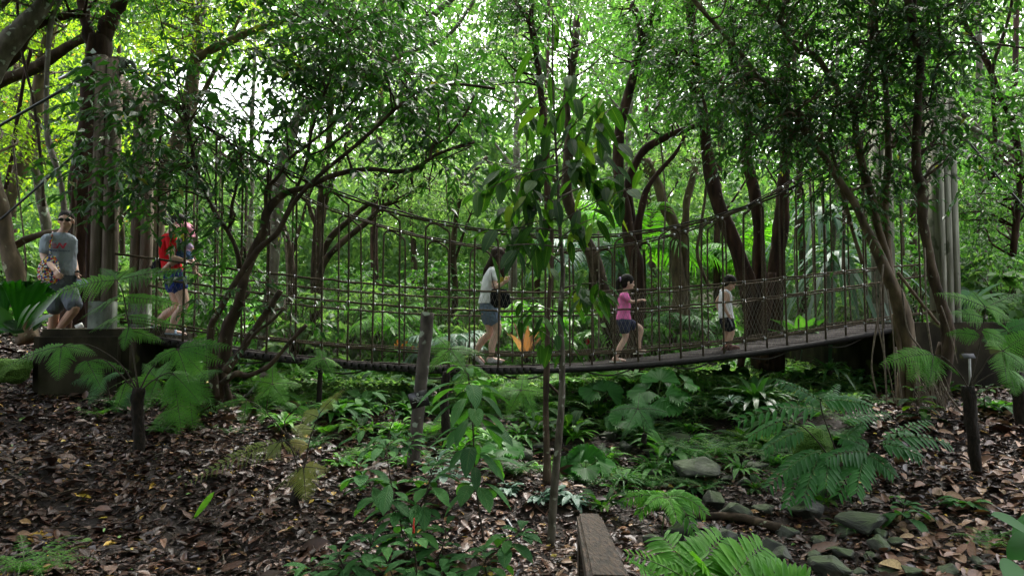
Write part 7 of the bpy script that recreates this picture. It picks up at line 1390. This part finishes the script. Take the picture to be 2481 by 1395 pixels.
    g = G(); loft(g, [(pp(446, 608, dc), .115, .09), (pp(446, 620, dc), .12, .1), (pp(446, 628, dc), .1, .09)], LT, FR); chain(g, [t1, t1 * .55 + m1 * .45], [.075, .062]); chain(g, [t2, t2 * .5 + m2 * .5], [.075, .062]); remesh('jeans', g, cloth('jeans', (.07, .13, .27), 40), c, .006)
    g = G(); chain(g, [f1 - [0, 0, .02], f1 + [-.05, 0, -.04], f1 + [-.09, 0, -.06]], [.032, .034, .024]); remesh('shoe', g, cloth('mauve shoe', (.2, .15, .22)), c, .005)
    hat = thing('sun_hat', 'soft pink sun hat with wide brim on the toddler', 'hat', pp(455, 552, dc)); lat, fr, up, R = ax; g = G(); up2 = nrm(up + fr * .25); l2 = lat; f2_ = np.cross(up2, l2); cc = hc + up2 * .02
    loft(g, [(cc + up2 * .0, .15, .16), (cc + up2 * .012, .145, .155), (cc + up2 * .03, .092, .1), (cc + up2 * .075, .085, .092), (cc + up2 * .1, .06, .065)], l2, f2_); remesh('crown', g, cloth('pink cotton hat', (.7, .3, .4)), hat, .006)
woman_red()
# ---- man
def man():
    d = 9.15; root = thing('person', 'man in sunglasses and grey T-shirt with red print walking behind the concrete block', 'person', pp(150, 830, d))
    yaw = math.radians(-52); fr = np.array([math.cos(yaw), math.sin(yaw), 0]); lt = np.array([-fr[1], fr[0], 0])   # lt = his left, towards right and away
    g = G(); hc = pp(160, 535, d); face = nrm(np.array([.42, -1, -.08])); ax = head(g, hc, face, Z3, 1.14)
    chain(g, [hc + [-.01, .03, -.06], pp(153, 560, d), pp(148, 572, d)], [.055, .052, .075])
    L_ = nrm(np.array([.93, .37, 0])); F_ = np.array([L_[1], -L_[0], 0])
    loft(g, [(pp(148, 565, d), .09, .06), (pp(143, 577, d), .2, .09), (pp(144, 600, d), .19, .115), (pp(147, 628, d), .165, .11), (pp(149, 655, d), .165, .115), (pp(150, 680, d), .17, .12), (pp(150, 692, d), .16, .115)], L_, F_)
    a0 = pp(114, 583, d - .1); a1 = pp(106, 622, d - .16); a2 = pp(134, 655, d - .3); chain(g, [a0, (a0 + a1) / 2, a1, (a1 + a2) / 2, a2], [.058, .052, .043, .04, .03]); hand(g, a2, a2 - a1 + [.0, 0, -.05], -1, 1.1, 1.0, (.3, .6, -.2))
    b0 = pp(170, 584, d + .12); b1 = pp(178, 628, d + .12); b2 = pp(187, 664, d + .02); chain(g, [b0, (b0 + b1) / 2, b1, (b1 + b2) / 2, b2], [.056, .05, .041, .037, .028]); hand(g, b2, b2 - b1 + [.03, 0, 0], 1, .9, 1.0, (.6, 0, -.2))
    h1 = pp(158, 690, d + .08); k1 = pp(181, 744, d - .14); n1 = pp(138, 803, d + .1); chain(g, [h1, (h1 + k1) / 2, k1, (k1 + n1) / 2 + [-.01, .03, 0], n1], [.1, .085, .065, .06, .04]); foot(g, n1, fr, .25, .07, .045)
    h2 = pp(138, 690, d - .08); k2 = pp(132, 752, d - .06); n2 = pp(118, 815, d + .1); chain(g, [h2, (h2 + k2) / 2, k2, (k2 + n2) / 2 + [0, .03, 0], n2], [.1, .085, .063, .06, .04]); foot(g, n2, fr, .25, .07, .045)
    remesh('body', g, M['skin'], root, .006)
    g = G(); hair_cap(g, hc, ax, 1.14, (.08, .1, .082), (0, -.02, .047), True); remesh('hair', g, M['hair'], root, .006)
    lat, f, up, R = ax; gl = thing('sunglasses', 'black wraparound sunglasses on the face of the man', 'sunglasses', hc); g = G()
    for q in (-1, 1):
        V, F = ellipsoid(hc + (lat * q * .034 + f * .086 + up * .008) * 1.14, (.038, .014, .024), R); g.add(V, F); V, F = box(hc + (lat * q * .074 + f * .035 + up * .012) * 1.14, .009, .11, .012, R); g.add(V, F)
    V, F = box(hc + (f * .094 + up * .012) * 1.14, .024, .01, .008, R); g.add(V, F); remesh('lenses', g, flat_mat('black plastic', (.006, .006, .008), .12, .8), gl, .004, 1)
    g = G(); loft(g, [(pp(149, 564, d), .085, .07), (pp(146, 571, d), .17, .09), (pp(144, 581, d), .215, .11), (pp(144, 600, d), .21, .13), (pp(146, 625, d), .19, .13), (pp(149, 650, d), .19, .135), (pp(150, 668, d), .195, .14)], L_, F_)
    chain(g, [a0 + [.03, 0, .02], a0, a0 * .4 + a1 * .6], [.075, .078, .072]); chain(g, [b0 + [-.03, 0, .02], b0, b0 * .42 + b1 * .58], [.073, .075, .068]); ts = remesh('t_shirt', g, cloth('grey marl', (.27, .31, .36), 14, .7), root, .007, 6)
    # print on the chest: red slanted stripes and block letter over a dark line of lettering
    def stick(name, body, size, c, mat, sx=1.0, shear=.0, bold=.0):
        cu = bpy.data.curves.new(name, 'FONT'); cu.body = body; cu.size = size; cu.extrude = .002; cu.align_x = 'CENTER'; cu.align_y = 'CENTER'; cu.shear = shear; cu.offset = bold
        o = bpy.data.objects.new(name, cu); COL.objects.link(o); dg = bpy.context.evaluated_depsgraph_get(); me = bpy.data.meshes.new_from_object(o.evaluated_get(dg)); bpy.data.objects.remove(o)
        Rm = np.stack([L_, Z3, F_], 1)
        for v in me.vertices:
            x, y, z = v.co[0] * sx, v.co[1], v.co[2]; curve_ = -.1 * (x / .2) ** 2 * .6; v.co = Vector(c + Rm @ np.array([x, y, z + curve_]))
        me.materials.clear(); me.materials.append(mat); return link(name, me, ts)
    red = cloth('red print', (.42, .05, .08)); c = pp(151, 598, d) + F_ * .128
    stick('chest_print', 'N', .1, c + Z3 * .0, red, 1.25, .35, .004)
    g = G(); Rb = np.stack([L_, F_, Z3], 1)
    for k in range(4): V, F = box(c + L_ * (-.07 + .006 * k) + Z3 * (.03 - .02 * k) + F_ * -.004, .055, .006, .009, Rb); g.add(V, F)
    g.build('chest_stripes', red, ts, False)
    stick('chest_lettering', 'new balance', .045, pp(152, 609, d) + F_ * .131, cloth('dark print', (.04, .05, .12)), .95)
    g = G(); loft(g, [(pp(150, 662, d), .18, .13), (pp(150, 680, d), .195, .145), (pp(151, 696, d), .185, .14)], L_, F_); chain(g, [h1, (h1 + k1) / 2, h1 * .12 + k1 * .88], [.125, .115, .108]); chain(g, [h2, (h2 + k2) / 2, h2 * .15 + k2 * .85], [.125, .115, .11]); remesh('shorts', g, cloth('grey shorts', (.11, .125, .15), 14, .7), root, .007)
    g = G(); a = np.linspace(0, 6.28, 16); ww = b2 - nrm(b2 - b1) * .02; e1 = nrm(np.cross(b2 - b1, Z3)); e2 = nrm(np.cross(b2 - b1, e1)); V, F, uv = tube(ww + np.outer(np.cos(a), e1) * .032 + np.outer(np.sin(a), e2) * .032, .008, 8); g.add(V, F); V, F = ellipsoid(ww + e2 * -.034, (.018, .018, .02)); g.add(V, F); tag(g.build('wristwatch', flat_mat('black watch', (.02, .02, .022), .3, .6)), 'black wristwatch on the left wrist of the man', 'watch')
    for n in (n1, n2):
        g = G(); b = n - [0, 0, .06]; chain(g, [b + [0, 0, .04], b - fr * .04, b + fr * .08, b + fr * .17], [.05, .05, .048, .036]); remesh('shoe', g, cloth('dark shoe', (.04, .04, .05)), root, .006)
    # patterned bag and bundle
    bag = thing('cloth_bag', 'colourful patterned cloth bag hanging at the hip of the man', 'bag', pp(118, 650, d - .25)); m, nt, pb, out = nodes_of('patchwork print'); vo = nt.nodes.new('ShaderNodeTexVoronoi'); vo.inputs['Scale'].default_value = 55; ge = nt.nodes.new('ShaderNodeNewGeometry'); nt.links.new(ge.outputs['Position'], vo.inputs['Vector'])
    sp = nt.nodes.new('ShaderNodeSeparateColor'); nt.links.new(vo.outputs['Color'], sp.inputs[0]); r = ramp(nt, [(0, (.02, .02, .03)), (.2, (.6, .6, .58)), (.4, (.5, .03, .04)), (.55, (.03, .08, .3)), (.7, (.65, .4, .04)), (.85, (.55, .5, .5)), (.95, (.05, .2, .08))], sp.outputs[0], 'CONSTANT'); nt.links.new(r.outputs[0], pb.inputs['Base Color']); pb.inputs['Roughness'].default_value = .9
    g = G(); loft(g, [(pp(121, 688, d - .2), .08, .05), (pp(119, 675, d - .2), .13, .075), (pp(118, 652, d - .2), .13, .08), (pp(120, 632, d - .2), .1, .06), (pp(124, 620, d - .2), .05, .035)], L_, F_); remesh('sack', g, m, bag, .007)
    g = G(); V, F, uv = tube(catmull([pp(123, 622, d - .2), pp(121, 600, d - .2), pp(124, 580, d - .17), pp(127, 568, d - .1), pp(128, 563, d)], 5), .02, 8, flat=.4); g.add(V, F); g.build('strap', m, bag)
    g = G(); V, F = ellipsoid(pp(199, 689, d - .03), (.07, .05, .045)); g.add(V, F); V, F = ellipsoid(pp(204, 684, d - .03), (.05, .04, .05)); g.add(V, F); V, F = ellipsoid(pp(193, 684, d - .03), (.04, .04, .04)); g.add(V, F); remesh('pack', g, cloth('pale blue fabric', (.42, .5, .65), 30, .9), None, .006, 1); o = COL.objects[-1]; o.name = 'folded_cloth'; tag(o, 'crumpled pale blue cloth held in the left hand of the man', 'cloth')
man()
